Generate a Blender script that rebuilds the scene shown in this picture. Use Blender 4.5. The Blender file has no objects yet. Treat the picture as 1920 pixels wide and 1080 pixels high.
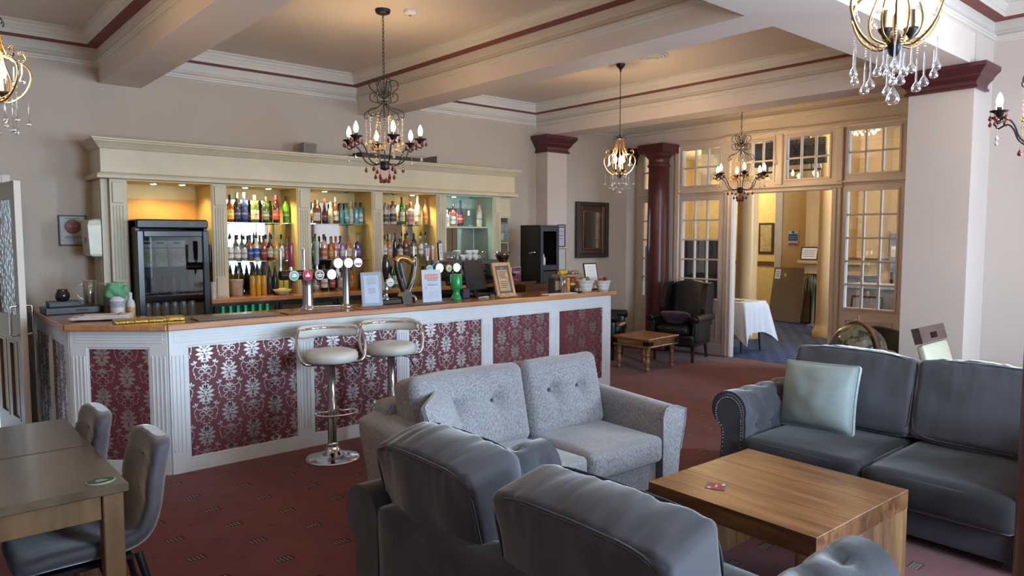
import bpy, math, random
from mathutils import Vector, Matrix, noise
random.seed(7)
PI = math.pi
R = math.radians
scene = bpy.context.scene
col = scene.collection

# ------------------------------------------------------------------ camera
cam_d = bpy.data.cameras.new('camera')
cam = bpy.data.objects.new('camera', cam_d)
col.objects.link(cam)
cam_d.sensor_width = 36.0
cam_d.lens = 36.0 * 1347.0 / 1920.0
cam_d.clip_start = 0.05
cam.location = (0, 0, 1.70)
cam.rotation_euler = (R(90 - 4.161), 0, R(-41.024))
scene.camera = cam

# ------------------------------------------------------------------ world, daylight, exposure
world = bpy.data.worlds.new('world')
scene.world = world
world.use_nodes = True
bg = world.node_tree.nodes['Background']
bg.inputs[0].default_value = (0.62, 0.80, 1.0, 1)
bg.inputs[1].default_value = 1.2
vs = scene.view_settings
vs.view_transform = 'Standard'
vs.look = 'None'
vs.gamma = 1.0
vs.use_curve_mapping = False
vs.exposure = 0.66
cy = scene.cycles
cy.max_bounces = 7; cy.diffuse_bounces = 4; cy.glossy_bounces = 4; cy.transmission_bounces = 4; cy.transparent_max_bounces = 10
cy.caustics_reflective = False; cy.caustics_refractive = False
FRONT_Y = -2.6            # window wall behind the camera
WIN_AND_FILL = [(2.3, 4.0), (5.3, 6.95)]      # front wall openings, along x: first added for frontal fill, second a window
RWIN = (-2.35, -0.45)                # big side window in the right wall, along y
def area_light(name, loc, rot, sx, sy, power, color):
    d = bpy.data.lights.new(name, 'AREA')
    d.shape = 'RECTANGLE'; d.size = sx; d.size_y = sy
    d.energy = power; d.color = color
    o = bpy.data.objects.new(name, d); col.objects.link(o)
    o.location = loc; o.rotation_euler = rot
    return o
area_light('window_and_fill_light', (7.20 + 0.45, sum(RWIN) / 2, 1.85), (R(80), 0, R(90)), RWIN[1] - RWIN[0], 2.3, 520.0, (0.60, 0.80, 1.0))
for (a, b), dens in zip(WIN_AND_FILL, (76.0, 15.0)):
    area_light('window_and_fill_light', ((a + b) / 2, FRONT_Y - 0.50, 1.85), (R(80), 0, 0), b - a, 2.3, dens * (b - a) * 2.3, (0.60, 0.80, 1.0))  # first of these is added frontal fill, not a known window
def point_light(name, loc, power, color, r=0.03):
    d = bpy.data.lights.new(name, 'POINT')
    d.energy = power; d.color = color; d.shadow_soft_size = r
    o = bpy.data.objects.new(name, d); col.objects.link(o); o.location = loc
    return o
WARM = (1.0, 0.66, 0.33)

# ------------------------------------------------------------------ materials
MATS = {}
def new_mat(name):
    m = bpy.data.materials.new(name); m.use_nodes = True
    nt = m.node_tree
    return m, nt, nt.nodes['Principled BSDF']
def mat(name, c, rough=0.5, metal=0.0, var=0.08, scale=8.0, bump=0.0, bscale=60.0, c2=None, coat=0.0, sheen=0.0, spec=0.5, stretch=(1, 1, 1), emit=None, estr=0.0, alpha=None, detail=3.0):
    """principled with a noise-driven colour variation and optional fine bump"""
    if name in MATS: return MATS[name]
    m, nt, p = new_mat(name)
    N = nt.nodes; L = nt.links
    p.inputs['Roughness'].default_value = rough
    p.inputs['Metallic'].default_value = metal
    p.inputs['Specular IOR Level'].default_value = spec
    p.inputs['Coat Weight'].default_value = coat
    p.inputs['Coat Roughness'].default_value = 0.08
    if sheen:
        p.inputs['Sheen Weight'].default_value = sheen
        p.inputs['Sheen Roughness'].default_value = 0.35
    tc = N.new('ShaderNodeTexCoord'); mp = N.new('ShaderNodeMapping')
    mp.inputs['Scale'].default_value = stretch
    L.new(tc.outputs['Object'], mp.inputs['Vector'])
    nz = N.new('ShaderNodeTexNoise'); nz.inputs['Scale'].default_value = scale; nz.inputs['Detail'].default_value = detail
    L.new(mp.outputs[0], nz.inputs['Vector'])
    rp = N.new('ShaderNodeValToRGB')
    a = c2 if c2 else tuple(max(0, x * (1 - var)) for x in c)
    b = c if c2 else tuple(min(1, x * (1 + var)) for x in c)
    rp.color_ramp.elements[0].color = (*a, 1); rp.color_ramp.elements[0].position = 0.3
    rp.color_ramp.elements[1].color = (*b, 1); rp.color_ramp.elements[1].position = 0.7
    L.new(nz.outputs['Fac'], rp.inputs[0])
    L.new(rp.outputs[0], p.inputs['Base Color'])
    if bump:
        n2 = N.new('ShaderNodeTexNoise'); n2.inputs['Scale'].default_value = bscale; n2.inputs['Detail'].default_value = 2
        L.new(mp.outputs[0], n2.inputs['Vector'])
        bp = N.new('ShaderNodeBump'); bp.inputs['Strength'].default_value = bump; bp.inputs['Distance'].default_value = 0.01
        L.new(n2.outputs['Fac'], bp.inputs['Height']); L.new(bp.outputs[0], p.inputs['Normal'])
    if emit:
        p.inputs['Emission Color'].default_value = (*emit, 1)
        p.inputs['Emission Strength'].default_value = estr
    MATS[name] = m
    return m
def glass(name, tint=(1, 1, 1), gloss=0.10, rough=0.02, bump=0.0, bscale=30.0):
    """clear or tinted glass: see-through body with a Fresnel-like reflection"""
    if name in MATS: return MATS[name]
    m, nt, p = new_mat(name)
    N = nt.nodes; L = nt.links
    N.remove(p)
    out = N['Material Output']
    tr = N.new('ShaderNodeBsdfTransparent'); tr.inputs[0].default_value = (*tint, 1)
    gl = N.new('ShaderNodeBsdfGlossy'); gl.inputs['Roughness'].default_value = rough
    gl.inputs['Color'].default_value = (1, 1, 1, 1)
    lw = N.new('ShaderNodeLayerWeight'); lw.inputs['Blend'].default_value = 0.25
    mr = N.new('ShaderNodeMapRange'); mr.inputs['To Min'].default_value = gloss; mr.inputs['To Max'].default_value = 0.75
    L.new(lw.outputs['Facing'], mr.inputs['Value'])
    mx = N.new('ShaderNodeMixShader')
    L.new(mr.outputs[0], mx.inputs[0]); L.new(tr.outputs[0], mx.inputs[1]); L.new(gl.outputs[0], mx.inputs[2])
    L.new(mx.outputs[0], out.inputs['Surface'])
    if bump:
        tc = N.new('ShaderNodeTexCoord')
        n2 = N.new('ShaderNodeTexVoronoi'); n2.inputs['Scale'].default_value = bscale
        L.new(tc.outputs['Object'], n2.inputs['Vector'])
        bp = N.new('ShaderNodeBump'); bp.inputs['Strength'].default_value = bump; bp.inputs['Distance'].default_value = 0.02
        L.new(n2.outputs['Distance'], bp.inputs['Height']); L.new(bp.outputs[0], gl.inputs['Normal']); L.new(bp.outputs[0], lw.inputs['Normal'])
    MATS[name] = m
    return m
def glow(name, c, s):
    if name in MATS: return MATS[name]
    m, nt, p = new_mat(name)
    p.inputs['Base Color'].default_value = (*c, 1)
    p.inputs['Emission Color'].default_value = (*c, 1)
    p.inputs['Emission Strength'].default_value = s
    MATS[name] = m
    return m
def wood(name, c1, c2, rough=0.35, scale=3.0, stretch=(1, 12, 12), coat=0.0, knots=True, c3=None):
    """long-grain timber: stretched noise rings"""
    if name in MATS: return MATS[name]
    m, nt, p = new_mat(name)
    N = nt.nodes; L = nt.links
    p.inputs['Roughness'].default_value = rough
    p.inputs['Coat Weight'].default_value = coat
    p.inputs['Coat Roughness'].default_value = 0.15
    tc = N.new('ShaderNodeTexCoord'); mp = N.new('ShaderNodeMapping'); mp.inputs['Scale'].default_value = stretch
    oi = N.new('ShaderNodeObjectInfo')
    ad = N.new('ShaderNodeVectorMath'); ad.operation = 'ADD'
    L.new(tc.outputs['Object'], mp.inputs['Vector'])
    sc = N.new('ShaderNodeVectorMath'); sc.operation = 'SCALE'; sc.inputs['Scale'].default_value = 37.0
    L.new(oi.outputs['Random'], sc.inputs[0])
    L.new(mp.outputs[0], ad.inputs[0]); L.new(sc.outputs[0], ad.inputs[1])
    nz = N.new('ShaderNodeTexNoise'); nz.inputs['Scale'].default_value = scale; nz.inputs['Detail'].default_value = 6; nz.inputs['Distortion'].default_value = 0.6
    L.new(ad.outputs[0], nz.inputs['Vector'])
    rp = N.new('ShaderNodeValToRGB')
    e = rp.color_ramp.elements
    e[0].position = 0.30; e[0].color = (*c1, 1)
    e[1].position = 0.62; e[1].color = (*c2, 1)
    if c3:
        x = e.new(0.78); x.color = (*c3, 1)
    L.new(nz.outputs['Fac'], rp.inputs[0])
    # every board its own shade
    hv = N.new('ShaderNodeHueSaturation')
    mr = N.new('ShaderNodeMapRange'); mr.inputs['To Min'].default_value = 0.8; mr.inputs['To Max'].default_value = 1.15
    L.new(oi.outputs['Random'], mr.inputs['Value']); L.new(mr.outputs[0], hv.inputs['Value'])
    L.new(rp.outputs[0], hv.inputs['Color']); L.new(hv.outputs[0], p.inputs['Base Color'])
    bp = N.new('ShaderNodeBump'); bp.inputs['Strength'].default_value = 0.15; bp.inputs['Distance'].default_value = 0.004
    L.new(nz.outputs['Fac'], bp.inputs['Height']); L.new(bp.outputs[0], p.inputs['Normal'])
    MATS[name] = m
    return m

# ------------------------------------------------------------------ mesh helpers
class MB:
    def __init__(s): s.v = []; s.f = []; s.s = []
    def add(s, vs, fs, smooth=False):
        o = len(s.v)
        s.v.extend([tuple(p) for p in vs])
        for f in fs:
            s.f.append(tuple(i + o for i in f)); s.s.append(smooth)
        return s
    def box(s, x0, x1, y0, y1, z0, z1):
        vs = [(x0, y0, z0), (x1, y0, z0), (x1, y1, z0), (x0, y1, z0), (x0, y0, z1), (x1, y0, z1), (x1, y1, z1), (x0, y1, z1)]
        return s.add(vs, [(0, 3, 2, 1), (4, 5, 6, 7), (0, 1, 5, 4), (1, 2, 6, 5), (2, 3, 7, 6), (3, 0, 4, 7)])
    def bbox(s, x0, x1, y0, y1, z0, z1, b=0.005):
        """box with chamfered edges"""
        b = min(b, (x1 - x0) * .45, (y1 - y0) * .45, (z1 - z0) * .45)
        vs = []; 
        for z, o in ((z0, b), (z0 + b, 0), (z1 - b, 0), (z1, b)):
            q = b
            if o: pts = [(x0 + q, y0 + q), (x1 - q, y0 + q), (x1 - q, y1 - q), (x0 + q, y1 - q)]; pts = [pts[0], pts[0], pts[1], pts[1], pts[2], pts[2], pts[3], pts[3]]
            else: pts = [(x0, y0 + q), (x0 + q, y0), (x1 - q, y0), (x1, y0 + q), (x1, y1 - q), (x1 - q, y1), (x0 + q, y1), (x0, y1 - q)]
            vs += [(x, y, z) for x, y in pts]
        fs = []
        for k in range(3):
            for i in range(8):
                j = (i + 1) % 8
                fs.append((k * 8 + i, k * 8 + j, k * 8 + 8 + j, k * 8 + 8 + i))
        fs.append(tuple(range(7, -1, -1))); fs.append(tuple(range(24, 32)))
        return s.add(vs, fs)
    def hexa(s, p):
        """8 corner points, bottom ring then top ring"""
        return s.add(p, [(0, 3, 2, 1), (4, 5, 6, 7), (0, 1, 5, 4), (1, 2, 6, 5), (2, 3, 7, 6), (3, 0, 4, 7)])
    def loft(s, rings, cap=True, smooth=True, closed=False):
        n = len(rings[0]); vs = [p for r in rings for p in r]; fs = []
        m = len(rings)
        for k in range(m if closed else m - 1):
            k2 = (k + 1) % m
            for i in range(n):
                j = (i + 1) % n
                fs.append((k * n + i, k * n + j, k2 * n + j, k2 * n + i))
        s.add(vs, fs, smooth)
        if cap and not closed:
            s.add(rings[0], [tuple(range(n - 1, -1, -1))]); s.add(rings[-1], [tuple(range(n))])
        return s
    def lathe(s, prof, c=(0, 0, 0), seg=16, smooth=True, cap=True, ax='z', M=None):
        rings = []
        for r, z in prof:
            ring = []
            for i in range(seg):
                a = 2 * PI * i / seg
                p = Vector((r * math.cos(a), r * math.sin(a), z))
                if ax == 'x': p = Vector((p.z, p.x, p.y))
                if ax == 'y': p = Vector((p.y, p.z, p.x))
                if M: p = M @ p
                ring.append((p.x + c[0], p.y + c[1], p.z + c[2]))
            rings.append(ring)
        return s.loft(rings, cap, smooth)
    def tube(s, path, r, seg=6, closed=False, cap=True, flat=1.0):
        P = [Vector(p) for p in path]; n = len(P); rings = []
        rr = r if isinstance(r, (list, tuple)) else [r] * n
        up = None
        for i in range(n):
            if closed: t = P[(i + 1) % n] - P[i - 1]
            else: t = P[min(i + 1, n - 1)] - P[max(i - 1, 0)]
            if t.length < 1e-9: t = Vector((0, 0, 1))
            t.normalize()
            if up is None:
                up = Vector((0, 0, 1)) if abs(t.z) < 0.9 else Vector((1, 0, 0))
            b = t.cross(up)
            if b.length < 1e-6: b = t.cross(Vector((0.3, 1, 0.2)))
            b.normalize(); u = b.cross(t).normalized(); up = u
            rings.append([P[i] + b * (rr[i] * math.cos(2 * PI * k / seg)) + u * (rr[i] * flat * math.sin(2 * PI * k / seg)) for k in range(seg)])
        return s.loft([[tuple(q) for q in r_] for r_ in rings], cap, True, closed)
    def prism(s, poly, a0, a1, ax='z', smooth=False):
        """poly in the plane across axis; z:(x,y) x:(y,z) y:(x,z)"""
        def P(q, a):
            return {'z': (q[0], q[1], a), 'x': (a, q[0], q[1]), 'y': (q[0], a, q[1])}[ax]
        n = len(poly)
        vs = [P(q, a0) for q in poly] + [P(q, a1) for q in poly]
        s.add(vs, [(i, (i + 1) % n, n + (i + 1) % n, n + i) for i in range(n)], smooth)
        s.add([P(q, a0) for q in poly], [tuple(range(n - 1, -1, -1))]); s.add([P(q, a1) for q in poly], [tuple(range(n))])
        return s
    def ball(s, c, r, seg=10, rings=6, sq=(1, 1, 1)):
        pr = [(max(1e-4, math.sin(PI * k / rings)) , -math.cos(PI * k / rings)) for k in range(rings + 1)]
        R_ = []
        for a, z in pr:
            R_.append([(c[0] + r * sq[0] * a * math.cos(2 * PI * i / seg), c[1] + r * sq[1] * a * math.sin(2 * PI * i / seg), c[2] + r * sq[2] * z) for i in range(seg)])
        return s.loft(R_, True, True)
    def bead(s, c, r):
        x, y, z = c
        return s.add([(x + r, y, z), (x - r, y, z), (x, y + r, z), (x, y - r, z), (x, y, z + r), (x, y, z - r)],
                     [(0, 2, 4), (2, 1, 4), (1, 3, 4), (3, 0, 4), (2, 0, 5), (1, 2, 5), (3, 1, 5), (0, 3, 5)], True)
    def rbox(s, c, h, r, n=8, bulge=(0, 0, 0), fn=None):
        """soft box: centre c, half sizes h, edge radius r, faces bulging outward; fn(p, unit)->p displaces"""
        hx, hy, hz = h
        def params(n_):
            k = [-1 + 2 * i / n_ for i in range(n_ + 1)]
            return [math.copysign(abs(x) ** 0.8, x) for x in k]
        t = params(n)
        idx = {}; vs = []; fs = []
        def vert(u):
            key = tuple(round(x, 5) for x in u)
            if key in idx: return idx[key]
            p = [u[0] * hx, u[1] * hy, u[2] * hz]
            q = [max(-(hh - r), min(hh - r, x)) for x, hh in zip(p, h)]
            d = Vector((p[0] - q[0], p[1] - q[1], p[2] - q[2]))
            if d.length > 1e-9:
                m = max(abs(d.x), abs(d.y), abs(d.z)); d = d.normalized() * m if m < r else d.normalized() * r
            w = Vector(q) + d
            e = [1 - x * x for x in u]
            w.x += bulge[0] * math.copysign(1, u[0]) * e[1] * e[2] * abs(u[0])
            w.y += bulge[1] * math.copysign(1, u[1]) * e[0] * e[2] * abs(u[1])
            w.z += bulge[2] * math.copysign(1, u[2]) * e[0] * e[1] * abs(u[2])
            if fn: w = fn(w, u)
            idx[key] = len(vs); vs.append((w.x + c[0], w.y + c[1], w.z + c[2]))
            return idx[key]
        for ax in range(3):
            for sg in (-1, 1):
                for i in range(n):
                    for j in range(n):
                        quad = []
                        for a, b in ((i, j), (i + 1, j), (i + 1, j + 1), (i, j + 1)):
                            u = [0, 0, 0]; u[ax] = sg; u[(ax + 1) % 3] = t[a]; u[(ax + 2) % 3] = t[b]
                            quad.append(vert(u))
                        fs.append(tuple(quad) if sg > 0 else tuple(reversed(quad)))
        return s.add(vs, fs, True)
    def xf(s, M, start=0):
        for i in range(start, len(s.v)):
            s.v[i] = tuple(M @ Vector(s.v[i]))
        return s
    def build(s, name, m, parent=None, kind=None, label=None):
        me = bpy.data.meshes.new(name)
        me.from_pydata(s.v, [], s.f)
        me.polygons.foreach_set('use_smooth', s.s)
        me.update()
        return obj(name, me, m, parent, kind, label)
def obj(name, me, m, parent=None, kind=None, label=None):
    o = bpy.data.objects.new(name, me); col.objects.link(o)
    if m is not None and not me.materials: me.materials.append(m)
    if parent is not None: o.parent = parent
    if kind: o['kind'] = kind
    if label: o['label'] = label
    return o
def thing(name, label, cat, loc=(0, 0, 0), rz=0.0, group=None):
    o = bpy.data.objects.new(name, None); col.objects.link(o)
    o.empty_display_size = 0.05
    o.location = loc; o.rotation_euler = (0, 0, rz)
    o['label'] = label; o['category'] = cat
    if group: o['group'] = group
    return o
def tag(o, label, cat, group=None):
    o['label'] = label; o['category'] = cat
    if group: o['group'] = group
    return o
def at(o, loc, rot=(0, 0, 0)):
    o.location = loc; o.rotation_euler = rot
    return o
def copy_tree(o, parent=None):
    c = o.copy(); col.objects.link(c)
    if parent is not None: c.parent = parent
    for ch in list(o.children): copy_tree(ch, c)
    return c
def text(name, body, size, loc, rot, m, parent=None, align='CENTER', ext=0.0006):
    cu = bpy.data.curves.new(name, 'FONT'); cu.body = body; cu.size = size; cu.align_x = align; cu.align_y = 'CENTER'
    cu.extrude = ext; cu.resolution_u = 2
    t = bpy.data.objects.new(name, cu); col.objects.link(t)
    bpy.context.view_layer.update()
    me = bpy.data.meshes.new_from_object(t.evaluated_get(bpy.context.evaluated_depsgraph_get()))
    bpy.data.objects.remove(t); bpy.data.curves.remove(cu)
    me.materials.clear()
    o = obj(name, me, m, parent); o.location = loc; o.rotation_euler = rot
    return o
def arc(c, r, a0, a1, n, plane='xy', z=0.0):
    out = []
    for i in range(n + 1):
        a = a0 + (a1 - a0) * i / n
        if plane == 'xy': out.append((c[0] + r * math.cos(a), c[1] + r * math.sin(a), z))
        else: out.append((c[0] + r * math.cos(a), c[1] + r * math.sin(a)))
    return out
def spline(pts, n=6):
    """Catmull-Rom through points"""
    P = [Vector(p) for p in pts]; out = []
    for i in range(len(P) - 1):
        p0 = P[max(i - 1, 0)]; p1 = P[i]; p2 = P[i + 1]; p3 = P[min(i + 2, len(P) - 1)]
        for k in range(n):
            t = k / n
            out.append(0.5 * ((2 * p1) + (p2 - p0) * t + (2 * p0 - 5 * p1 + 4 * p2 - p3) * t * t + (3 * p1 - p0 - 3 * p2 + p3) * t ** 3))
    out.append(P[-1])
    return [tuple(q) for q in out]
def struct(o): o['kind'] = 'structure'; return o

# palette
M_WALL_DIM = mat('wall_paint_dim', (0.48, 0.42, 0.365), 0.75, var=0.03, scale=1.2, bump=0.04, bscale=40)  # same paint as the pier, darkened to stand for weaker daylight
M_WALL_LIT = mat('wall_paint_lit', (0.60, 0.53, 0.49), 0.7, var=0.03, scale=1.2, bump=0.04, bscale=40)  # same wall paint, lightened for the daylight the pier catches
M_CEIL = mat('ceiling_paint', (0.69, 0.62, 0.56), 0.8, var=0.03, scale=0.8, bump=0.03, bscale=30)
M_TRIMW = mat('cream_trim_paint', (0.68, 0.64, 0.60), 0.5, var=0.03, scale=3)
M_RED = mat('dark_red_gloss_paint', (0.088, 0.022, 0.025), 0.34, var=0.12, scale=3, bump=0.05, bscale=20)
M_BAND = mat('red_band_paint', (0.21, 0.055, 0.048), 0.6, var=0.1, scale=4)
M_CREAM = mat('back_bar_cream_paint', (0.56, 0.51, 0.38), 0.45, var=0.05, scale=4, bump=0.03, bscale=30)
M_WHITE = mat('bar_white_paint', (0.74, 0.76, 0.78), 0.42, var=0.03, scale=5, bump=0.03, bscale=40)
M_OAK = wood('bar_top_oak', (0.30, 0.12, 0.045), (0.47, 0.21, 0.085), 0.22, 2.0, (1, 10, 10), coat=0.3)
M_BLACK = mat('black_plastic', (0.012, 0.012, 0.014), 0.35, var=0.2)
M_BLKM = mat('black_satin_metal', (0.02, 0.02, 0.022), 0.38, metal=0.6, var=0.2)
M_CHROME = mat('chrome', (0.75, 0.76, 0.78), 0.10, metal=1.0, var=0.02)
M_STEEL = mat('brushed_steel', (0.55, 0.56, 0.58), 0.28, metal=1.0, var=0.06, scale=30, stretch=(1, 1, 0.1))
M_PAPER = mat('white_paper', (0.78, 0.78, 0.80), 0.7, var=0.02)
M_INK = mat('dark_ink', (0.03, 0.03, 0.05), 0.7)
M_PANE = glass('window_glass', (0.96, 0.97, 0.97), 0.05, 0.015)
M_CLEAR = glass('clear_glass', (0.90, 0.92, 0.93), 0.10, 0.03)
M_PART = mat('partition_gloss_paint', (0.68, 0.62, 0.59), 0.30, var=0.03, scale=3, bump=0.02, bscale=25)
# ------------------------------------------------------------------ floor carpets
def mth(nt, op, a, b=None, c=None):
    n = nt.nodes.new('ShaderNodeMath'); n.operation = op
    for i, x in enumerate((a, b, c)):
        if x is None: continue
        if isinstance(x, (int, float)): n.inputs[i].default_value = x
        else: nt.links.new(x, n.inputs[i])
    return n.outputs[0]
def carpet_mat():
    m, nt, p = new_mat('red_patterned_carpet'); N = nt.nodes; L = nt.links
    tc = N.new('ShaderNodeTexCoord'); sp = N.new('ShaderNodeSeparateXYZ'); L.new(tc.outputs['Object'], sp.inputs[0])
    y = mth(nt, 'SUBTRACT', sp.outputs[1], 5.144)
    x = mth(nt, 'ADD', mth(nt, 'SUBTRACT', sp.outputs[0], 1.416), mth(nt, 'MULTIPLY', y, 0.0594))
    def cell(v, size, off):
        w = mth(nt, 'ADD', mth(nt, 'DIVIDE', v, size), 0.5 + off)
        fr = mth(nt, 'SUBTRACT', mth(nt, 'FRACT', mth(nt, 'ADD', w, 100.0)), 0.5)
        return mth(nt, 'MULTIPLY', fr, size)
    u = cell(x, 0.328, 0); v = cell(y, 0.3165, 0)
    v = mth(nt, 'ADD', v, 0.0)
    def less(a, t): return mth(nt, 'LESS_THAN', a, t)
    au = mth(nt, 'ABSOLUTE', u); av = mth(nt, 'ABSOLUTE', v)
    box = mth(nt, 'MULTIPLY', less(au, 0.047), less(av, 0.031))
    # pale strokes
    ph = mth(nt, 'FRACT', mth(nt, 'ADD', mth(nt, 'MULTIPLY', mth(nt, 'ADD', u, mth(nt, 'MULTIPLY', v, 0.12)), 47.0), 10.25))
    st = mth(nt, 'LESS_THAN', mth(nt, 'ABSOLUTE', mth(nt, 'SUBTRACT', ph, 0.5)), 0.21)
    st = mth(nt, 'MULTIPLY', mth(nt, 'MULTIPLY', st, less(av, 0.021)), less(au, 0.042))
    gap = mth(nt, 'GREATER_THAN', mth(nt, 'ABSOLUTE', mth(nt, 'SUBTRACT', av, 0.007)), 0.0022)
    st = mth(nt, 'MULTIPLY', st, gap)
    u2 = mth(nt, 'ABSOLUTE', cell(x, 0.328, 0.5)); v2 = mth(nt, 'ABSOLUTE', cell(y, 0.3165, 0.5))
    loz = mth(nt, 'MULTIPLY', less(mth(nt, 'ADD', mth(nt, 'DIVIDE', u2, 0.05), mth(nt, 'DIVIDE', v2, 0.035)), 1.0), 0.35)
    nz = N.new('ShaderNodeTexNoise'); nz.inputs['Scale'].default_value = 2.2; nz.inputs['Detail'].default_value = 3
    L.new(tc.outputs['Object'], nz.inputs['Vector'])
    rp = N.new('ShaderNodeValToRGB'); rp.color_ramp.elements[0].color = (0.135, 0.039, 0.044, 1); rp.color_ramp.elements[1].color = (0.180, 0.054, 0.060, 1)
    rp.color_ramp.elements[0].position = 0.3; rp.color_ramp.elements[1].position = 0.7
    L.new(nz.outputs['Fac'], rp.inputs[0])
    def mix(fac, a, b):
        n = N.new('ShaderNodeMix'); n.data_type = 'RGBA'
        L.new(fac, n.inputs[0])
        if isinstance(a, tuple): n.inputs[6].default_value = (*a, 1)
        else: L.new(a, n.inputs[6])
        n.inputs[7].default_value = (*b, 1)
        return n.outputs[2]
    c = mix(loz, rp.outputs[0], (0.075, 0.022, 0.024))
    c = mix(box, c, (0.035, 0.016, 0.014))
    c = mix(st, c, (0.36, 0.26, 0.21))
    L.new(c, p.inputs['Base Color'])
    p.inputs['Roughness'].default_value = 0.95; p.inputs['Specular IOR Level'].default_value = 0.1
    p.inputs['Sheen Weight'].default_value = 0.15
    n2 = N.new('ShaderNodeTexNoise'); n2.inputs['Scale'].default_value = 350
    L.new(tc.outputs['Object'], n2.inputs['Vector'])
    bp = N.new('ShaderNodeBump'); bp.inputs['Strength'].default_value = 0.25; bp.inputs['Distance'].default_value = 0.004
    L.new(n2.outputs['Fac'], bp.inputs['Height']); L.new(bp.outputs[0], p.inputs['Normal'])
    return m
def blue_carpet():
    m, nt, p = new_mat('blue_dashed_carpet'); N = nt.nodes; L = nt.links
    tc = N.new('ShaderNodeTexCoord'); sp = N.new('ShaderNodeSeparateXYZ'); L.new(tc.outputs['Object'], sp.inputs[0])
    row = mth(nt, 'FLOOR', mth(nt, 'DIVIDE', sp.outputs[0], 0.17))
    sh = mth(nt, 'MULTIPLY', mth(nt, 'MODULO', row, 2.0), 0.11)
    u = mth(nt, 'FRACT', mth(nt, 'DIVIDE', mth(nt, 'ADD', sp.outputs[1], sh), 0.22))
    v = mth(nt, 'FRACT', mth(nt, 'DIVIDE', sp.outputs[0], 0.17))
    d = mth(nt, 'MULTIPLY', mth(nt, 'LESS_THAN', u, 0.5), mth(nt, 'LESS_THAN', v, 0.16))
    n = N.new('ShaderNodeMix'); n.data_type = 'RGBA'; L.new(d, n.inputs[0])
    n.inputs[6].default_value = (0.020, 0.045, 0.130, 1); n.inputs[7].default_value = (0.12, 0.16, 0.27, 1)
    L.new(n.outputs[2], p.inputs['Base Color']); p.inputs['Roughness'].default_value = 0.95
    return m
struct(MB().box(-3.2, 8.90, FRONT_Y, 7.62, -0.12, 0.0).build('floor', carpet_mat()))
struct(MB().box(8.90, 16.2, 1.5, 11.0, -0.12, 0.0).build('floor_lobby', blue_carpet()))

# ------------------------------------------------------------------ walls of the bar room
CE = 3.52           # ceiling height
BW = 7.52           # back wall
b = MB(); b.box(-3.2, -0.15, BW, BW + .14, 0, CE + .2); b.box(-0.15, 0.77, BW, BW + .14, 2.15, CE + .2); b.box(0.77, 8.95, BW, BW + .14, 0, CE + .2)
wall_back = struct(b.build('wall_back', M_WALL_DIM))
wall_left = struct(MB().box(-3.34, -3.2, FRONT_Y - .1, BW + .14, 0, CE + .3).build('wall_left', M_WALL_DIM))
b = MB(); xs = [-3.2] + [q for w in WIN_AND_FILL for q in w] + [7.34]
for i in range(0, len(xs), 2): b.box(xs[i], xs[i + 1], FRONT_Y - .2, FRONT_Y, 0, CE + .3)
for a, c in WIN_AND_FILL: b.box(a, c, FRONT_Y - .2, FRONT_Y, 0, 0.7); b.box(a, c, FRONT_Y - .2, FRONT_Y, 2.9, CE + .3)
wall_front = struct(b.build('wall_front', M_WALL_DIM))
for n, (a, c) in enumerate(WIN_AND_FILL):  # first frame surrounds the added fill opening
    w = struct(bpy.data.objects.new('window_%d' % (n + 10), None)); col.objects.link(w)
    b = MB(); m_ = (a + c) / 2
    b.box(a, a + .06, FRONT_Y - .15, FRONT_Y - .08, .7, 2.9); b.box(c - .06, c, FRONT_Y - .15, FRONT_Y - .08, .7, 2.9)
    b.box(a + .06, c - .06, FRONT_Y - .15, FRONT_Y - .08, .7, .78); b.box(a + .06, c - .06, FRONT_Y - .15, FRONT_Y - .08, 2.82, 2.9)
    b.box(m_ - .03, m_ + .03, FRONT_Y - .15, FRONT_Y - .08, .78, 2.82); b.box(a + .06, m_ - .03, FRONT_Y - .14, FRONT_Y - .09, 2.1, 2.15); b.box(m_ + .03, c - .06, FRONT_Y - .14, FRONT_Y - .09, 2.1, 2.15)
    b.build('window_frame', M_TRIMW, w)
    MB().box(a - .05, c + .05, FRONT_Y - .07, FRONT_Y + .12, .66, .70).build('window_sill', M_TRIMW, w)
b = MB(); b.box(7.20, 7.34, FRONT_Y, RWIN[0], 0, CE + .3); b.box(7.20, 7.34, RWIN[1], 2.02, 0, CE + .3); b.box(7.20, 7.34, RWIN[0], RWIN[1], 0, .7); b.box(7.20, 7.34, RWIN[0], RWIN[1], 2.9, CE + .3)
wall_right = struct(b.build('wall_right', M_WALL_LIT))
w = struct(bpy.data.objects.new('window_12', None)); col.objects.link(w)
b = MB(); r0, r1 = RWIN; m_ = (r0 + r1) / 2
for q in ((r0, r0 + .06, .7, 2.9), (r1 - .06, r1, .7, 2.9), (r0 + .06, r1 - .06, .7, .78), (r0 + .06, r1 - .06, 2.82, 2.9), (m_ - .03, m_ + .03, .78, 2.82), (r0 + .06, m_ - .03, 2.1, 2.15), (m_ + .03, r1 - .06, 2.1, 2.15)): b.box(7.26, 7.32, *q)
b.build('window_frame', M_TRIMW, w); MB().box(7.10, 7.25, r0 - .05, r1 + .05, .66, .70).build('window_sill', M_TRIMW, w)
M_CURT = mat('plum_curtain', (.10, .035, .05), .85, var=.2, scale=4, sheen=.3)
for n, (c0, c1) in enumerate(((r1 + .02, r1 + .42),)):
    pts = [(7.13 + .035 * math.sin(i * 1.9), c0 + (c1 - c0) * i / 24) for i in range(25)]
    poly = pts + [(x + .012, y) for x, y in reversed(pts)]
    tag(MB().prism(poly, .05, 2.95, 'z').build('curtain', M_CURT), 'plum curtain gathered beside the big side window', 'curtain')
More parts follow.
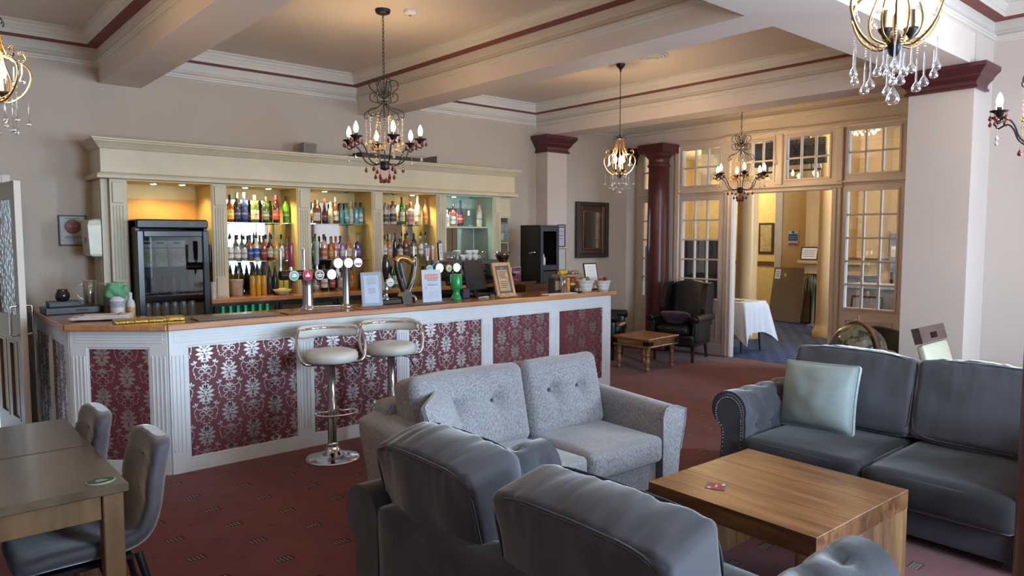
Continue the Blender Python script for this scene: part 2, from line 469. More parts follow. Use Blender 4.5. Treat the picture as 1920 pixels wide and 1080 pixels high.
# deep pier beside the seating, and the pilaster on the bar wall
pier = struct(MB().box(6.75, 8.95, 2.02, 2.52, 0, CE + .3).build('wall_pier', M_WALL_LIT))
MB().box(6.995, 7.376, 7.288, BW, 0, 2.88).build('pilaster', M_WALL_LIT, wall_back)
def capital(x0, x1, y0, y1, z0, z1, sides, parent):
    """stepped classical capital wrapped round a rectangular pier; sides = (-x, +x, -y, +y) projections on or off"""
    prof = [(0.012, 0.0), (0.03, 0.0), (0.03, 0.10), (0.015, 0.14), (0.02, 0.30), (0.05, 0.46), (0.06, 0.50), (0.06, 0.56), (0.085, 0.70), (0.105, 0.80), (0.11, 0.84), (0.11, 1.0)]
    rings = []
    for o, t in prof:
        z = z0 + (z1 - z0) * t
        a, b_, c, d = [o if s_ else 0 for s_ in sides]
        rings.append([(x0 - a, y0 - c, z), (x1 + b_, y0 - c, z), (x1 + b_, y1 + d, z), (x0 - a, y1 + d, z)])
    return MB().loft(rings, True, False).build('capital', M_RED, parent)
capital(6.995, 7.376, 7.288, BW - .002, 2.86, 3.09, (1, 1, 1, 0), wall_back)
capital(6.75, 7.02, 2.02, 2.52, 2.90, 3.09, (1, 0, 1, 1), pier)

# ------------------------------------------------------------------ ceiling, beams, cornices
ceiling = struct(MB().box(-3.2, 8.95, 2.2, BW + .1, CE, CE + .15).build('ceiling', M_CEIL))
MB().box(-3.2, 7.34, FRONT_Y, 2.3, CE + .11, CE + .24).build('near_bay_panel', M_CEIL, ceiling)
M_BEAM = mat('beam_paint', (0.68, 0.61, 0.57), 0.7, var=0.03, scale=1.5)
for x0, x1 in ((-1.1, -0.75), (1.54, 1.89), (4.18, 4.52), (6.99, 7.35)):
    MB().box(x0, x1, 2.55, BW, 3.09, CE).build('beam', M_BEAM, ceiling)
MB().box(-3.2, 7.2, 2.03, 2.55, 3.09, CE + .12).build('cross_beam', M_BEAM, ceiling)
M_CORN = mat('cornice_paint', (0.68, 0.65, 0.60), 0.55, var=0.03, scale=3)
def bay(x0, x1, y0, y1, zc):
    def sweep(prof, name, m):
        rings = []
        for o, z in prof:
            rings.append([(x0 + o, y0 + o, zc + z), (x1 - o, y0 + o, zc + z), (x1 - o, y1 - o, zc + z), (x0 + o, y1 - o, zc + z)])
        MB().loft(rings, False, False).build(name, m, ceiling)
    sweep([(.15, 0), (.15, -.018), (.135, -.022), (.13, -.04), (.118, -.06), (.112, -.078), (.105, -.08), (.105, -.118)], 'cornice', M_CORN)
    sweep([(.105, -.118), (.10, -.121), (.012, -.125)], 'cornice_band', M_BAND)
    sweep([(.012, -.125), (.010, -.20), (.016, -.205), (.024, -.23), (.040, -.25), (.040, -.265), (.028, -.27), (.028, -.283), (.012, -.287), (.0, -.295)], 'cornice_lower_moulding', M_CORN)
bay(-0.75, 1.54, 2.55, BW, CE); bay(1.89, 4.18, 2.55, BW, CE); bay(4.52, 6.99, 2.55, BW, CE)
bay(7.35, 8.87, 2.55, BW, CE)
bay(-3.2, 7.20, FRONT_Y, 2.03, CE + .11)

# ------------------------------------------------------------------ glazed partition to the lobby (plane x = 8.87)
PX0, PX1 = 8.87, 8.95
cols = [(6.93, 7.13, [(.76, 2.23), (2.39, 2.93)]), (5.73, 6.40, [(.77, 2.23), (2.40, 2.96)]), (4.93, 5.45, [(2.41, 2.975)]), (4.18, 4.79, [(2.41, 2.985)]), (3.36, 3.99, [(.80, 2.26), (2.43, 2.985)])]
b = MB()
edges = sorted([(2.52, 3.36), (3.99, 4.15), (5.53, 5.73), (6.40, 6.93), (7.13, BW)])
for y0, y1 in edges: b.box(PX0, PX1, y0, y1, 0, CE)
for y0, y1, hs in [cols[0], cols[1], cols[4]]:
    z = 0
    for h0, h1 in hs: b.box(PX0, PX1, y0, y1, z, h0); z = h1
    b.box(PX0, PX1, y0, y1, z, CE)
# head of the opening
b.box(PX0, PX1, 4.15, 5.53, 2.27, 2.41); b.box(PX0, PX1, 4.15, 5.53, 2.985, CE)
b.box(PX0, PX1, 4.15, 4.18, 2.41, 2.985); b.box(PX0, PX1, 4.79, 4.93, 2.41, 2.985); b.box(PX0, PX1, 5.45, 5.53, 2.41, 2.985); b.box(PX0, PX1, 4.93, 5.45, 2.975, 2.985)
part = struct(b.build('wall_partition', M_PART))
def glazed(n, y0, y1, z0, z1, nc, nr, tint=None):
    w = struct(bpy.data.objects.new('window_%d' % n, None)); col.objects.link(w)
    fr = 0.022
    b = MB()
    for (a, c, d, e) in ((y0, y0 + fr, z0, z1), (y1 - fr, y1, z0, z1), (y0 + fr, y1 - fr, z0, z0 + fr), (y0 + fr, y1 - fr, z1 - fr, z1)):
        b.box(PX0 - .012, PX1 - .01, a, c, d, e)
    b.build('window_frame', M_PART, w)
    yy = [y0 + fr + (y1 - y0 - 2 * fr) * i / nc for i in range(nc + 1)]; zz = [z0 + fr + (z1 - z0 - 2 * fr) * i / nr for i in range(nr + 1)]
    for y in yy[1:-1]: MB().bbox(PX0 + .012, PX1 - .025, y - .011, y + .011, zz[0], zz[-1], .004).build('glazing_bar', M_PART, w)
    for z in zz[1:-1]: MB().bbox(PX0 + .014, PX1 - .027, yy[0], yy[-1], z - .011, z + .011, .004).build('glazing_bar', M_PART, w)
    for i in range(nc):
        for j in range(nr):
            MB().box(PX0 + .032, PX0 + .036, yy[i] + .002, yy[i + 1] - .002, zz[j] + .002, zz[j + 1] - .002).build('pane', M_PANE, w)
    return w
k = 1
for y0, y1, hs in cols:
    for h0, h1 in hs:
        nc = 1 if y1 - y0 < .3 else 3
        glazed(k, y0, y1, h0, h1, nc, 5 if h1 - h0 > 1 else 2); k += 1
# mouldings proud of the partition
def rail(y0, y1, z, hgt=0.06, pr=0.035, name='rail_moulding'):
    prof = [(PX0, z), (PX0 - pr * .4, z), (PX0 - pr * .5, z + hgt * .35), (PX0 - pr, z + hgt * .6), (PX0 - pr, z + hgt), (PX0, z + hgt)]
    MB().prism([(p[0], p[1]) for p in prof], y0, y1, 'y').build(name, M_PART, part)
rail(5.66, 6.46, 2.285, .05); rail(4.02, 5.66, 2.29, .07, .045); rail(2.9, 4.02, 2.315, .055)
rail(2.60, 4.02, 3.02, .05, .03); rail(4.02, 5.66, 3.015, .05, .03); rail(5.66, 6.45, 3.0, .045, .03); rail(6.88, 7.2, 2.275, .04, .02)
for y0, y1 in ((5.53, 5.66), (4.03, 4.15)):
    MB().bbox(PX0 - .03, PX0, y0, y1, 0, 2.29, .01).build('architrave', M_PART, part)
    MB().bbox(PX0 - .045, PX0, y0 + .045, y0 + .085, 0, 2.29, .012).build('architrave_bead', M_PART, part)
MB().bbox(PX0 - .03, PX0, 4.15, 5.53, 2.27, 2.30, .008).build('architrave', M_PART, part)
MB().bbox(PX0 - .035, PX0, 4.02, 4.10, 2.36, 3.02, .01).build('post_moulding', M_PART, part)
MB().bbox(PX0 - .03, PX0, 4.81, 4.91, 2.36, 3.02, .01).build('post_moulding', M_PART, part)
MB().bbox(PX0 - .03, PX0, 6.42, 6.50, 0, 3.0, .01).build('post_moulding', M_PART, part)
for y0, y1, z0, z1 in ((5.76, 6.37, .22, .66), (3.40, 3.96, .22, .68), (6.945, 7.115, .22, .66)):
    b = MB(); t = .018
    for a, c, d, e in ((y0, y0 + t, z0, z1), (y1 - t, y1, z0, z1), (y0 + t, y1 - t, z0, z0 + t), (y0 + t, y1 - t, z1 - t, z1)): b.box(PX0 - .012, PX0, a, c, d, e)
    b.build('panel_moulding', M_PART, part)
for y0, y1 in ((2.6, 4.03), (5.66, 7.5)):
    MB().bbox(PX0 - .018, PX0, y0, y1, 0, .16, .006).build('skirting', M_PART, part)
# round red column standing against the partition, its capital and red entablature
cl = MB()
cl.lathe([(.20, 0), (.20, .08), (.19, .10), (.175, .14), (.168, .18), (.165, 1.2), (.155, 2.2), (.148, 2.70), (.165, 2.71), (.17, 2.73), (.15, 2.75), (.15, 2.82), (.17, 2.84), (.195, 2.88), (.20, 2.90)], (8.67, 6.66, 0), 28)
cl.box(8.46, 8.865, 6.43, 6.89, 2.90, 3.03)
column = struct(cl.build('trim_1', M_RED))
trim2 = struct(MB().box(8.70, 8.868, 6.892, 7.19, 2.965, 3.03).build('trim_2', M_RED))
trim3 = struct(bpy.data.objects.new('trim_3', None)); col.objects.link(trim3)
MB().box(8.64, 8.868, 7.24, BW - .002, 0, 2.80).build('pilaster_shaft', M_PART, trim3)
MB().loft([[(8.64 - o, 7.24 - o, z), (8.868, 7.24 - o, z), (8.868, BW - .002, z), (8.64 - o, BW - .002, z)] for o, z in ((.0, 2.80), (.02, 2.80), (.02, 2.83), (.01, 2.85), (.03, 2.90), (.06, 2.94), (.06, 3.03))], True, False).build('pilaster_capital', M_RED, trim3)
# near red column beyond the right-hand seating, base and shaft
struct(MB().lathe([(.185, 0), (.185, .07), (.17, .09), (.155, .13), (.15, .18), (.15, 2.6), (.14, 2.9), (.19, 2.95), (.19, 3.62)], (3.24, 0.61, 0), 28).build('trim_6', M_RED))
# ------------------------------------------------------------------ door at the end of the bar, hinged on the back wall
M_DOOR = mat('beige_door_paint', (0.30, 0.225, 0.14), 0.45, var=0.05, scale=3)
b = MB()
for x0, x1, z0, z1 in ((0.765, 0.83, 0, 2.22), (-.21, -.145, 0, 2.22), (-.145, .765, 2.15, 2.22)): b.bbox(x0, x1, BW - .025, BW, z0, z1, .006)
struct(b.build('trim_7', M_TRIMW))
struct(MB().box(-.4, 1.1, 8.6, 8.7, 0, 2.6).build('wall_passage', M_WALL_DIM))
door = struct(bpy.data.objects.new('door_1', None)); col.objects.link(door)
door.location = (0.715, 7.485, 0.006); door.rotation_euler = (0, 0, R(-84.0))
W, HD, T = .82, 2.115, .045
b = MB()
for x0, x1, z0, z1 in ((0, .12, 0, HD), (W - .12, W - .004, 0, HD), (.12, W - .12, 0, .22), (.12, W - .12, .86, 1.06), (.12, W - .12, 1.98, HD), (W / 2 - .05, W / 2 + .05, .22, .86)):
    b.box(x0, x1, -T, 0, z0, z1)
b.build('door_leaf', M_DOOR, door)
MB().box(W - .004, W, -T, 0, 0, HD).build('door_edge', M_TRIMW, door, label='white painted door edge')
for x0, x1 in ((.12, W / 2 - .05), (W / 2 + .05, W - .12)):
    MB().box(x0, x1, -T + .016, -.016, .22, .86).build('door_panel', M_DOOR, door)
    for y in (-T - .004, -.001):
        q = MB()
        for a, c, d, e in ((x0, x0 + .02, .22, .86), (x1 - .02, x1, .22, .86), (x0 + .02, x1 - .02, .22, .24), (x0 + .02, x1 - .02, .84, .86)): q.box(a, c, y, y + .005, d, e)
        q.build('panel_bead', M_DOOR, door)
MB().box(.12, W - .12, -T / 2 - .003, -T / 2 + .003, 1.06, 1.98).build('pane', glass('bubble_glass', (.72, .78, .80), .22, .12, bump=.6, bscale=22), door, label='textured obscure glass pane')
for sgn, y in ((1, 0), (-1, -T)):
    MB().tube(spline([(W - .06, y, .92), (W - .06, y + sgn * .045, .925), (W - .06, y + sgn * .05, .95), (W - .06, y + sgn * .05, 1.12), (W - .06, y + sgn * .045, 1.145), (W - .06, y, 1.15)], 4), .010, 8).build('pull_handle', M_CHROME, door)

# ------------------------------------------------------------------ lobby shell beyond the partition
M_LOB = mat('lobby_yellow_paint', (0.55, 0.38, 0.19), 0.55, var=0.05, scale=1.5)
M_LOBC = mat('lobby_ceiling_paint', (0.6, 0.55, 0.45), 0.7)
M_LOBG = mat('lobby_cream_gloss', (0.60, 0.42, 0.22), 0.22, var=0.04, scale=2)
struct(MB().box(13.6, 13.75, 1.5, 7.50, 0, 3.7).build('wall_lobby_fireplace', M_LOB))
struct(MB().box(15.6, 15.75, 7.0, 11.0, 0, 3.7).build('wall_lobby_far', mat('lobby_bright_yellow', (0.62, 0.50, 0.24), 0.6)))
struct(MB().box(8.95, 16.2, 10.9, 11.0, 0, 3.7).build('wall_lobby_left', M_LOB))
b = MB(); b.box(8.95, 9.6, 1.5, 1.6, 0, 3.7); b.box(11.4, 16.2, 1.5, 1.6, 0, 3.7); b.box(9.6, 11.4, 1.5, 1.6, 0, .6); b.box(9.6, 11.4, 1.5, 1.6, 2.8, 3.7)
struct(b.build('wall_lobby_right', M_LOB))
w = struct(bpy.data.objects.new('window_13', None)); col.objects.link(w)
b = MB()
for q in ((9.6, 9.66, .6, 2.8), (11.34, 11.4, .6, 2.8), (9.66, 11.34, .6, .66), (9.66, 11.34, 2.74, 2.8), (10.47, 10.53, .66, 2.74)): b.box(q[0], q[1], 1.52, 1.58, q[2], q[3])
b.build('window_frame', M_TRIMW, w)
area_light('window_and_fill_light', (10.5, 1.35, 1.7), (R(82), 0, 0), 1.8, 2.2, 130.0, (0.60, 0.80, 1.0))
struct(MB().box(8.95, 16.2, 1.5, 11.0, 3.6, 3.75).build('ceiling_lobby', M_LOBC))
struct(MB().box(8.95, 9.02, 7.66, 10.9, 0, 3.7).build('wall_lobby_near', M_LOB))
# arch head between the fireplace wall and the passage
ap = [(7.50, 3.65), (7.50, 2.35)] + [(7.50 + .9 - .9 * math.cos(a), 2.35 + .9 * math.sin(a)) for a in [PI * i / 12 / 1 for i in range(1, 12)]] + [(9.30, 2.35), (9.30, 3.65)]
struct(MB().prism(ap, 13.6, 13.72, 'x').build('trim_8', mat('lobby_white_trim', (0.62, 0.58, 0.50), 0.4)))
struct(MB().box(13.57, 13.6, 7.36, 7.50, 0, 3.6).build('trim_9', MATS['lobby_white_trim']))
struct(MB().box(15.56, 15.6, 7.0, 10.9, 1.02, 1.10).build('trim_10', mat('lobby_brown_rail', (0.12, 0.07, 0.035), 0.4)))
for n, (x, y, r) in enumerate(((10.8, 6.46, .175), (11.9, 5.62, .16))):
    struct(MB().lathe([(r * 1.3, 0), (r * 1.3, .1), (r * 1.05, .16), (r, .25), (r * .93, 2.9), (r * 1.1, 2.95), (r * 1.25, 3.1), (r * 1.3, 3.6)], (x, y, 0), 28).build('trim_%d' % (11 + n), M_LOBG))
b = MB(); b.box(13.30, 13.6, 5.3, 5.75, 1.3, 3.6); b.box(13.42, 13.6, 5.75, 6.0, 1.3, 3.6); b.box(13.30, 13.6, 6.62, 6.72, 1.3, 3.6)
struct(b.build('trim_13', M_LOBG))
# ------------------------------------------------------------------ bar counter
def settle(root):
    """parts were drawn in room coordinates: keep them there under the moved root"""
    inv = Matrix.Translation(-Vector(root.location))
    for c in root.children: c.matrix_parent_inverse = inv
M_DAMR = mat('damask_red_ground', (0.150, 0.032, 0.042), 0.55, var=0.12, scale=5, bump=0.05, bscale=120)
M_DAMS = mat('damask_silver_print', (0.66, 0.60, 0.60), 0.36, metal=0.9, var=0.10, scale=40)
def petal(cx, cz, ang, ln, wd, n=4):
    """leaf outline starting at (cx,cz), pointing along ang (0 = up)"""
    s, c = math.sin(ang), math.cos(ang); out = []
    for i in range(n + 1):
        t = i / n; w = wd * math.sin(PI * min(1, t * 0.92 + 0.08)) ** 0.8 * .5
        out.append((t * ln, w))
    for i in range(n - 1, 0, -1):
        t = i / n; w = wd * math.sin(PI * min(1, t * 0.92 + 0.08)) ** 0.8 * .5
        out.append((t * ln, -w))
    return [(cx + a * s + b_ * c, cz + a * c - b_ * s) for a, b_ in out]
def ribbon(path, w0, w1):
    qs = []
    n = len(path)
    L_, R_ = [], []
    for i, (x, z) in enumerate(path):
        a = path[max(i - 1, 0)]; c = path[min(i + 1, n - 1)]
        dx, dz = c[0] - a[0], c[1] - a[1]; l = math.hypot(dx, dz) or 1
        w = (w0 + (w1 - w0) * i / (n - 1)) / 2
        L_.append((x - dz / l * w, z + dx / l * w)); R_.append((x + dz / l * w, z - dx / l * w))
    return [[L_[i], R_[i], R_[i + 1], L_[i + 1]] for i in range(n - 1)]
def spiral(cx, cz, r0, r1, a0, a1, n=12):
    return [(cx + (r0 + (r1 - r0) * i / n) * math.cos(a0 + (a1 - a0) * i / n), cz + (r0 + (r1 - r0) * i / n) * math.sin(a0 + (a1 - a0) * i / n)) for i in range(n + 1)]
def mirror(polys): return polys + [[(-x, z) for x, z in reversed(p)] for p in polys]
MED = []          # the big flower medallion, 0.12 x 0.155
half = []
for cz, ang, ln, wd in ((.030, 24, .046, .020), (.022, 50, .056, .022), (.006, 74, .062, .024), (-.012, 96, .061, .024), (-.028, 120, .054, .022), (-.042, 146, .042, .018),
                        (.042, 14, .034, .012), (-.056, 165, .026, .012), (.012, 62, .030, .012), (-.02, 108, .030, .012)):
    half.append(petal(0.004, cz, R(ang), ln, wd))
MED = mirror(half) + [petal(0, .030, 0, .052, .024), petal(0, -.045, PI, .036, .016), petal(0, -.02, 0, .05, .016)]
SCR = []          # scrolling ornament between the medallions
half = []
half += ribbon(spiral(.030, .006, .026, .009, R(200), R(-120), 14), .007, .004)
half += ribbon(spiral(.024, -.038, .022, .006, R(110), R(-230), 14), .006, .003)
half += ribbon(spiral(.056, -.030, .016, .005, R(60), R(-220), 10), .005, .003)
half += ribbon([(.010, .03), (.028, .042), (.050, .040), (.066, .052), (.072, .074)], .008, .004)
half += ribbon([(.066, .052), (.080, .040), (.084, .022), (.078, .006)], .006, .003)
half += [petal(.070, .070, R(-35), .026, .012), petal(.072, .072, R(10), .026, .012), petal(.076, .066, R(60), .026, .012), petal(.078, .006, R(190), .022, .010)]
half += [petal(.004, .030, R(32), .036, .013), petal(.004, .024, R(62), .032, .012), petal(.006, -.060, R(110), .024, .010), petal(.010, .0, R(120), .022, .009)]
SCR = mirror(half) + [petal(0, .026, 0, .044, .016), petal(0, -.062, PI, .018, .010), petal(0, -.01, 0, .03, .012)]
def damask(u0, u1, z0, z1, v, ph):
    b = MB(); hp, vp = .173, .310
    for i in range(-1, int((u1 - u0) / hp) + 2):
        for j in range(-1, int((z1 - z0) / vp) + 3):
            cu = u0 + ph + i * hp; cz = z0 + .145 + (j + (i % 2) * .5) * vp
            for motif, dz in ((MED, 0), (SCR, .155)):
                if not (u0 - .1 < cu < u1 + .1 and z0 - .1 < cz + dz < z1 + .1): continue
                for pl in motif:
                    q = [(cu + x, cz + dz + z) for x, z in pl]
                    if all(x <= u0 or x >= u1 for x, z in q) or all(z <= z0 or z >= z1 for x, z in q): continue
                    b.add([(min(max(x, u0), u1), v, min(max(z, z0), z1)) for x, z in q], [tuple(range(len(q)))])
    return b
bar = thing('bar_counter', 'long white panelled bar counter with red and silver damask panels', 'bar counter', (3.5, 5.6, 0))
core = [(.955, 7.40), (.955, 5.835), (1.468, 5.378), (6.142, 5.378), (6.142, 5.80), (1.70, 5.80), (1.40, 6.08), (1.40, 7.40)]
MB().prism(core, 0, 1.034).build('carcass', M_WHITE, bar)
def bar_face(p0, p1, panels, phase, zlo=.095, zhi=.915, reed_ends=True):
    u = Vector((p1[0] - p0[0], p1[1] - p0[1], 0)); ln = u.length; u.normalize()
    n = Vector((u.y, -u.x, 0))
    M = Matrix(((u.x, n.x, 0, p0[0]), (u.y, n.y, 0, p0[1]), (0, 0, 1, 0), (0, 0, 0, 1)))
    def P(b, name, m, **k): return b.xf(M).build(name, m, bar, **k)
    P(MB().box(0, ln, 0, .018, 0, zlo - .002), 'plinth', M_WHITE)
    P(MB().box(0, ln, 0, .018, zhi + .002, 1.034), 'top_rail', M_WHITE)
    for z in (.945, .965, .985, 1.005): P(MB().bbox(.03, ln - .03, .018, .022, z, z + .012, .003), 'reed', M_WHITE)
    ed = [0] + [q for p in panels for q in p] + [ln]
    for i in range(0, len(ed), 2):
        a, c = ed[i], ed[i + 1]
        if c - a < .01: continue
        P(MB().box(a, c, 0, .018, zlo - .002, zhi + .002), 'post', M_WHITE)
        w = c - a; k = 4
        for j in range(k):
            x = a + w * .16 + w * .68 * j / (k - 1) - .006
            P(MB().bbox(x, x + .012, .018, .023, zlo + .06, zhi - .06, .004), 'reed', M_WHITE)
    for i, (a, c) in enumerate(panels):
        pl = P(MB().box(a, c, 0, .006, zlo, zhi), 'damask_panel', M_DAMR, label='red wallpaper panel with silver damask print')
        d = damask(a, c, zlo, zhi, .0068, phase + .06 * i).xf(M).build('damask_print', M_DAMS, pl, kind='stuff')
        bb = MB(); t = .012
        for x0, x1, z0, z1 in ((a, a + t, zlo, zhi), (c - t, c, zlo, zhi), (a + t, c - t, zlo, zlo + t), (a + t, c - t, zhi - t, zhi)): bb.box(x0, x1, .006, .013, z0, z1)
        P(bb, 'panel_bead', M_WHITE)
bar_face((1.468, 5.378), (6.142, 5.378), [(.117, .952), (1.075, 1.875), (1.98, 2.822), (2.94, 3.728), (3.852, 4.552)], .125)
bar_face((.955, 5.835), (1.468, 5.378), [(.115, .560)], .10)
bar_face((.955, 7.40), (.955, 5.835), [(.10, .72), (.82, 1.44)], .12)
settle(bar)
top = [(.915, 7.42), (.915, 5.815), (1.452, 5.335), (6.20, 5.335), (6.20, 5.86), (1.72, 5.86), (1.44, 6.10), (1.44, 7.42)]
wt = thing('bar_worktop', 'polished oak worktop running along the bar counter', 'worktop', (3.5, 5.6, 1.034))
b = MB(); b.prism(top, 1.036, 1.078); b.build('worktop_board', M_OAK, wt)
M_OAKE = wood('bar_top_edge', (0.42, 0.17, 0.07), (0.60, 0.29, 0.13), 0.35, 2.0, (1.2, 10, 10))
def edge_strip(p0, p1):
    u = Vector((p1[0] - p0[0], p1[1] - p0[1], 0)); ln = u.length; u.normalize(); n = Vector((u.y, -u.x, 0))
    M = Matrix(((u.x, n.x, 0, p0[0]), (u.y, n.y, 0, p0[1]), (0, 0, 1, 0), (0, 0, 0, 1)))
    MB().bbox(0, ln, .0, .014, 1.034, 1.079, .006).xf(M).build('worktop_edge', M_OAKE, wt)
edge_strip(top[2], top[3]); edge_strip(top[1], top[2]); edge_strip(top[0], top[1])
settle(wt)
ZT = 1.0782
# ------------------------------------------------------------------ back bar
bb_ = thing('back_bar', 'cream painted back bar with lit shelving bays and deep cornice', 'back bar', (3.8, 7.3, 0))
PIL = [(1.50, 1.63), (2.374, 2.50), (3.236, 3.366), (4.115, 4.238), (4.989, 5.115), (5.862, 5.978)]
prof = [(0.03, 2.20), (.035, 2.205), (.035, 2.225), (.028, 2.24), (.0, 2.255), (.0, 2.455), (.012, 2.462), (.02, 2.475), (.045, 2.505), (.058, 2.515), (.058, 2.525), (.07, 2.53), (.072, 2.545), (.05, 2.552)]
rings = [[(1.43 - o, 7.06 - o, z), (6.19 + o, 7.06 - o, z), (6.19 + o, BW - .002, z), (1.43 - o, BW - .002, z)] for o, z in prof]
MB().loft(rings, True, False).build('cornice', M_CREAM, bb_)
M_YEL = mat('bay_yellow_paint', (0.66, 0.52, 0.24), 0.6, var=0.04)
M_YEL2 = mat('bay_ochre_board', (0.60, 0.31, 0.07), 0.6, var=0.04)
M_GRN = mat('bay_pale_green_paint', (0.52, 0.60, 0.50), 0.6, var=0.04)
for i, (a, c) in enumerate(PIL):
    b = MB(); b.box(a, c, 7.09, BW - .004, 1.102, 2.198)
    b.build('pilaster', M_CREAM if i != 5 else M_CREAM, bb_)
    for z0, z1 in ((1.115, 1.29), (1.99, 2.17)): MB().bbox(a + .018, c - .018, 7.078, 7.09, z0, z1, .004).build('pilaster_block', M_CREAM, bb_)
    for k in range(4):
        x = a + .022 + (c - a - .056) * k / 3
        MB().bbox(x, x + .012, 7.083, 7.09, 1.31, 1.97, .003).build('reed', M_CREAM, bb_)
MB().box(1.44, 1.50, 7.14, BW - .004, 0.0, 2.198).build('side_panel', M_CREAM, bb_)
MB().box(1.50, 1.63, 7.09, BW - .004, 0.0, 1.10).build('side_panel', M_CREAM, bb_)
MB().bbox(1.432, 1.44, 7.17, 7.48, 1.2, 2.1, .003).build('side_moulding', M_CREAM, bb_)
MIRROR = mat('mirror_silver', (0.82, 0.85, 0.86), 0.03, metal=1.0, var=0.0)
for i in range(5):
    a, c = PIL[i][1], PIL[i + 1][0]
    m = M_YEL if i < 4 else M_GRN
    MB().box(a, c, 7.485, BW - .004, 1.102 if i else 0.0, 2.198).build('bay_back', m, bb_)
    MB().box(a, a + .012, 7.10, 7.485, 1.102, 2.185).build('bay_lining', m, bb_); MB().box(c - .012, c, 7.10, 7.485, 1.102, 2.185).build('bay_lining', m, bb_)
    MB().box(a, c, 7.085, 7.485, 2.186, 2.199).build('bay_ceiling', m, bb_)
    if i == 0:
        MB().box(a + .03, c - .03, 7.475, 7.485, .3, 2.05).build('bay_panel', M_YEL2, bb_)
    else:
        MB().bbox(a + .02, c - (.10 if i < 4 else .03), 7.478, 7.485, 1.108, 2.07 if i < 4 else 2.05, .002).build('mirror_panel', MIRROR, bb_)
    if 0 < i < 4:
        for z in (1.832, 1.446):
            MB().box(a + .015, c - .02, 7.17, 7.47, z - .008, z).build('glass_shelf', glass('shelf_glass', (.80, .90, .87), .18, .02), bb_)
            for x in (a + .10, c - .12): MB().box(x - .006, x + .006, 7.30, 7.47, z - .016, z - .0085).build('shelf_bracket', M_BLKM, bb_)
    if i == 4:
        MB().box(a + .012, c - .03, 7.20, 7.478, 1.795, 1.815).build('painted_shelf', M_GRN, bb_)
        MB().box(a + .37, a + .376, 7.472, 7.478, 1.40, 1.795).build('mirror_joint', M_BLACK, bb_)
# side cupboard with open pigeon-hole
b = MB(); b.box(5.98, 6.20, 7.16, BW - .004, 1.93, 2.198); b.box(6.19, 6.20, 7.2, BW - .004, 1.10, 1.93); b.box(5.98, 6.19, 7.2, 7.5, 1.60, 1.615); b.box(5.98, 6.19, 7.5, BW - .004, 1.10, 1.93)
b.build('side_cupboard', M_CREAM, bb_)
MB().bbox(5.995, 6.185, 7.15, 7.16, 1.95, 2.18, .003).build('cupboard_door', M_CREAM, bb_)
# recessed downlights
M_LAMPW = glow('warm_lamp', (1.0, 0.78, 0.45), 14.0); M_LAMPC = glow('cool_lamp', (0.85, 1.0, 0.92), 12.0)
def spot(loc, power, color, ang=110, size=.03):
    d = bpy.data.lights.new('downlight_beam', 'SPOT'); d.energy = power; d.color = color; d.spot_size = R(ang); d.spot_blend = .6; d.shadow_soft_size = size
    o = bpy.data.objects.new('downlight_beam', d); col.objects.link(o); o.location = loc
    return o
for x, y, on, cool in ((1.90, 7.25, 1, 0), (2.14, 7.21, 1, 0), (2.74, 7.22, 1, 0), (2.98, 7.22, 1, 0), (3.62, 7.26, 1, 0), (3.88, 7.26, 0, 0), (4.48, 7.25, 0, 0), (4.74, 7.25, 1, 0), (5.33, 7.22, 1, 1), (5.62, 7.24, 0, 1)):
    MB().lathe([(.042, 0), (.044, -.004), (.034, -.008), (.032, -.004)], (x, y, 2.186), 16).build('downlight_ring', M_CHROME, bb_)
    MB().lathe([(.03, -.003), (.025, -.010), (.012, -.014)], (x, y, 2.186), 14).build('downlight_lamp', (M_LAMPC if cool else M_LAMPW) if on else M_BLKM, bb_)
    if on: spot((x, y, 2.165), 9.0 if cool else (8.0 if x < 2.4 else 15.0), (0.75, 1.0, 0.86) if cool else (1.0, .70, .30), 140)
settle(bb_)
bwt = thing('back_worktop', 'oak shelf top along the back bar', 'worktop', (4.2, 7.2, 1.055))
MB().bbox(2.29, 6.20, 6.94, 7.476, 1.056, 1.1005, .005).build('worktop_board', M_OAK, bwt)
settle(bwt)
cool = thing('bottle_cooler', 'black under-counter bottle cooler with green lit bottles below the back bar', 'cooler', (4.0, 7.2, 0))
b = MB(); b.box(2.31, 6.18, 7.02, 7.46, 0, 1.05)
b.build('cabinet', M_BLACK, cool)
for i in range(6):
    x = 2.33 + i * .642
    bb2 = MB()
    for q in ((x, x + .03, .1, 1.03), (x + .60, x + .63, .1, 1.03), (x + .03, x + .60, .1, .13), (x + .03, x + .60, 1.0, 1.03)): bb2.box(q[0], q[1], 6.985, 7.02, q[2], q[3])
    d = bb2.build('door_frame', M_BLKM, cool)
    MB().box(x + .03, x + .60, 7.0, 7.004, .13, 1.0).build('door_glass', glass('cooler_glass', (.3, .32, .34), .1, .03), cool)
settle(cool)
M_GRNB = mat('green_bottle_lit', (0.02, 0.35, 0.17), 0.25, emit=(.02, .45, .22), estr=.25)
for i in range(7):
    x = 2.40 + i * .072
    o = MB().lathe([(.028, 0), (.030, .12), (.012, .17), (.012, .215), (.0145, .216), (.0145, .225)], (0, 0, 0), 10).build('beer_bottle', M_GRNB)
    at(o, (x, 6.962, .80)); tag(o, 'small green beer bottle in the cooler row, number %s from the fridge' % ('first second third fourth fifth sixth seventh'.split()[i]), 'bottle', 'green beer bottles in the cooler')
# shelf that carries them
tag(at(MB().box(-.34, .34, -.03, .022, -.012, 0).build('bottle_rack', M_BLKM), (2.62, 6.962, .80)), 'black wire rack holding the green beer bottles', 'rack')

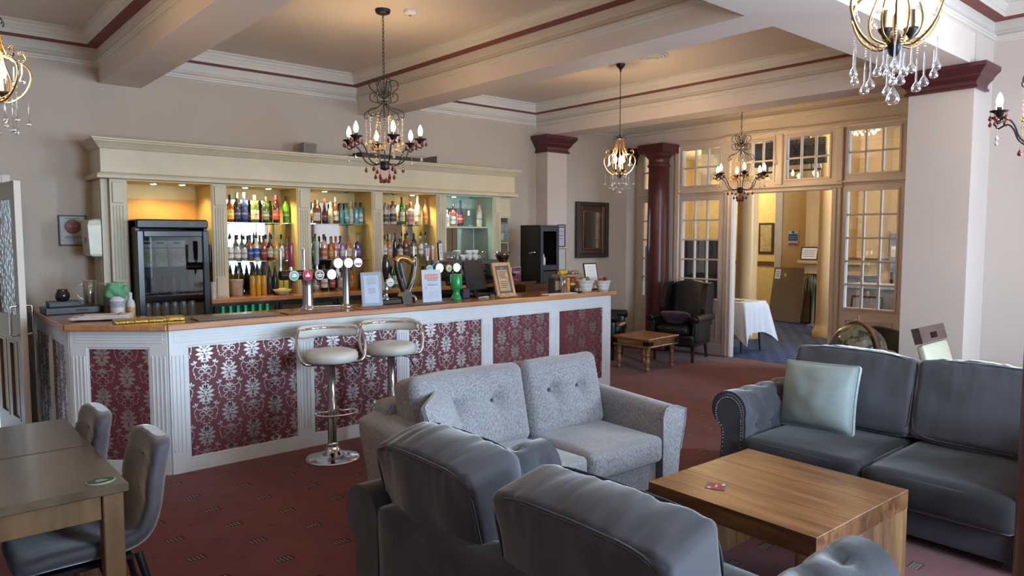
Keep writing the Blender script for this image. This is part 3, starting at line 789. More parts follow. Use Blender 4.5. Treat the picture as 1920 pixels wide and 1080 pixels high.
# ------------------------------------------------------------------ bottles on the back bar
ORD = 'first second third fourth fifth sixth seventh eighth ninth tenth eleventh twelfth'.split()
PROF = {
 'spirit': [(.86, 0), (1, .02), (1, .56), (.92, .63), (.55, .71), (.38, .76), (.36, .92)],
 'wine': [(.9, 0), (1, .02), (1, .60), (.93, .66), (.55, .75), (.38, .82), (.36, .94)],
 'square': [(.92, 0), (1, .02), (1, .60), (.90, .66), (.45, .71), (.36, .74), (.36, .88)],
 'cognac': [(.9, 0), (1, .02), (.98, .25), (.80, .45), (.50, .62), (.33, .78), (.30, .94)],
 'decanter': [(.95, 0), (1, .03), (.9, .18), (.55, .42), (.30, .60), (.28, .80)],
 'pour': [(.86, 0), (1, .02), (1, .52), (.92, .58), (.5, .66), (.36, .70), (.34, .84)]}
def bottle(x, y, z, h, r, shape, gcol, lab, cap, label, cat='bottle', group=None, liquid=None, opaque=True):
    t = thing('bottle', label, cat, (x, y, z), random.uniform(-.4, .4), group)
    pr = PROF[shape]; seg = 14
    sq = shape == 'square'
    def ring(rr, zz):
        out = []
        for i in range(seg):
            a = 2 * PI * i / seg
            k = 1.0
            if sq and rr > .5 * r: k = (abs(math.cos(a)) ** 5 + abs(math.sin(a)) ** 5) ** -.2 * .92
            out.append((rr * k * math.cos(a), rr * k * math.sin(a), zz))
        return out
    name = 'glass_' + '_'.join('%02d' % int(c * 99) for c in gcol)
    gm = mat('op' + name, gcol, 0.08, var=0.05, coat=0.6, spec=0.6) if opaque else glass(name, gcol, .12, .03)
    MB().loft([ring(a * r, q * h) for a, q in pr]).build('glass_body', gm, t)
    top = pr[-1]
    if liquid:
        MB().loft([ring(a * r * .93, max(.006, q * h)) for a, q in pr[:3]] ).build('liquid', mat('liq_' + '_'.join('%02d' % int(c * 99) for c in liquid), liquid, .15, var=.05), t)
    if lab:
        z0, z1 = h * .12, h * .46
        MB().loft([ring(r * 1.012, z0), ring(r * 1.012, z1)], False).build('paper_label', mat('label_' + '_'.join('%02d' % int(c * 99) for c in lab), lab, .55, var=.25, scale=45, detail=1), t)
        MB().loft([ring(r * 1.02, z0 + (z1 - z0) * .42), ring(r * 1.02, z0 + (z1 - z0) * .62)], False).build('label_band', mat('lband_' + '_'.join('%02d' % int(c * 99) for c in lab), tuple(min(1, .25 + .3 * (1 - c)) if c > .4 else min(1, c * 2 + .12) for c in lab), .55, var=.3, scale=60), t)
    ch = h * top[1]
    cm = mat('cap_' + '_'.join('%02d' % int(c * 99) for c in cap), cap, .35, var=.05)
    if shape == 'pour':
        MB().lathe([(r * .36, ch - .004), (r * .40, ch + .012), (r * .30, ch + .03), (.006, ch + .034), (.004, h * .97 + .02)], seg=8).build('pourer', cm, t)
    else:
        MB().lathe([(top[0] * r * 1.10, ch - h * .10), (top[0] * r * 1.14, ch - h * .09), (top[0] * r * 1.14, h), (top[0] * r, h + .002)], seg=10).build('cap', cm, t)
    return t
AMB = (.16, .05, .012); DK = (.012, .012, .016); GRN = (.03, .12, .025); CLR = (.86, .90, .90); BLU = (.015, .035, .16); LIME = (.13, .42, .03); TEAL = (.10, .30, .30)
ORG = (.48, .13, .02); PNK = (.55, .16, .14); PUR = (.11, .05, .25); GLD = (.55, .30, .07); WHT = (.75, .74, .70); BLKC = (.01, .01, .01); REDC = (.42, .03, .03); NAVY = (.02, .03, .10); CRM = (.62, .52, .34)
S1, S2, S3 = 1.8325, 1.4465, 1.1012
shelves = [
 ('top shelf of the fridge-side bay', S1, [
  (2.602, .272, .036, 'spirit', AMB, (.62, .30, .05), BLKC, 0, 'brown bottle with orange label'), (2.672, .295, .037, 'spirit', DK, NAVY, (.35, .36, .40), 0, 'near-black bottle with navy label and silver cap'), (2.745, .300, .037, 'spirit', BLU, (.03, .05, .22), (.35, .36, .40), 0, 'deep blue bottle with silver cap'),
  (2.848, .278, .038, 'wine', (.10, .16, .035), (.70, .58, .42), (.62, .62, .58), 0, 'olive green bottle with cream and red label'), (2.959, .262, .036, 'wine', (.03, .06, .02), (.20, .24, .18), (.05, .12, .03), 0, 'dark green bottle with grey label'),
  (3.073, .285, .036, 'wine', (.035, .012, .01), (.50, .06, .05), REDC, 0, 'dark bottle with red label and red cap'), (3.182, .275, .034, 'wine', LIME, (.05, .20, .04), (.02, .05, .02), 0, 'bright lime green bottle')]),
 ('middle shelf of the fridge-side bay', S2, [
  (2.590, .27, .034, 'pour', CLR, WHT, BLKC, 1, 'clear bottle with black pourer'), (2.664, .26, .033, 'spirit', CLR, (.70, .72, .72), BLKC, 1, 'clear bottle with white label'), (2.732, .26, .032, 'pour', CLR, (.62, .66, .66), BLKC, 1, 'clear bottle with pale label and pourer'),
  (2.797, .26, .031, 'spirit', (.35, .11, .02), (.03, .06, .25), BLKC, 0, 'amber bottle with blue foot label'), (2.862, .275, .033, 'pour', (.55, .60, .62), (.04, .10, .40), BLKC, 0, 'pale bottle with bright blue label'), (2.931, .255, .033, 'spirit', (.30, .05, .015), (.20, .05, .03), BLKC, 0, 'reddish amber bottle with dark label'),
  (2.998, .28, .032, 'pour', (.10, .03, .012), (.50, .40, .30), BLKC, 0, 'dark brown bottle with pourer'), (3.062, .26, .031, 'spirit', GLD, (.55, .38, .14), (.45, .30, .06), 0, 'golden whisky bottle'), (3.124, .265, .030, 'spirit', CLR, (.66, .60, .52), BLKC, 1, 'clear bottle with sand label'), (3.187, .265, .031, 'pour', CLR, (.55, .10, .08), REDC, 1, 'clear bottle with red label')]),
 ('top shelf of the centre bay', S1, [
  (3.515, .25, .042, 'square', (.13, .05, .02), (.60, .50, .36), (.32, .26, .16), 0, 'squat brown bottle with cream label'), (3.622, .262, .041, 'cognac', (.012, .008, .01), (.10, .02, .03), REDC, 0, 'black bottle with red neck'), (3.690, .235, .027, 'spirit', (.62, .56, .30), None, (.70, .55, .15), 0, 'slim pale yellow bottle'),
  (3.752, .292, .034, 'spirit', (.25, .06, .03), (.74, .66, .46), (.72, .64, .40), 0, 'tall bottle with wide cream label'), (3.818, .228, .030, 'square', TEAL, None, (.03, .10, .11), 0, 'teal glass bottle'), (3.880, .228, .030, 'square', (.09, .26, .27), (.16, .34, .34), (.03, .09, .10), 0, 'darker teal glass bottle'),
  (3.935, .25, .040, 'square', (.52, .50, .28), (.60, .57, .36), (.66, .60, .34), 0, 'broad pale straw coloured bottle'), (4.002, .24, .030, 'square', (.12, .36, .42), None, (.02, .06, .07), 0, 'blue-green square bottle'), (4.064, .24, .032, 'square', (.12, .34, .34), (.66, .68, .64), BLKC, 0, 'teal bottle with white label')]),
 ('middle shelf of the centre bay', S2, [
  (3.50, .272, .035, 'spirit', (.03, .26, .06), (.12, .38, .14), (.02, .06, .02), 0, 'bright green bottle'), (3.60, .268, .041, 'square', (.55, .40, .36), (.48, .10, .09), BLKC, 0, 'clear bottle with red lower label'), (3.679, .235, .030, 'square', ORG, (.62, .24, .06), (.30, .10, .03), 0, 'orange spirit bottle'),
  (3.750, .248, .037, 'square', (.55, .30, .30), (.52, .08, .12), REDC, 0, 'pink bottle with crimson label'), (3.825, .242, .030, 'square', (.24, .15, .42), (.45, .40, .55), (.30, .26, .40), 0, 'lilac bottle'), (3.900, .245, .036, 'square', (.52, .16, .06), (.60, .50, .44), (.30, .10, .05), 0, 'burnt orange bottle with pale band'), (4.015, .250, .036, 'square', PUR, (.16, .10, .32), (.30, .30, .36), 0, 'deep purple bottle')]),
 ('worktop of the centre bay', S3, [
  (3.50, .20, .036, 'square', (.36, .22, .18), (.50, .34, .28), (.3, .1, .05), 0, 'small pinkish bottle'), (3.60, .285, .038, 'wine', DK, WHT, BLKC, 0, 'black wine bottle with white label'), (3.690, .265, .034, 'spirit', (.02, .02, .02), (.30, .05, .06), BLKC, 0, 'black bottle with small red label'),
  (3.800, .24, .036, 'spirit', CLR, (.5, .5, .5), BLKC, 1, 'clear gin bottle'), (3.935, .255, .036, 'spirit', ORG, (.55, .18, .05), BLKC, 0, 'orange aperitif bottle'), (4.050, .255, .030, 'wine', (.10, .02, .03), None, (.35, .05, .06), 0, 'dark red bottle')]),
 ('top shelf left of coffee machine', S1, [
  (4.372, .245, .034, 'spirit', (.55, .55, .50), (.06, .06, .06), (.30, .25, .18), 0, 'pale bottle with black label'), (4.478, .268, .044, 'square', (.60, .54, .46), (.06, .05, .05), (.42, .08, .06), 0, 'broad clear bottle with black label and red stopper'), (4.598, .320, .033, 'wine', (.02, .20, .03), (.60, .60, .48), (.25, .04, .04), 0, 'tall green whisky bottle'),
  (4.718, .262, .043, 'square', (.60, .50, .46), (.52, .20, .20), (.20, .06, .05), 0, 'clear bottle with rose label'), (4.825, .345, .036, 'spirit', (.74, .72, .64), (.72, .70, .58), (.80, .74, .60), 0, 'tall frosted white bottle'), (4.930, .310, .032, 'spirit', (.66, .40, .28), (.72, .26, .08), (.72, .18, .05), 0, 'peach bottle with orange label and cap')]),
 ('middle shelf left of coffee machine', S2, [
  (4.366, .255, .030, 'spirit', (.45, .30, .14), WHT, BLKC, 0, 'pale amber bottle with white label'), (4.434, .275, .034, 'square', GLD, (.66, .28, .24), (.60, .50, .30), 0, 'gold bottle with slanted red label'), (4.500, .285, .026, 'wine', (.012, .014, .02), None, BLKC, 0, 'slim black bottle'),
  (4.570, .22, .036, 'square', (.02, .035, .02), (.60, .62, .55), (.02, .03, .02), 0, 'dark square bottle with cream emblem label'), (4.658, .275, .038, 'spirit', (.26, .07, .02), (.08, .03, .02), BLKC, 0, 'amber bourbon bottle with dark label'), (4.760, .280, .036, 'wine', (.05, .018, .01), (.68, .62, .55), BLKC, 0, 'dark rum bottle with white label'),
  (4.862, .30, .032, 'pour', CLR, WHT, BLKC, 1, 'clear rum bottle with pourer'), (4.934, .31, .032, 'pour', CLR, (.60, .22, .18), BLKC, 1, 'clear bottle with red script label and pourer')]),
 ('worktop behind the hand pump', S3, [
  (4.41, .20, .034, 'spirit', (.55, .56, .55), (.30, .30, .30), BLKC, 0, 'small grey bottle'), (4.50, .285, .037, 'wine', (.01, .22, .05), (.55, .60, .55), (.03, .25, .06), 0, 'green bottle with round white label'), (4.60, .24, .035, 'spirit', DK, (.4, .35, .28), BLKC, 0, 'dark bottle with tan label')]),
 ('painted shelf above the coffee machine', 1.8155, [
  (5.255, .20, .034, 'spirit', (.55, .48, .42), (.62, .56, .48), (.4, .4, .4), 0, 'short pale bottle'), (5.355, .272, .037, 'square', (.40, .05, .04), (.70, .66, .62), BLKC, 0, 'red bottle with white label and black cap'), (5.475, .325, .040, 'cognac', (.015, .03, .07), (.30, .05, .04), (.02, .08, .20), 0, 'tall blue-black cognac bottle with gold seal'), (5.605, .20, .046, 'decanter', CLR, None, (.75, .78, .78), 1, 'glass decanter'), (5.765, .335, .036, 'spirit', (.70, .62, .36), (.66, .62, .52), (.50, .10, .12), 0, 'pale liqueur bottle with red cap')]),
]
for where, z, lst in shelves:
    for i, (x, h, r, shp, gc, lb, cp, clear, desc) in enumerate(lst):
        gap_ = min([abs(x - q[0]) for k, q in enumerate(lst) if k != i])
        bottle(x, 7.27 + random.uniform(-.012, .012), z, h, min(r, gap_ * .485), shp, gc, lb, cp, desc + ', ' + where, group='bottles on the back bar', opaque=not clear, liquid=(.62, .64, .62) if clear and shp != 'decanter' else None)
# juice bottles with conical pourers on the worktop
JM = [(.55, .30, .03), (.60, .33, .03), (.58, .31, .03), (.03, .03, .06), (.02, .02, .035), (.42, .45, .06), (.50, .52, .10)]
for i, x in enumerate((2.772, 2.830, 2.888, 2.946, 3.004, 3.062, 3.120)):
    j = thing('juice_bottle', '%s juice bottle with black cone spout, %s in its row' % (('orange', 'orange', 'orange', 'black', 'navy', 'lime', 'pale lime')[i], ORD[i]), 'juice bottle', (x, 7.17, S3), 0, 'juice bottles on the back worktop')
    MB().lathe([(.024, 0), (.028, .01), (.028, .17), (.024, .19), (.016, .20)], seg=12).build('container', mat('juice_%d' % i, JM[i], .2, var=.08), j)
    MB().lathe([(.018, .198), (.019, .225), (.016, .23), (.005, .29), (.002, .295)], seg=10).build('spout', M_BLACK, j)
p = thing('tin_pail', 'pale grey tin pail beside the juice bottles', 'pail', (2.62, 7.20, S3))
MB().lathe([(.055, 0), (.060, .005), (.062, .15), (.066, .155), (.066, .165), (.06, .165), (.056, .02), (.0, .018)], seg=20).build('bucket', mat('pale_tin', (.52, .50, .47), .45, metal=.3, var=.15, scale=18), p)
MB().tube([(.062 * math.cos(a), -.03 - .02 * math.sin(a), .15 - .05 * math.sin(a)) for a in [PI * i / 10 for i in range(11)]], .002, 5).build('handle', M_STEEL, p)
p = thing('fruit_bowl', 'shallow cream bowl of lemons on the back worktop', 'bowl', (3.02, 7.03, S3))
MB().lathe([(.03, 0), (.04, .004), (.085, .04), (.095, .055), (.09, .055), (.06, .025), (.0, .012)], seg=20).build('bowl', mat('cream_china', (.62, .57, .48), .25), p)
for i, (x, y) in enumerate(((3.0, 7.03), (3.045, 7.04), (3.02, 7.0))):
    o = MB().lathe([(.002, -.032), (.012, -.028), (.024, -.01), (.024, .01), (.012, .028), (.002, .034)], seg=10, ax='x').build('lemon', mat('lemon_peel', (.65, .45, .05), .5, bump=.2, bscale=200))
    tag(at(o, (x, y, S3 + .047)), ('left', 'right', 'front')[i] + ' yellow lemon lying in the cream bowl', 'lemon', 'lemons in the bowl')
# ------------------------------------------------------------------ drinks fridge and its contents
fr = thing('drinks_fridge', 'black upright drinks fridge with glass door, lit yellow bay behind it', 'fridge', (1.96, 7.17, 0))
FX0, FX1, FY = 1.655, 2.265, 6.93
b = MB()
b.box(FX0, FX0 + .03, FY, 7.44, 0, 1.845); b.box(FX1 - .03, FX1, FY, 7.44, 0, 1.845); b.box(FX0 + .03, FX1 - .03, 7.41, 7.44, 0, 1.845); b.box(FX0 + .03, FX1 - .03, FY, 7.41, 0, .12); b.bbox(FX0, FX1, FY - .035, 7.44, 1.765, 1.846, .012)
b.build('cabinet', M_BLACK, fr)
b = MB()
for q in ((FX0, FX0 + .055, .12, 1.745), (FX1 - .055, FX1, .12, 1.745), (FX0 + .055, FX1 - .055, .12, .18), (FX0 + .055, FX1 - .055, 1.69, 1.745)): b.bbox(q[0], q[1], FY - .04, FY - .002, q[2], q[3], .006)
d = b.build('door_frame', mat('black_gloss_door', (.015, .015, .018), .22, var=.1), fr)
MB().box(FX0 + .055, FX1 - .055, FY - .024, FY - .018, .18, 1.69).build('door_glass', glass('fridge_glass', (.70, .73, .75), .05, .02), d)
MB().bbox(FX1 + .001, FX1 + .014, FY - .04, FY - .01, 1.45, 1.62, .004).build('hinge', M_BLACK, fr)
for x in (1.84, 2.12): MB().bbox(x - .03, x + .03, FY - .0375, FY - .035, 1.80, 1.815, .001).build('control_strip', mat('grey_print', (.16, .15, .15), .5), fr)
for z in (1.42, 1.16, .955, .60, .30): MB().box(FX0 + .032, FX1 - .032, FY + .01, 7.40, z - .012, z).build('fridge_shelf', M_BLKM, fr)
settle(fr)
M_CAN = mat('pale_can_aluminium', (.50, .52, .50), .35, metal=.5, var=.1, scale=20); M_CANP = mat('can_dark_print', (.05, .09, .11), .5)
M_CANW = mat('can_shelf_grey', (.06, .07, .10), .4)
for i in range(6):
    x = 1.742 + i * .076
    c = thing('drinks_can', 'pale can with dark dotted print on the lower fridge shelf, %s from the left' % ORD[i], 'can', (x, 6.985, .956), 0, 'cans in the fridge')
    MB().lathe([(.026, 0), (.033, .008), (.033, .125), (.027, .14), (.027, .144), (.024, .141)], seg=16).build('can_body', M_CAN, c)
    for a in range(3):
        for r_ in range(3):
            an = R(-90 + (a - 1) * 26)
            o = MB().box(-.005, .005, -.0012, 0, -.005, .005).build('print_square', M_CANP, c); at(o, (.0335 * math.cos(an), .0335 * math.sin(an), .075 + r_ * .015), (0, 0, an + PI / 2))
for i in range(6):
    x = 1.742 + i * .08
    o = MB().lathe([(.026, 0), (.032, .006), (.032, .12), (.02, .15), (.02, .165), (.0, .166)], seg=12).build('dark_bottle', M_CANW)
    tag(at(o, (x, 7.04, 1.161)), 'dark small bottle on the middle fridge shelf, %s from the left' % ORD[i], 'bottle', 'dark bottles in the fridge')
PCH = mat('pouch_silver_white', (.58, .58, .55), .4, var=.06)
for i, (x, w, lc, nm) in enumerate(((1.755, .10, (.35, .42, .20), 'green'), (1.865, .13, (.40, .46, .24), 'pale green'), (2.005, .16, (.50, .34, .34), 'pink'))):
    p_ = thing('drink_pouch', 'white standing drinks pouch with %s print on the upper fridge shelf' % nm, 'pouch', (x, 6.985, 1.421), 0, 'pouches in the fridge')
    b = MB(); rings = []
    for t in [j / 8 for j in range(9)]:
        th = .035 * (1 - t) ** .7 + .004; ww = w / 2 * (1 - .06 * math.sin(PI * t))
        rings.append([(ww * math.cos(2 * PI * k / 16) if abs(math.cos(2 * PI * k / 16)) < .999 else ww * math.copysign(1, math.cos(2 * PI * k / 16)), th * math.sin(2 * PI * k / 16), .235 * t) for k in range(16)])
    b.loft(rings).build('pouch_body', PCH, p_)
    MB().bbox(-w * .36, w * .36, -.040, -.036, .035, .14, .001).build('pouch_print', mat('pouch_print_%d' % i, lc, .5, var=.35, scale=40), p_)
    MB().bbox(-w * .40, w * .40, -.032, -.029, .165, .172, .001).build('pouch_lettering', M_INK, p_)
    MB().bbox(-.03, .03, -.014, -.008, .205, .222, .002).build('pouch_slot', M_INK, p_)
# ------------------------------------------------------------------ beer fonts
def lens(parent, x, y, z, r, face, ringc=None, motif=None, name='tap_lens'):
    """round illuminated badge facing -y"""
    ln = MB().lathe([(r * .9, 0), (r, -.006), (r, -.016), (r * .93, -.022)], (0, 0, 0), 24, ax='y').build(name, mat('lens_rim_silver', (.6, .6, .62), .25, metal=.8), parent)
    at(ln, (x, y, z))
    MB().lathe([(r * .93, -.0215), (r * .90, -.0235), (0.001, -.024)], (0, 0, 0), 24, ax='y').build('lens_face', face, ln)
    if ringc: MB().lathe([(r * .72, -.0242), (0.001, -.0250)], (0, 0, 0), 22, ax='y').build('lens_disc', ringc, ln)
    if motif:
        for (x0, x1, z0, z1, m) in motif: MB().box(x0 * r, x1 * r, -.0258, -.0245, z0 * r, z1 * r).build('lens_mark', m, ln)
    return ln
LITW = glow('lens_lit_white', (.86, .88, .86), 1.1)
LWHT = mat('lens_white', (.72, .74, .72), .3); LGRN = mat('lens_green', (.04, .42, .30), .35); LRED = mat('lens_red', (.62, .05, .10), .35); LBLK = mat('lens_black', (.03, .03, .035), .35); LYEL = mat('lens_yellow', (.70, .48, .06), .4); LPNK = mat('lens_pink', (.75, .06, .28), .4); LCRM = mat('lens_cream', (.66, .60, .40), .35); LBLU = mat('lens_blue', (.05, .16, .52), .3)
f1 = thing('beer_font', 'steel T-bar beer font with four round badges and a burgundy tap handle', 'beer tap', (2.67, 5.70, ZT))
MB().lathe([(.055, 0), (.055, .012), (.046, .02), (.043, .05), (.041, .20), (.044, .235), (.06, .27)], seg=24).build('column', M_STEEL, f1)
MB().lathe([(.036, -.24), (.040, -.235), (.040, .24), (.036, .245)], (0, 0, .295), 20, ax='x').build('cross_bar', mat('dark_chrome', (.10, .09, .09), .2, metal=.9), f1)
W_ = LWHT
for x, face, disc, mo in ((-.145, LWHT, LGRN, [(-.45, .45, -.22, .25, LWHT), (-.25, .25, .25, .42, LWHT)]), (-.025, LRED, None, [(-.45, .45, -.28, .08, LWHT), (-.15, .15, .08, .42, LWHT), (-.05, .05, .4, .62, LWHT)]), (.082, LWHT, LBLK, [(-.62, .62, -.12, .12, LWHT), (-.4, .4, -.38, -.22, LWHT), (-.16, .16, .2, .52, LYEL)]), (.193, LITW, None, None)):
    lens(f1, x, -.042, .292, .045, face, disc, mo)
    MB().tube([(x, -.01, .258), (x, -.03, .24), (x, -.03, .205)], [.012, .010, .006], 8).build('spout', M_BLACK, f1)
def handle(parent, x, z0, prof, m, y=-.005, flat=1.0, name='tap_handle'):
    o = MB()
    for i in range(1): o.loft([[(r * math.cos(2 * PI * k / 12), r * flat * math.sin(2 * PI * k / 12), z) for k in range(12)] for r, z in prof])
    h = o.build(name, m, parent); at(h, (x, y, z0)); return h
M_BURG = mat('burgundy_handle', (.26, .015, .05), .25, coat=.4)
for x, prof, m in ((-.235, [(.010, 0), (.012, .05), (.016, .10), (.018, .18), (.012, .19)], M_STEEL), (-.145, [(.019, .03), (.022, .04), (.026, .20), (.024, .225), (.018, .23)], M_BURG), (-.03, [(.010, .02), (.009, .05), (.016, .17), (.012, .185)], M_CHROME), (.085, [(.016, .04), (.019, .05), (.021, .19), (.024, .20), (.026, .235), (.02, .24)], mat('grey_green_handle', (.33, .36, .33), .4))):
    MB().lathe([(.012, 0), (.013, .02), (.009, .045)], (x, -.005, .33), 10).build('handle_ferrule', M_CHROME, f1)
    handle(f1, x, .335, prof, m)
f2 = thing('beer_font', 'slim steel pillar font with three lit white badges', 'beer tap', (3.04, 5.72, ZT))
MB().lathe([(.06, 0), (.06, .008), (.034, .012), (.031, .03), (.030, .36), (.034, .37)], seg=22).build('column', M_STEEL, f2)
MB().lathe([(.026, -.13), (.028, -.125), (.028, .125), (.026, .13)], (0, 0, .385), 16, ax='x').build('cross_bar', M_STEEL, f2)
lens(f2, -.098, -.03, .385, .046, LITW); lens(f2, 0, -.03, .385, .045, LITW); lens(f2, .094, -.03, .385, .042, LITW, None, [(-.75, .75, -.55, -.02, LPNK)])
for x in (-.098, 0, .094): handle(f2, x, .41, [(.007, 0), (.009, .03), (.011, .08), (.008, .09)], M_CHROME)
MB().tube([(-.05, .02, .012), (-.16, .05, .012), (-.30, .09, .012)], .004, 6).build('drip_pipe', M_BRASSY if 'M_BRASSY' in globals() else M_STEEL, f2)
hp = thing('hand_pump', 'black and chrome cask ale hand pump with round clip badge', 'hand pump', (3.43, 5.68, ZT))
MB().bbox(-.09, .13, -.045, .06, 0, .045, .006).build('drip_tray', M_BLKM, hp)
MB().lathe([(.035, .04), (.038, .05), (.022, .065), (.018, .10), (.026, .12), (.028, .14), (.018, .17), (.014, .20)], (-.01, 0, 0), 16).build('pump_base', M_CHROME, hp)
MB().lathe([(.014, .20), (.02, .23), (.034, .30), (.037, .36), (.030, .42), (.018, .45), (.0, .455)], (-.01, 0, 0), 16).build('pump_handle', mat('black_wood_gloss', (.012, .010, .010), .12, coat=.6), hp)
lens(hp, -.005, -.045, .20, .042, LWHT, None, [(-.5, .5, -.1, .1, mat('badge_grey', (.3, .3, .34), .5))])
MB().tube(spline([(-.10, .02, .0), (-.105, .02, .10), (-.075, .02, .15), (-.045, .02, .12), (-.05, .02, .04)], 5), .005, 6).build('swan_neck', M_CHROME, hp)
# sculpted harp-shaped stout font
hf = thing('harp_beer_font', 'harp-shaped black, gold and blue stout font on the bar', 'beer tap', (3.66, 5.70, ZT))
M_HB = mat('bronze_black', (.05, .038, .02), .25, metal=.4); M_HG = mat('satin_gold', (.42, .25, .08), .3, metal=.7); M_HBL = mat('deep_blue_enamel', (.02, .07, .26), .2, coat=.5); M_HW = mat('white_enamel', (.72, .74, .76), .3)
MB().prism([(-.07, 0), (.06, 0), (.045, .05), (.0, .13), (-.05, .12), (-.085, .06)], -.04, .04, 'y').build('font_base', M_HB, hf)
MB().tube(spline([(-.035, 0, .10), (-.075, 0, .20), (-.115, 0, .34), (-.11, 0, .40)], 6), [.030, .028, .027, .027, .026, .025, .025, .025, .024, .024, .024, .024, .024, .024, .024, .024, .024, .024, .022][:19], 10).build('harp_back', M_HB, hf)
MB().tube(spline([(-.118, 0, .385), (-.09, 0, .415), (-.04, 0, .415), (.01, 0, .40), (.05, 0, .375), (.075, 0, .40)], 6), .030, 10).build('harp_neck', M_HG, hf)
MB().tube(spline([(-.005, 0, .10), (.03, 0, .17), (.06, 0, .26), (.075, 0, .36), (.07, 0, .42)], 6), .027, 10).build('harp_pillar', M_HB, hf)
MB().tube(spline([(.0, -.024, .10), (.034, -.024, .17), (.064, -.024, .26), (.078, -.024, .36), (.074, -.024, .425)], 6), .018, 8, flat=.5).build('pillar_white_edge', M_HW, hf)
MB().tube(spline([(.002, -.031, .12), (.036, -.031, .18), (.050, -.031, .215)], 6), .013, 8, flat=.4).build('pillar_blue_inlay', M_HBL, hf)
MB().tube(spline([(.073, -.031, .335), (.076, -.031, .38), (.073, -.031, .41)], 5), .013, 8, flat=.4).build('pillar_blue_inlay', M_HBL, hf)
MB().tube(spline([(-.03, -.018, .17), (-.06, -.020, .27), (-.085, -.020, .37)], 6), .016, 8, flat=.5).build('sound_board', mat('pale_blue_enamel', (.18, .34, .62), .2, coat=.5), hf)
MB().tube(spline([(-.045, -.025, .13), (-.065, -.026, .19), (-.078, -.026, .23)], 5), .007, 6).build('steel_line', M_CHROME, hf)
text('font_lettering', 'GUINNESS', .024, (.066, -.0395, .275), (R(90), R(-76), 0), M_INK, hf)
MB().lathe([(.010, 0), (.014, .03), (.010, .06), (.013, .14), (.016, .15)], (.072, 0, .42), 10).build('tap_handle', M_CHROME, hf)
MB().tube(spline([(.02, -.02, .06), (.05, -.05, .05), (.055, -.06, .02)], 4), .015, 8).build('spout', M_STEEL, hf)
# font with four badges behind the events card
f3 = thing('beer_font', 'steel four-badge font with tall branded tap handles behind the events card', 'beer tap', (4.02, 5.74, ZT))
MB().lathe([(.055, 0), (.055, .01), (.033, .016), (.031, .03), (.030, .27), (.034, .29)], (.0, 0, 0), 22).build('column', M_STEEL, f3)
MB().lathe([(.03, -.16), (.032, -.155), (.032, .21), (.03, .215)], (0, 0, .305), 16, ax='x').build('cross_bar', mat('dark_chrome', (.1, .09, .09), .2, metal=.9), f3)
lens(f3, -.115, -.035, .305, .040, LWHT, LGRN, [(-.4, .4, -.3, .15, LWHT)]); lens(f3, .0, -.035, .310, .048, LITW, None, None); lens(f3, .112, -.035, .305, .038, LCRM, None, [(-.3, .25, -.12, .12, LBLK)]); lens(f3, .205, -.035, .310, .045, LITW, None, [(-.35, .35, .12, .26, LBLK)])
MB().lathe([(.050, .0), (.052, -.004), (.052, -.012)], (-.018, -.012, .312), 22, ax='y').build('blue_bezel', LBLU, f3)
def paddle(parent, x, z0, z1, w0, w1, face, topc, txt=None, tilt=0):
    h = MB().prism([(-w0 / 2, 0), (w0 / 2, 0), (w1 / 2, z1 - z0 - .015), (w1 * .35, z1 - z0), (-w1 * .35, z1 - z0), (-w1 / 2, z1 - z0 - .015)], -.010, .010, 'y').build('tap_handle', face, parent)
    at(h, (x, 0, z0), (0, tilt, 0))
    q = MB().prism([(-w1 / 2 * 1.02, z1 - z0 - .03), (w1 / 2 * 1.02, z1 - z0 - .03), (w1 * .36, z1 - z0 + .001), (-w1 * .36, z1 - z0 + .001)], -.0115, .0115, 'y').build('handle_top', topc, h)
    MB().lathe([(.011, -.05), (.013, -.02), (.010, .002)], (0, 0, 0), 10).build('handle_ferrule', M_BLACK, h)
    return h
h1 = paddle(f3, -.105, .385, .535, .022, .044, mat('handle_silver', (.55, .55, .60), .3), mat('handle_navy', (.03, .06, .18), .3)); 
for k in range(5): MB().bbox(-.008, .008, -.0118, -.0105, .045 + k * .016, .056 + k * .016, .001).build('handle_lettering', mat('handle_maroon', (.28, .05, .12), .4), h1)
h2 = paddle(f3, -.045, .385, .525, .018, .030, mat('handle_rose', (.48, .24, .24), .35), mat('handle_cream', (.62, .52, .40), .4))
h3 = paddle(f3, .05, .385, .575, .032, .042, mat('handle_white', (.70, .70, .74), .35), LBLK, tilt=R(-4))
MB().box(-.0225, -.0165, -.012, .012, .0, .175).build('handle_side', LBLK, h3)
text('handle_lettering', 'CARLING', .030, (.003, -.0112, .085), (R(90), R(-90), 0), M_INK, h3)
# ------------------------------------------------------------------ cards, frames and small things on the bar
def card(name, label, cat, x, y, w, h, tilt, rz, border, paper, mats, thick=.006, inset=.012, base=None):
    """upright card in a holder; mats = list of (u0,u1,v0,v1,material) printed marks, 0..1"""
    c = thing(name, label, cat, (x, y, ZT + .001), rz)
    Mx = Matrix.Rotation(tilt, 4, 'X')
    MB().bbox(-w / 2, w / 2, 0, thick, 0, h, .002).xf(Mx).build('holder' if base else 'frame', border, c)
    MB().box(-w / 2 + inset, w / 2 - inset, -.0012, 0, inset, h - inset).xf(Mx).build('paper', paper, c)
    for u0, u1, v0, v1, m in mats:
        iw, ih = w - 2 * inset, h - 2 * inset
        MB().box(-iw / 2 + u0 * iw, -iw / 2 + u1 * iw, -.0018, -.0013, inset + v0 * ih, inset + v1 * ih).xf(Mx).build('print_line', m, c)
    return c, Mx
M_LAV = mat('lavender_paper', (.52, .52, .66), .6); M_LTXT = mat('faded_lilac_print', (.26, .26, .38), .6); M_ACR = mat('blue_grey_card', (.20, .24, .30), .6)
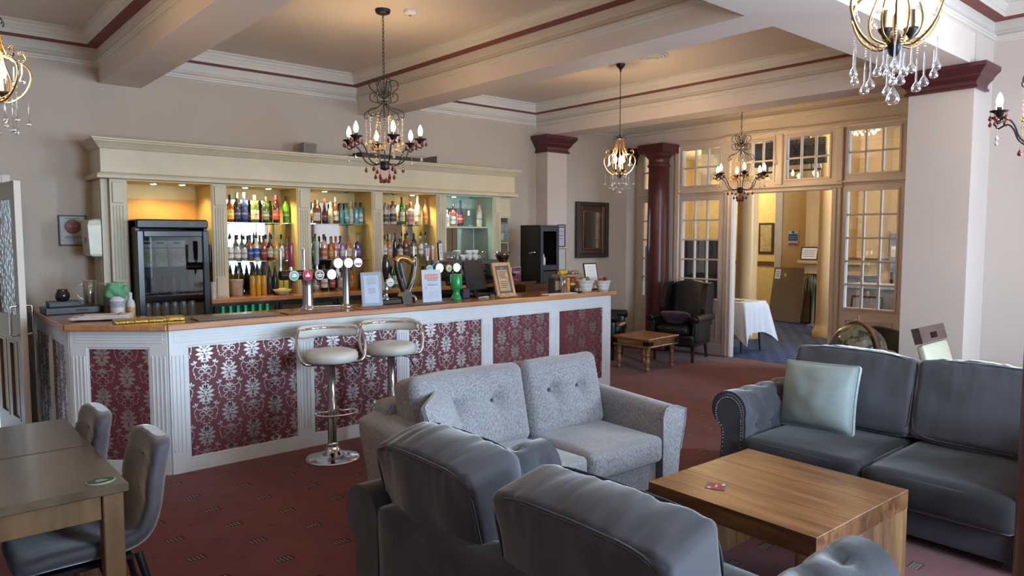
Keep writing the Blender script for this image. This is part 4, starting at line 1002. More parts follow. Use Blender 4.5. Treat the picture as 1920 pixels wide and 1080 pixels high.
ln_ = [(.18, .82, .90 - k * .055, .925 - k * .055, M_LTXT) for k in range(5)] + [(.24, .76, .50 - k * .05, .53 - k * .05, M_LTXT) for k in range(4)]
c, Mx = card('menu_holder', 'clear acrylic menu holder with lavender notice on the bar', 'menu holder', 3.22, 5.575, .205, .30, R(-6), 0, M_ACR, M_LAV, ln_, inset=.028, base=True)
MB().bbox(-.103, .103, -.055, .03, 0, .006, .002).build('holder_foot', M_CLEAR, c)
MB().bbox(-.104, .104, -.004, -.0025, 0, .302, .0008).xf(Mx).build('acrylic_front', glass('acrylic_sheet', (.95, .96, .97), .015, .55), c)
M_EV = mat('pale_blue_poster', (.58, .64, .78), .55); M_EVO = mat('orange_print', (.72, .30, .16), .6); M_EVP = mat('plum_print', (.30, .16, .34), .6)
M_EVG = mat('faint_grey_print', (.40, .45, .58), .6)
mk = [(.12 + k * .155, .12 + k * .155 + .13, .80 - r_ * .085, .87 - r_ * .085, M_EVO) for r_ in range(2) for k in range(5)]
mk += [(.30, .80, .30 - k * .045, .312 - k * .045, M_EVG) for k in range(5)]
c, Mx = card('events_card', 'pale blue events card with orange heading beside the harp font', 'card', 3.85, 5.56, .215, .305, R(-5), 0, M_EV, M_EV, mk, inset=.004)
for s_, z in (('WEDNESDAY', .205), ('THURSDAY 8', .160)):
    t = text('card_lettering', s_, .020, (0, 0, 0), (0, 0, 0), M_EVP, c)
    t.matrix_local = Mx @ Matrix.Translation((.005, -.002, z)) @ Matrix.Rotation(R(90), 4, 'X')
MB().tube([Mx @ Vector(q) for q in ((-.08, -.0025, .13), (-.075, -.0025, .15), (-.068, -.0025, .125), (-.06, -.0025, .145), (-.055, -.0025, .118))], .0012, 4).build('card_squiggle', M_EVG, c)
MB().box(-.107, .107, -.03, .03, 0, .004).build('card_foot', M_EV, c)
cb = thing('collection_box', 'green plastic charity collection pot on the bar', 'collection pot', (4.17, 5.62, ZT))
M_GP = mat('green_gloss_plastic', (.015, .32, .09), .25, coat=.3, var=.05)
MB().lathe([(.050, 0), (.053, .006), (.053, .016), (.044, .03), (.036, .055), (.034, .085), (.040, .10), (.055, .115), (.058, .13), (.058, .245), (.054, .25)], seg=24).build('pot', M_GP, cb)
MB().bbox(-.03, .03, -.004, .004, .250, .2515, .0005).build('coin_slot', M_BLACK, cb)
# oak framed notice leaning back
M_PINE = wood('pale_pine', (.42, .24, .11), (.55, .34, .17), .5, 3, (6, 6, 1))
pf = thing('framed_notice', 'leaning pine-framed brown notice in front of the till', 'framed notice', (4.72, 5.505, ZT + .005), R(4))
Mx = Matrix.Rotation(R(-16), 4, 'X')
b = MB(); w, h = .255, .355
for q in ((-w / 2, -w / 2 + .032, 0, h), (w / 2 - .032, w / 2, 0, h), (-w / 2 + .032, w / 2 - .032, 0, .035), (-w / 2 + .032, w / 2 - .032, h - .035, h)): b.bbox(q[0], q[1], -.012, .014, q[2], q[3], .003)
b.xf(Mx).build('frame', M_PINE, pf)
MB().box(-w / 2 + .03, w / 2 - .03, 0, .008, .033, h - .033).xf(Mx).build('mount', mat('grey_brown_mount', (.14, .11, .11), .6), pf)
MB().box(-.072, .072, -.002, 0, .062, h - .075).xf(Mx).build('paper', mat('tan_parchment', (.50, .34, .20), .6, var=.15, scale=30), pf)
for k in range(9):
    if k == 4: continue
    MB().box(-.05 + (k % 2) * .006, .05 - (k % 3) * .007, -.003, -.002, .255 - k * .02, .262 - k * .02).xf(Mx).build('print_line', mat('brown_print', (.12, .08, .06), .7), pf)
MB().box(-.02, .02, -.003, 0, h - .065, h - .05).xf(Mx).build('badge', mat('rose_badge', (.45, .26, .22), .5), pf)
MB().bbox(-w / 2, w / 2, -.03, .0, 0, .018, .003).build('frame_foot', M_PINE, pf)
MB().tube([(0, .09, .26), (0, .17, 0.006)], .006, 6).build('strut', M_BLACK, pf)
# till
tl = thing('till', 'black touch-screen till turned away behind the framed notice', 'till', (4.52, 5.74, ZT + .0005), R(12))
MB().bbox(-.11, .11, -.09, .09, 0, .035, .008).build('till_base', M_BLACK, tl)
MB().bbox(-.03, .03, .0, .04, .03, .16, .006).build('stand', M_BLACK, tl)
s_ = MB(); s_.bbox(-.15, .15, -.012, .022, 0, .30, .008); s_.xf(Matrix.Translation((0, -.01, .07)) @ Matrix.Rotation(R(-14), 4, 'X')).build('screen', mat('till_dark', (.02, .023, .03), .3), tl)
o = thing('card_reader_box', 'small dark card printer beside the till', 'printer', (4.32, 5.70, ZT + .0005))
MB().bbox(-.045, .045, -.05, .05, 0, .10, .008).build('body', mat('navy_black_plastic', (.025, .03, .045), .35), o); MB().bbox(-.03, .03, -.045, -.01, .10, .104, .001).build('slot', M_BLACK, o)
o = thing('cable_tidy', 'white coiled cable and cloth heap by the till base', 'cable', (4.50, 5.60, ZT + .001))
MB().tube([(.06 * math.cos(a) * (1 + .2 * math.sin(3 * a)), .02 * math.sin(a), .006 + .004 * math.sin(2 * a)) for a in [i * .35 for i in range(40)]], .005, 5).build('coil', mat('white_cable', (.6, .62, .64), .4), o)
# bar mats and trays at the left end
def flat(name, label, cat, x, y, w, d, h, m, rz=0, bv=.003):
    o = MB().bbox(-w / 2, w / 2, -d / 2, d / 2, 0, h, bv).build(name, m); at(o, (x, y, ZT + .0004), (0, 0, rz)); return tag(o, label, cat)
M_MAT = mat('grey_rubber_mat', (.10, .10, .11), .5, var=.2, scale=40)
flat('bar_mat', 'long grey rubber bar mat left of the T-bar font', 'bar mat', 2.00, 5.52, .62, .20, .010, M_MAT)
flat('bar_mat', 'brown patterned bar mat under the T-bar font', 'bar mat', 2.62, 5.50, .50, .18, .008, mat('brown_bar_mat', (.22, .10, .07), .5, var=.3, scale=30))
flat('bar_mat', 'rust coloured bar runner in front of the menu holder', 'bar mat', 3.22, 5.435, .44, .14, .007, mat('rust_bar_mat', (.34, .15, .11), .5, var=.2, scale=30))
flat('bar_mat', 'dark grey bar mat in front of the events card', 'bar mat', 3.72, 5.43, .56, .14, .008, mat('dark_bar_mat', (.07, .07, .085), .4, var=.4, scale=50))
gt = thing('brass_drip_tray', 'hammered gold tray lying on the chamfered bar corner', 'tray', (1.43, 5.66, ZT + .0005), R(-8))
M_GOLD = mat('hammered_gold', (.42, .26, .05), .3, metal=.9, var=.2, scale=60, bump=.6, bscale=90)
MB().bbox(-.24, .10, -.085, .085, 0, .022, .004).build('tray_lid', M_GOLD, gt); MB().bbox(.101, .225, -.07, .085, 0, .026, .004).build('tray_end', M_GOLD, gt)
tw = thing('bar_towel', 'folded striped cream towel on the left end of the bar', 'towel', (1.19, 6.02, ZT + .006), R(-20))
def towel_fn(p_, u):
    q = p_.copy(); q.z += .004 * noise.noise(Vector((p_.x * 14, p_.y * 14, 1))); return q
MB().rbox((0, 0, .012), (.20, .12, .011), .008, 10, (0, 0, .003), towel_fn).build('folded_cloth', mat('cream_towel', (.58, .54, .52), .9, var=.06, scale=30, bump=.3, bscale=300), tw)
MB().rbox((.02, -.03, .028), (.17, .085, .006), .005, 10, (0, 0, .002), towel_fn).build('folded_cloth', MATS['cream_towel'], tw)
for x in (-.12, .12): MB().bbox(x - .008, x + .008, -.112, .05, .035, .0365, .0005).build('stripe', mat('towel_stripe_blue', (.16, .18, .30), .9), tw)
# kit at the far left: black box file, pot, jugs, caddy with green cloth, spray bottle
o = thing('black_drawer_box', 'low black drawer box at the left end of the bar', 'box', (1.17, 6.72, ZT + .0005), R(2))
MB().bbox(-.26, .20, -.12, .12, 0, .055, .005).build('box_body', M_BLACK, o); MB().bbox(-.05, .03, -.124, -.12, .02, .035, .001).build('box_pull', M_BLKM, o)
o = thing('grey_file_box', 'dark grey flat box carrying the round black pot', 'box', (1.06, 6.74, ZT + .056))
MB().bbox(-.11, .11, -.08, .08, 0, .038, .004).build('box_body', mat('slate_grey_plastic', (.06, .07, .085), .5), o); MB().bbox(-.112, .112, -.082, .082, .028, .04, .003).build('box_lid', mat('slate_grey_plastic', (.06, .07, .085), .5), o)
o = thing('black_pot', 'small round black pot standing on the grey box', 'pot', (1.055, 6.74, ZT + .0965))
MB().lathe([(.03, 0), (.045, .01), (.054, .035), (.052, .06), (.040, .078), (.036, .085), (.042, .094), (.034, .092), (.03, .06), (.0, .02)], seg=24).build('pot_body', mat('black_glaze', (.012, .012, .014), .12, coat=.5), o)
for i, (x, y, h, lb, steel) in enumerate(((1.235, 6.66, .20, 'tall steel and glass jug left of the clear tumbler', 1), (1.335, 6.72, .17, 'clear glass tumbler jug beside the green cloth caddy', 0))):
    j = thing('jug', lb, 'jug', (x, y, ZT + .056))
    MB().lathe([(.042, 0), (.045, .006), (.050, h), (.052, h + .004), (.048, h), (.042, .012), (.0, .010)], seg=20).build('jug_wall', M_CLEAR, j)
    if steel: MB().lathe([(.022, .012), (.03, .02), (.030, h - .02), (.024, h - .015)], seg=14).build('steel_liner', M_CHROME, j)
    MB().tube(spline([(-.05, 0, h - .02), (-.085, 0, h - .05), (-.085, 0, .08), (-.046, 0, .05)], 5), .005, 6).build('jug_handle', M_CLEAR, j)
o = thing('condiment_caddy', 'grey caddy behind the white tub on the bar end', 'caddy', (1.37, 6.52, ZT + .0005))
b = MB(); b.box(-.06, .06, -.05, .05, 0, .006); b.box(-.06, -.054, -.05, .05, .006, .16); b.box(.054, .06, -.05, .05, .006, .16); b.box(-.054, .054, .044, .05, .006, .16); b.box(-.054, .054, -.05, -.044, .006, .06)
b.build('caddy_body', mat('mid_grey_metal', (.12, .12, .13), .4, metal=.4), o)
o = thing('white_tub', 'white plastic tub holding a green cloth', 'tub', (1.375, 6.40, ZT + .0005))
MB().lathe([(.046, 0), (.05, .004), (.056, .14), (.052, .14), (.046, .01), (.0, .008)], seg=20).build('tub_wall', mat('tub_white', (.62, .64, .66), .35), o)
MB().lathe([(.0535, .05), (.0555, .10)], seg=20, cap=False).build('tub_label', mat('tub_label', (.30, .34, .42), .5, var=.4, scale=60), o)
def cloth_fn(p_, u):
    q = p_.copy(); k = noise.noise(Vector((p_.x * 22, p_.y * 22, p_.z * 18))); q *= 1 + .30 * k; q.z += .02 * noise.noise(Vector((p_.x * 40, p_.y * 40, 3))); return q
o = tag(at(MB().rbox((0, 0, 0), (.085, .07, .055), .05, 12, (0, 0, .01), cloth_fn).build('green_cloth', mat('mint_green_cloth', (.12, .34, .20), .9, var=.1, scale=20)), (1.375, 6.40, ZT + .185)), 'crumpled mint green cloth stuffed in the white tub', 'cloth')
o = thing('spray_bottle', 'white cleaner bottle standing left of the fridge', 'bottle', (1.535, 6.68, .962))
MB().lathe([(.034, 0), (.037, .006), (.037, .16), (.03, .19), (.016, .205), (.016, .235), (.017, .236), (.017, .26), (.0, .262)], seg=18).build('bottle_body', mat('cleaner_white', (.62, .62, .60), .4), o)
MB().lathe([(.0375, .05), (.0375, .14)], seg=18, cap=False).build('bottle_label', mat('cleaner_label', (.55, .30, .14), .5, var=.5, scale=50), o)
o = thing('sink_unit', 'dark stainless sink shelf between bar end and fridge', 'shelf', (1.55, 6.68, .0))
MB().bbox(-.09, .09, -.18, .18, .92, .961, .004).build('shelf_top', M_BLKM, o)
for x in (-.07, .07):
    for y in (-.15, .15): MB().box(x - .012, x + .012, y - .012, y + .012, 0, .92).build('leg', M_BLKM, o)
o = tag(at(MB().bbox(-.05, .05, -.06, .06, 0, .03, .004).build('wood_block', M_PINE), (1.555, 6.56, .9612)), 'small pale timber block next to the cleaner bottle', 'block')
o = thing('cup_sleeve', 'stack of white paper cups right of the fridge', 'cups', (2.325, 7.0, 1.1008))
MB().lathe([(.020, 0), (.026, .09), (.026, .155), (.028, .16)], seg=14).build('cups', mat('cup_white', (.6, .58, .57), .6), o)
for z in (.1, .12, .14): MB().lathe([(.0272, z), (.0285, z + .003), (.0272, z + .006)], seg=14).build('cup_rim', MATS['cup_white'], o)
# ------------------------------------------------------------------ coffee machine, cups, grinder
cm = thing('coffee_machine', 'black and steel espresso machine on the back bar', 'coffee machine', (5.40, 7.16, S3 + .0))
MB().bbox(-.37, .40, -.20, .22, .055, .10, .006).build('drip_base', M_BLKM, cm); MB().bbox(-.37, -.16, -.20, .22, .10, .285, .008).build('left_body', M_BLACK, cm)
MB().bbox(-.16, .40, .02, .22, .10, .285, .008).build('body', M_BLACK, cm); MB().bbox(-.38, .41, -.22, .22, .245, .300, .006).build('top_tray', mat('dark_steel', (.14, .12, .12), .35, metal=.7), cm)
MB().bbox(-.20, .38, .0, .018, .11, .235, .004).build('steel_panel', M_STEEL, cm)
for x in (-.02, .20):
    g = MB().lathe([(.045, .245), (.045, .19), (.038, .175)], (x, -.08, 0), 16).build('group_head', M_CHROME, cm)
    MB().tube([(x, -.10, .17), (x, -.17, .165), (x, -.24, .155)], [.018, .012, .014], 8).build('portafilter', M_BLACK, g)
for x in (-.30, .36): MB().tube(spline([(x, -.16, .245), (x + .01, -.20, .20), (x + .015, -.20, .12)], 5), .005, 6).build('steam_wand', M_CHROME, cm)
for x in (-.35, .38):
    for y in (-.17, .19): MB().lathe([(.018, 0), (.02, .05)], (x, y, .005), 10).build('foot', M_BLACK, cm)
M_CUP = mat('white_china', (.66, .68, .70), .2, coat=.4)
CT = S3 + .301
cups = [(5.10, 7.05, 0, 'glass'), (5.17, 7.06, 0, 'glass'), (5.245, 7.05, 0, 'glass'), (5.33, 7.04, 0, 'cup'), (5.425, 7.04, 0, 'cup'), (5.52, 7.04, 0, 'cup'), (5.60, 7.06, 0, 'glass'), (5.31, 7.13, 0, 'cup'), (5.40, 7.13, 0, 'cup'), (5.50, 7.13, 0, 'cup'), (5.67, 7.06, 0, 'glass'), (5.425, 7.04, 1, 'cup'), (5.52, 7.04, 1, 'cup'), (5.31, 7.13, 1, 'cup')]
pos = ['far left', 'second from left', 'third from left', 'front left', 'front middle', 'front right', 'right beside the cups', 'rear left', 'rear middle', 'rear right', 'far right end', 'stacked on the front middle one', 'stacked on the front right one', 'stacked on the rear left one']
for i, (x, y, lv, kind) in enumerate(cups):
    if kind == 'glass':
        o = MB().lathe([(.026, 0), (.028, .004), (.033, .105), (.030, .105), (.025, .01), (.0, .008)], seg=16).build('glass_tumbler', M_CLEAR)
        tag(at(o, (x, y, CT)), 'clear tumbler on the coffee machine, ' + pos[i], 'glass', 'glasses on the coffee machine')
    else:
        c = thing('coffee_cup', 'white coffee cup on the coffee machine, ' + pos[i], 'cup', (x, y, CT + lv * .058), R(200 + i * 25), 'cups on the coffee machine')
        MB().lathe([(.024, 0), (.026, .004), (.040, .03), (.043, .062), (.040, .062), (.036, .03), (.0, .008)], seg=18).build('cup_bowl', M_CUP, c)
        MB().tube(spline([(.041, 0, .052), (.058, 0, .048), (.058, 0, .026), (.037, 0, .02)], 4), .004, 6).build('cup_handle', M_CUP, c)
gr = thing('coffee_grinder', 'black coffee grinder with glass bean hopper', 'coffee grinder', (5.64, 6.62, 1.0105))
MB().bbox(-.085, .085, -.10, .12, 0, .05, .008).build('grinder_base', M_BLACK, gr); MB().bbox(-.065, .055, -.02, .11, .05, .33, .012).build('grinder_body', M_BLACK, gr)
MB().lathe([(.05, .33), (.052, .36), (.045, .37)], (0, .04, 0), 18).build('collar', M_STEEL, gr)
h = MB().lathe([(.048, .37), (.075, .42), (.092, .45), (.094, .495), (.090, .495), (.072, .425), (.045, .375)], (0, .04, 0), 24).build('hopper', glass('smoky_glass', (.62, .60, .58), .12, .03), gr)
MB().lathe([(.044, .376), (.070, .425), (.084, .45), (.05, .462), (.0, .465)], (0, .04, 0), 20).build('coffee_beans', mat('coffee_beans', (.03, .012, .006), .5, var=.5, scale=90, bump=.8, bscale=120), gr)
MB().lathe([(.04, .19), (.045, .2), (.045, .30), (.04, .31)], (.02, -.055, 0), 16).build('doser', M_CHROME, gr); MB().tube([(-.01, -.07, .17), (-.01, -.14, .165), (.05, -.2, .16)], .007, 6).build('lever', M_CHROME, gr)
MB().bbox(.06, .13, -.06, .0, .20, .235, .004).build('tamper_arm', M_BLKM, gr)
o = thing('service_shelf', 'dark service counter behind the right part of the bar', 'shelf', (5.75, 6.6, 0))
MB().bbox(-.45, .44, -.22, .25, .97, 1.010, .005).build('shelf_top', M_BLKM, o); MB().box(-.43, .42, -.18, .22, 0, .97).build('cabinet', M_BLACK, o)
o = thing('knock_box', 'black knock-out box left of the wooden crate behind the bar', 'box', (5.46, 6.45, 1.0105))
MB().bbox(-.09, .09, -.07, .07, 0, .14, .012).build('box_body', mat('navy_black_plastic', (.025, .03, .045), .35), o); MB().tube([(-.09, 0, .13), (0, 0, .135), (.09, 0, .13)], .012, 8).build('knock_bar', M_BLACK, o)
b = thing('wooden_tray', 'brown wooden tray of cutlery behind the bar', 'tray', (5.98, 6.52, 1.0105))
M_BRW = wood('dark_brown_wood', (.08, .035, .018), (.16, .075, .04), .5, 3, (1, 8, 8))
for q in ((-.19, .19, -.12, .12, 0, .012), (-.19, .19, -.12, -.105, .012, .10), (-.19, .19, .105, .12, .012, .12), (-.19, -.175, -.105, .105, .012, .10), (.175, .19, -.105, .105, .012, .10), (-.02, -.005, -.105, .105, .012, .08)): MB().box(*q).build('board', M_BRW, b)
o = thing('flower_poster', 'small purple and pink floral poster in a stand', 'poster', (5.92, 6.72, 1.0105), R(6))
MB().bbox(-.085, .085, 0, .006, 0, .30, .002).build('poster_board', mat('pale_edge', (.5, .5, .52), .5), o)
MB().box(-.080, .080, -.001, 0, .006, .294).build('poster_print', mat('floral_print', (.30, .07, .13), .5, c2=(.05, .03, .10), scale=26, detail=4), o)
MB().bbox(-.06, .06, -.0016, -.001, .22, .25, .0004).build('poster_mark', mat('pale_violet', (.40, .32, .42), .5), o); MB().bbox(-.05, .05, 0.006, .06, 0, .006, .001).build('poster_foot', M_BLACK, o)
# ------------------------------------------------------------------ right end of the bar
def box_open(name, label, x, y, z, w, d, h, m, rz=0):
    o = thing(name, label, 'box', (x, y, z), rz)
    for q in ((-w / 2, w / 2, -d / 2, d / 2, 0, .006), (-w / 2, w / 2, -d / 2, -d / 2 + .006, .006, h), (-w / 2, w / 2, d / 2 - .006, d / 2, .006, h), (-w / 2, -w / 2 + .006, -d / 2 + .006, d / 2 - .006, .006, h), (w / 2 - .006, w / 2, -d / 2 + .006, d / 2 - .006, .006, h)): MB().box(*q).build('panel', m, o)
    return o
M_KRAFT = mat('kraft_board', (.36, .24, .13), .7, var=.08, scale=10)
o = box_open('snack_carton', 'brown cardboard snack carton behind the planters', 5.865, 5.765, ZT + .0005, .36, .16, .185, M_KRAFT)
for i, (x, y, z, c1) in enumerate(((5.75, 5.765, .18, (.70, .45, .03)), (5.80, 5.755, .19, (.66, .42, .05)), (5.875, 5.775, .185, (.10, .10, .12)), (5.935, 5.76, .18, (.35, .10, .08)), (5.99, 5.77, .185, (.16, .28, .12)))):
    def fn(p_, u, k=i): q = p_.copy(); q.z += .012 * noise.noise(Vector((p_.x * 30 + k * 7, p_.y * 30, 2))); return q
    o = MB().rbox((0, 0, 0), (.030, .030, .016), .010, 8, (0, 0, .008), fn).build('snack_packet', mat('packet_%d' % i, c1, .3, var=.3, scale=40, coat=.3))
    tag(at(o, (x, y, ZT + z + .018), (R(10 * (i % 3 - 1)), R(8), R(20 * i))), ('yellow crisp packet at the left of the carton', 'amber crisp packet resting on the carton', 'black snack packet in the middle of the carton', 'red-brown snack packet in the carton', 'green snack packet at the right of the carton')[i], 'packet', 'snack packets in the carton')
M_PLT = mat('whitewashed_pot', (.62, .60, .57), .6, var=.12, scale=14, bump=.2, bscale=40)
for i, (x, y, lb) in enumerate(((5.87, 5.50, 'larger white ridged planter full of sauce sachets'), (6.10, 5.445, 'white ridged planter by the bar end, red sachets on top'))):
    o = thing('planter', lb, 'planter', (x, y, ZT + .0005))
    s = 1.0 if i == 0 else .92
    MB().lathe([(q * s, z * s) for q, z in ((.062, 0), (.066, .004), (.070, .02), (.076, .03), (.072, .036), (.080, .06), (.086, .075), (.083, .08), (.092, .105), (.100, .118), (.102, .128), (.094, .128), (.08, .09), (.0, .085))], seg=26).build('pot_wall', M_PLT, o)
    for k in range(7):
        a = k * 0.9; rr = .045 * s
        q = MB().rbox((0, 0, 0), (.030, .018, .006), .005, 4, (0, 0, .004)).build('sauce_sachet', mat('sachet_%d_%d' % (i, k % 4), ((.55, .57, .60), (.12, .25, .10), (.25, .26, .28), (.5, .48, .42))[k % 4] if i == 0 else ((.40, .10, .06), (.16, .04, .04), (.5, .36, .2), (.3, .08, .06))[k % 4], .3, var=.2), None)
        tag(at(q, (x + rr * math.cos(a), y + rr * math.sin(a), ZT + .125 * s + .012 * (k % 3)), (R(35 * (k % 3 - 1)), R(25), a)), '%s sachet, %s clockwise in the %s planter' % ((('silver', 'green', 'grey', 'cream') if i == 0 else ('red', 'maroon', 'tan', 'brick'))[k % 4], ORD[k], 'larger' if i == 0 else 'bar-end'), 'sachet', 'sachets in the planters')
o = thing('pint_glass', 'empty clear straight glass at the right part of the bar', 'glass', (5.52, 5.495, ZT + .0005))
MB().lathe([(.030, 0), (.033, .004), (.034, .085), (.037, .095), (.037, .20), (.034, .20), (.034, .1), (.028, .012), (.0, .01)], seg=20).build('glass_wall', M_CLEAR, o)
o = thing('tea_box', 'black tea box with red, orange and yellow stripes behind the pint glass', 'box', (5.60, 5.60, ZT + .0005), R(3))
MB().bbox(-.17, .17, -.05, .05, 0, .165, .003).build('box_body', mat('box_charcoal', (.035, .03, .03), .4), o)
for q, cc in (((-.16, -.07, .03, .13), (.30, .20, .13)), ((-.02, .03, .0, .15), (.45, .08, .04)), ((.035, .075, .0, .16), (.70, .30, .05)), ((.085, .16, .07, .10), (.60, .45, .05)), ((.10, .15, .10, .15), (.35, .05, .05))):
    MB().bbox(q[0], q[1], -.052, -.05, q[2] + .004, q[3], .0008).build('box_print', mat('print_%02d' % int(cc[0] * 99), cc, .4, var=.25, scale=50), o)
o = tag(at(MB().bbox(-.22, .22, -.06, .06, 0, .006, .002).build('paper_pile', M_PAPER), (5.42, 5.45, ZT + .0004), (0, 0, R(2))), 'white paper sheets under the pint glass area of the bar', 'papers')
c, Mx = card('standing_notice', 'black framed white notice leaning at the far end of the bar', 'framed notice', 6.13, 5.615, .19, .315, R(-14), R(-10), M_BLACK, M_PAPER, [(.1, .9, .88 - k * .07, .895 - k * .07, mat('grey_blue_print', (.34, .38, .5), .6)) for k in range(11)], inset=.014, thick=.012)
MB().tube([Mx @ Vector((0, .012, .2)), (0, .135, .004)], .006, 6).build('strut', M_BLACK, c)
o = thing('condiment_rack', 'small dark tangle of sauce bottles left of the larger planter', 'rack', (5.715, 5.47, ZT + .0005))
MB().bbox(-.035, .035, -.03, .03, 0, .015, .003).build('rack_base', M_BLACK, o)
for k, cc in enumerate(((.35, .30, .22), (.06, .04, .03), (.45, .36, .25))): MB().rbox((-.022 + k * .022, 0, .03), (.012, .022, .016), .006, 4).build('sachet_bundle', mat('bundle_%d' % k, cc, .5), o)
# ------------------------------------------------------------------ tall black cabinet, frames and mirror on the back wall
tc = thing('tall_black_cabinet', 'tall black cabinet with open shelf niche and lever handle beside the back bar', 'cabinet', (6.375, 6.785, 0))
M_CAB = mat('cabinet_black', (.012, .011, .012), .32, var=.15)
b = MB(); b.box(-.165, -.14, -.185, .185, 0, 1.835); b.box(.14, .165, -.185, .185, 0, 1.835); b.box(-.14, .14, .16, .185, 0, 1.835); b.box(-.14, .14, -.185, .16, 0, .60); b.box(-.14, .14, -.185, .16, 1.80, 1.835); b.box(-.14, .14, -.185, .16, 1.29, 1.32)
b.build('cabinet_body', M_CAB, tc)
for q in ((-.165, -.115, .02, 1.815), (.115, .165, .02, 1.815), (-.115, .115, 1.26, 1.33), (-.115, .115, 1.755, 1.815)): MB().bbox(q[0], q[1], -.195, -.186, q[2], q[3], .003).build('front_rail', M_CAB, tc)
MB().bbox(-.110, .110, -.192, -.186, .62, 1.25, .002).build('lower_door', M_CAB, tc)
MB().tube([(-.165, -.10, 1.49), (-.195, -.10, 1.49), (-.20, -.02, 1.475)], .008, 8).build('lever_handle', M_CHROME, tc)
MB().bbox(-.168, -.165, -.125, -.075, 1.44, 1.54, .001).build('lever_plate', M_BLKM, tc)
o = thing('soap_bottle', 'small white dispenser bottle in the black cabinet niche', 'bottle', (6.35, 6.68, 1.3205))
MB().lathe([(.022, 0), (.024, .004), (.024, .09), (.016, .105), (.009, .11), (.009, .135), (.004, .137), (.004, .15)], seg=14).build('bottle_body', M_CUP, o)
def wall_frame(name, label, cat, x0, x1, z0, z1, y, fw, fm, inner, prints, depth=.018):
    o = thing(name, label, cat, ((x0 + x1) / 2, y, z0))
    w, h = x1 - x0, z1 - z0; b = MB()
    for q in ((-w / 2, -w / 2 + fw, 0, h), (w / 2 - fw, w / 2, 0, h), (-w / 2 + fw, w / 2 - fw, 0, fw), (-w / 2 + fw, w / 2 - fw, h - fw, h)): b.bbox(q[0], q[1], -depth, -.001, q[2], q[3], .004)
    b.build('frame', fm, o)
    MB().box(-w / 2 + fw, w / 2 - fw, -.006, -.001, fw, h - fw).build('picture', inner, o)
    for u0, u1, v0, v1, m in prints: MB().box(-w / 2 + u0 * w, -w / 2 + u1 * w, -.0075, -.006, v0 * h, v1 * h).build('print_line', m, o)
    return o
M_GP2 = mat('print_dark', (.07, .07, .09), .6)
o = wall_frame('award_frame', 'dark framed award with pink oval seal on the left wall', 'picture', 1.168, 1.392, 1.61, 1.885, BW, .012, mat('frame_dark', (.04, .035, .03), .4), mat('award_paper', (.42, .46, .47), .5), [(.25, .75, .88, .90, M_GP2), (.20, .80, .295, .315, M_GP2), (.20, .80, .245, .262, M_GP2), (.12, .88, .18, .19, mat('print_grey', (.25, .28, .3), .6)), (.62, .85, .08, .10, M_GP2)])
MB().lathe([(.066, -.0075), (.064, -.0095), (.001, -.0098)], (0, 0, .172), 28, ax='y').build('seal', mat('pink_seal', (.30, .15, .14), .6, var=.15, scale=60), o)
for (u0, u1, z0, z1) in ((-.04, -.034, .165, .195), (-.03, -.006, .165, .187), (0, .034, .165, .187), (-.004, .0, .13, .155), (.01, .02, .13, .152)): MB().box(u0, u1, -.0108, -.0098, z0, z1).build('seal_lettering', mat('seal_pale', (.42, .30, .27), .6), o)
tp = thing('towel_dispenser', 'cream plastic paper towel dispenser on the side of the back bar', 'dispenser', (1.43, 7.28, 1.52))
rings = [[(-.105 + o_, -.16 + .02 * k_, z), (-.002, -.16 + .02 * k_, z), (-.002, .13, z), (-.105 + o_, .13, z)] for z, o_, k_ in ((0, .03, .3), (.02, .012, 0), (.27, 0, 0), (.31, .012, .3), (.325, .05, 1))]
MB().loft(rings, True, False).build('dispenser_cover', mat('cream_plastic', (.62, .62, .50), .35), tp)
MB().bbox(-.108, -.104, -.06, -.03, .12, .17, .001).build('dispenser_slot', mat('slot_shade', (.2, .19, .16), .5), tp)
wall_frame('licence_frame', 'narrow black framed licence on the pilaster', 'picture', 7.19, 7.345, 1.54, 1.86, 7.288, .014, M_BLACK, mat('licence_paper', (.46, .46, .54), .5), [(.15, .85, .86, .91, M_GP2), (.15, .8, .68, .70, M_GP2), (.15, .8, .5, .52, M_GP2), (.15, .7, .36, .38, M_GP2)])
wall_frame('certificate_frame', 'thin gold framed certificate below the licence on the pilaster', 'picture', 7.19, 7.36, 1.21, 1.52, 7.288, .012, mat('thin_gold', (.40, .26, .10), .4, metal=.4), mat('certificate_paper', (.48, .50, .52), .5), [])
wm = wall_frame('wall_mirror', 'rectangular wall mirror in a wide dark carved frame', 'mirror', 7.79, 8.50, 1.365, 2.21, BW, .06, mat('mirror_frame_dark', (.035, .022, .016), .35, var=.3, scale=12), MIRROR, [], .05)
b = MB(); w, h = .71, .845
for o0, o1, dp in ((.06, .125, .035), (.125, .15, .055)):
    for q in ((-w / 2 + o0, -w / 2 + o1, o0, h - o0), (w / 2 - o1, w / 2 - o0, o0, h - o0), (-w / 2 + o1, w / 2 - o1, o0, o1), (-w / 2 + o1, w / 2 - o1, h - o1, h - o0)): b.bbox(q[0], q[1], -dp, -.004, q[2], q[3], .008)
    b.build('frame_step', mat('mirror_frame_brown', (.07, .035, .022), .3, var=.4, scale=25) if o0 < .1 else mat('mirror_frame_edge', (.13, .065, .035), .3, metal=.2), wm); b = MB()
o = thing('picture_postcards', 'grey-green framed set of small postcards on the back bar side', 'picture', (6.085, 7.19, 1.62), 0)
MB().bbox(-.11, .10, -.008, .004, 0, .25, .003).build('frame', mat('sage_frame', (.20, .24, .20), .5), o)
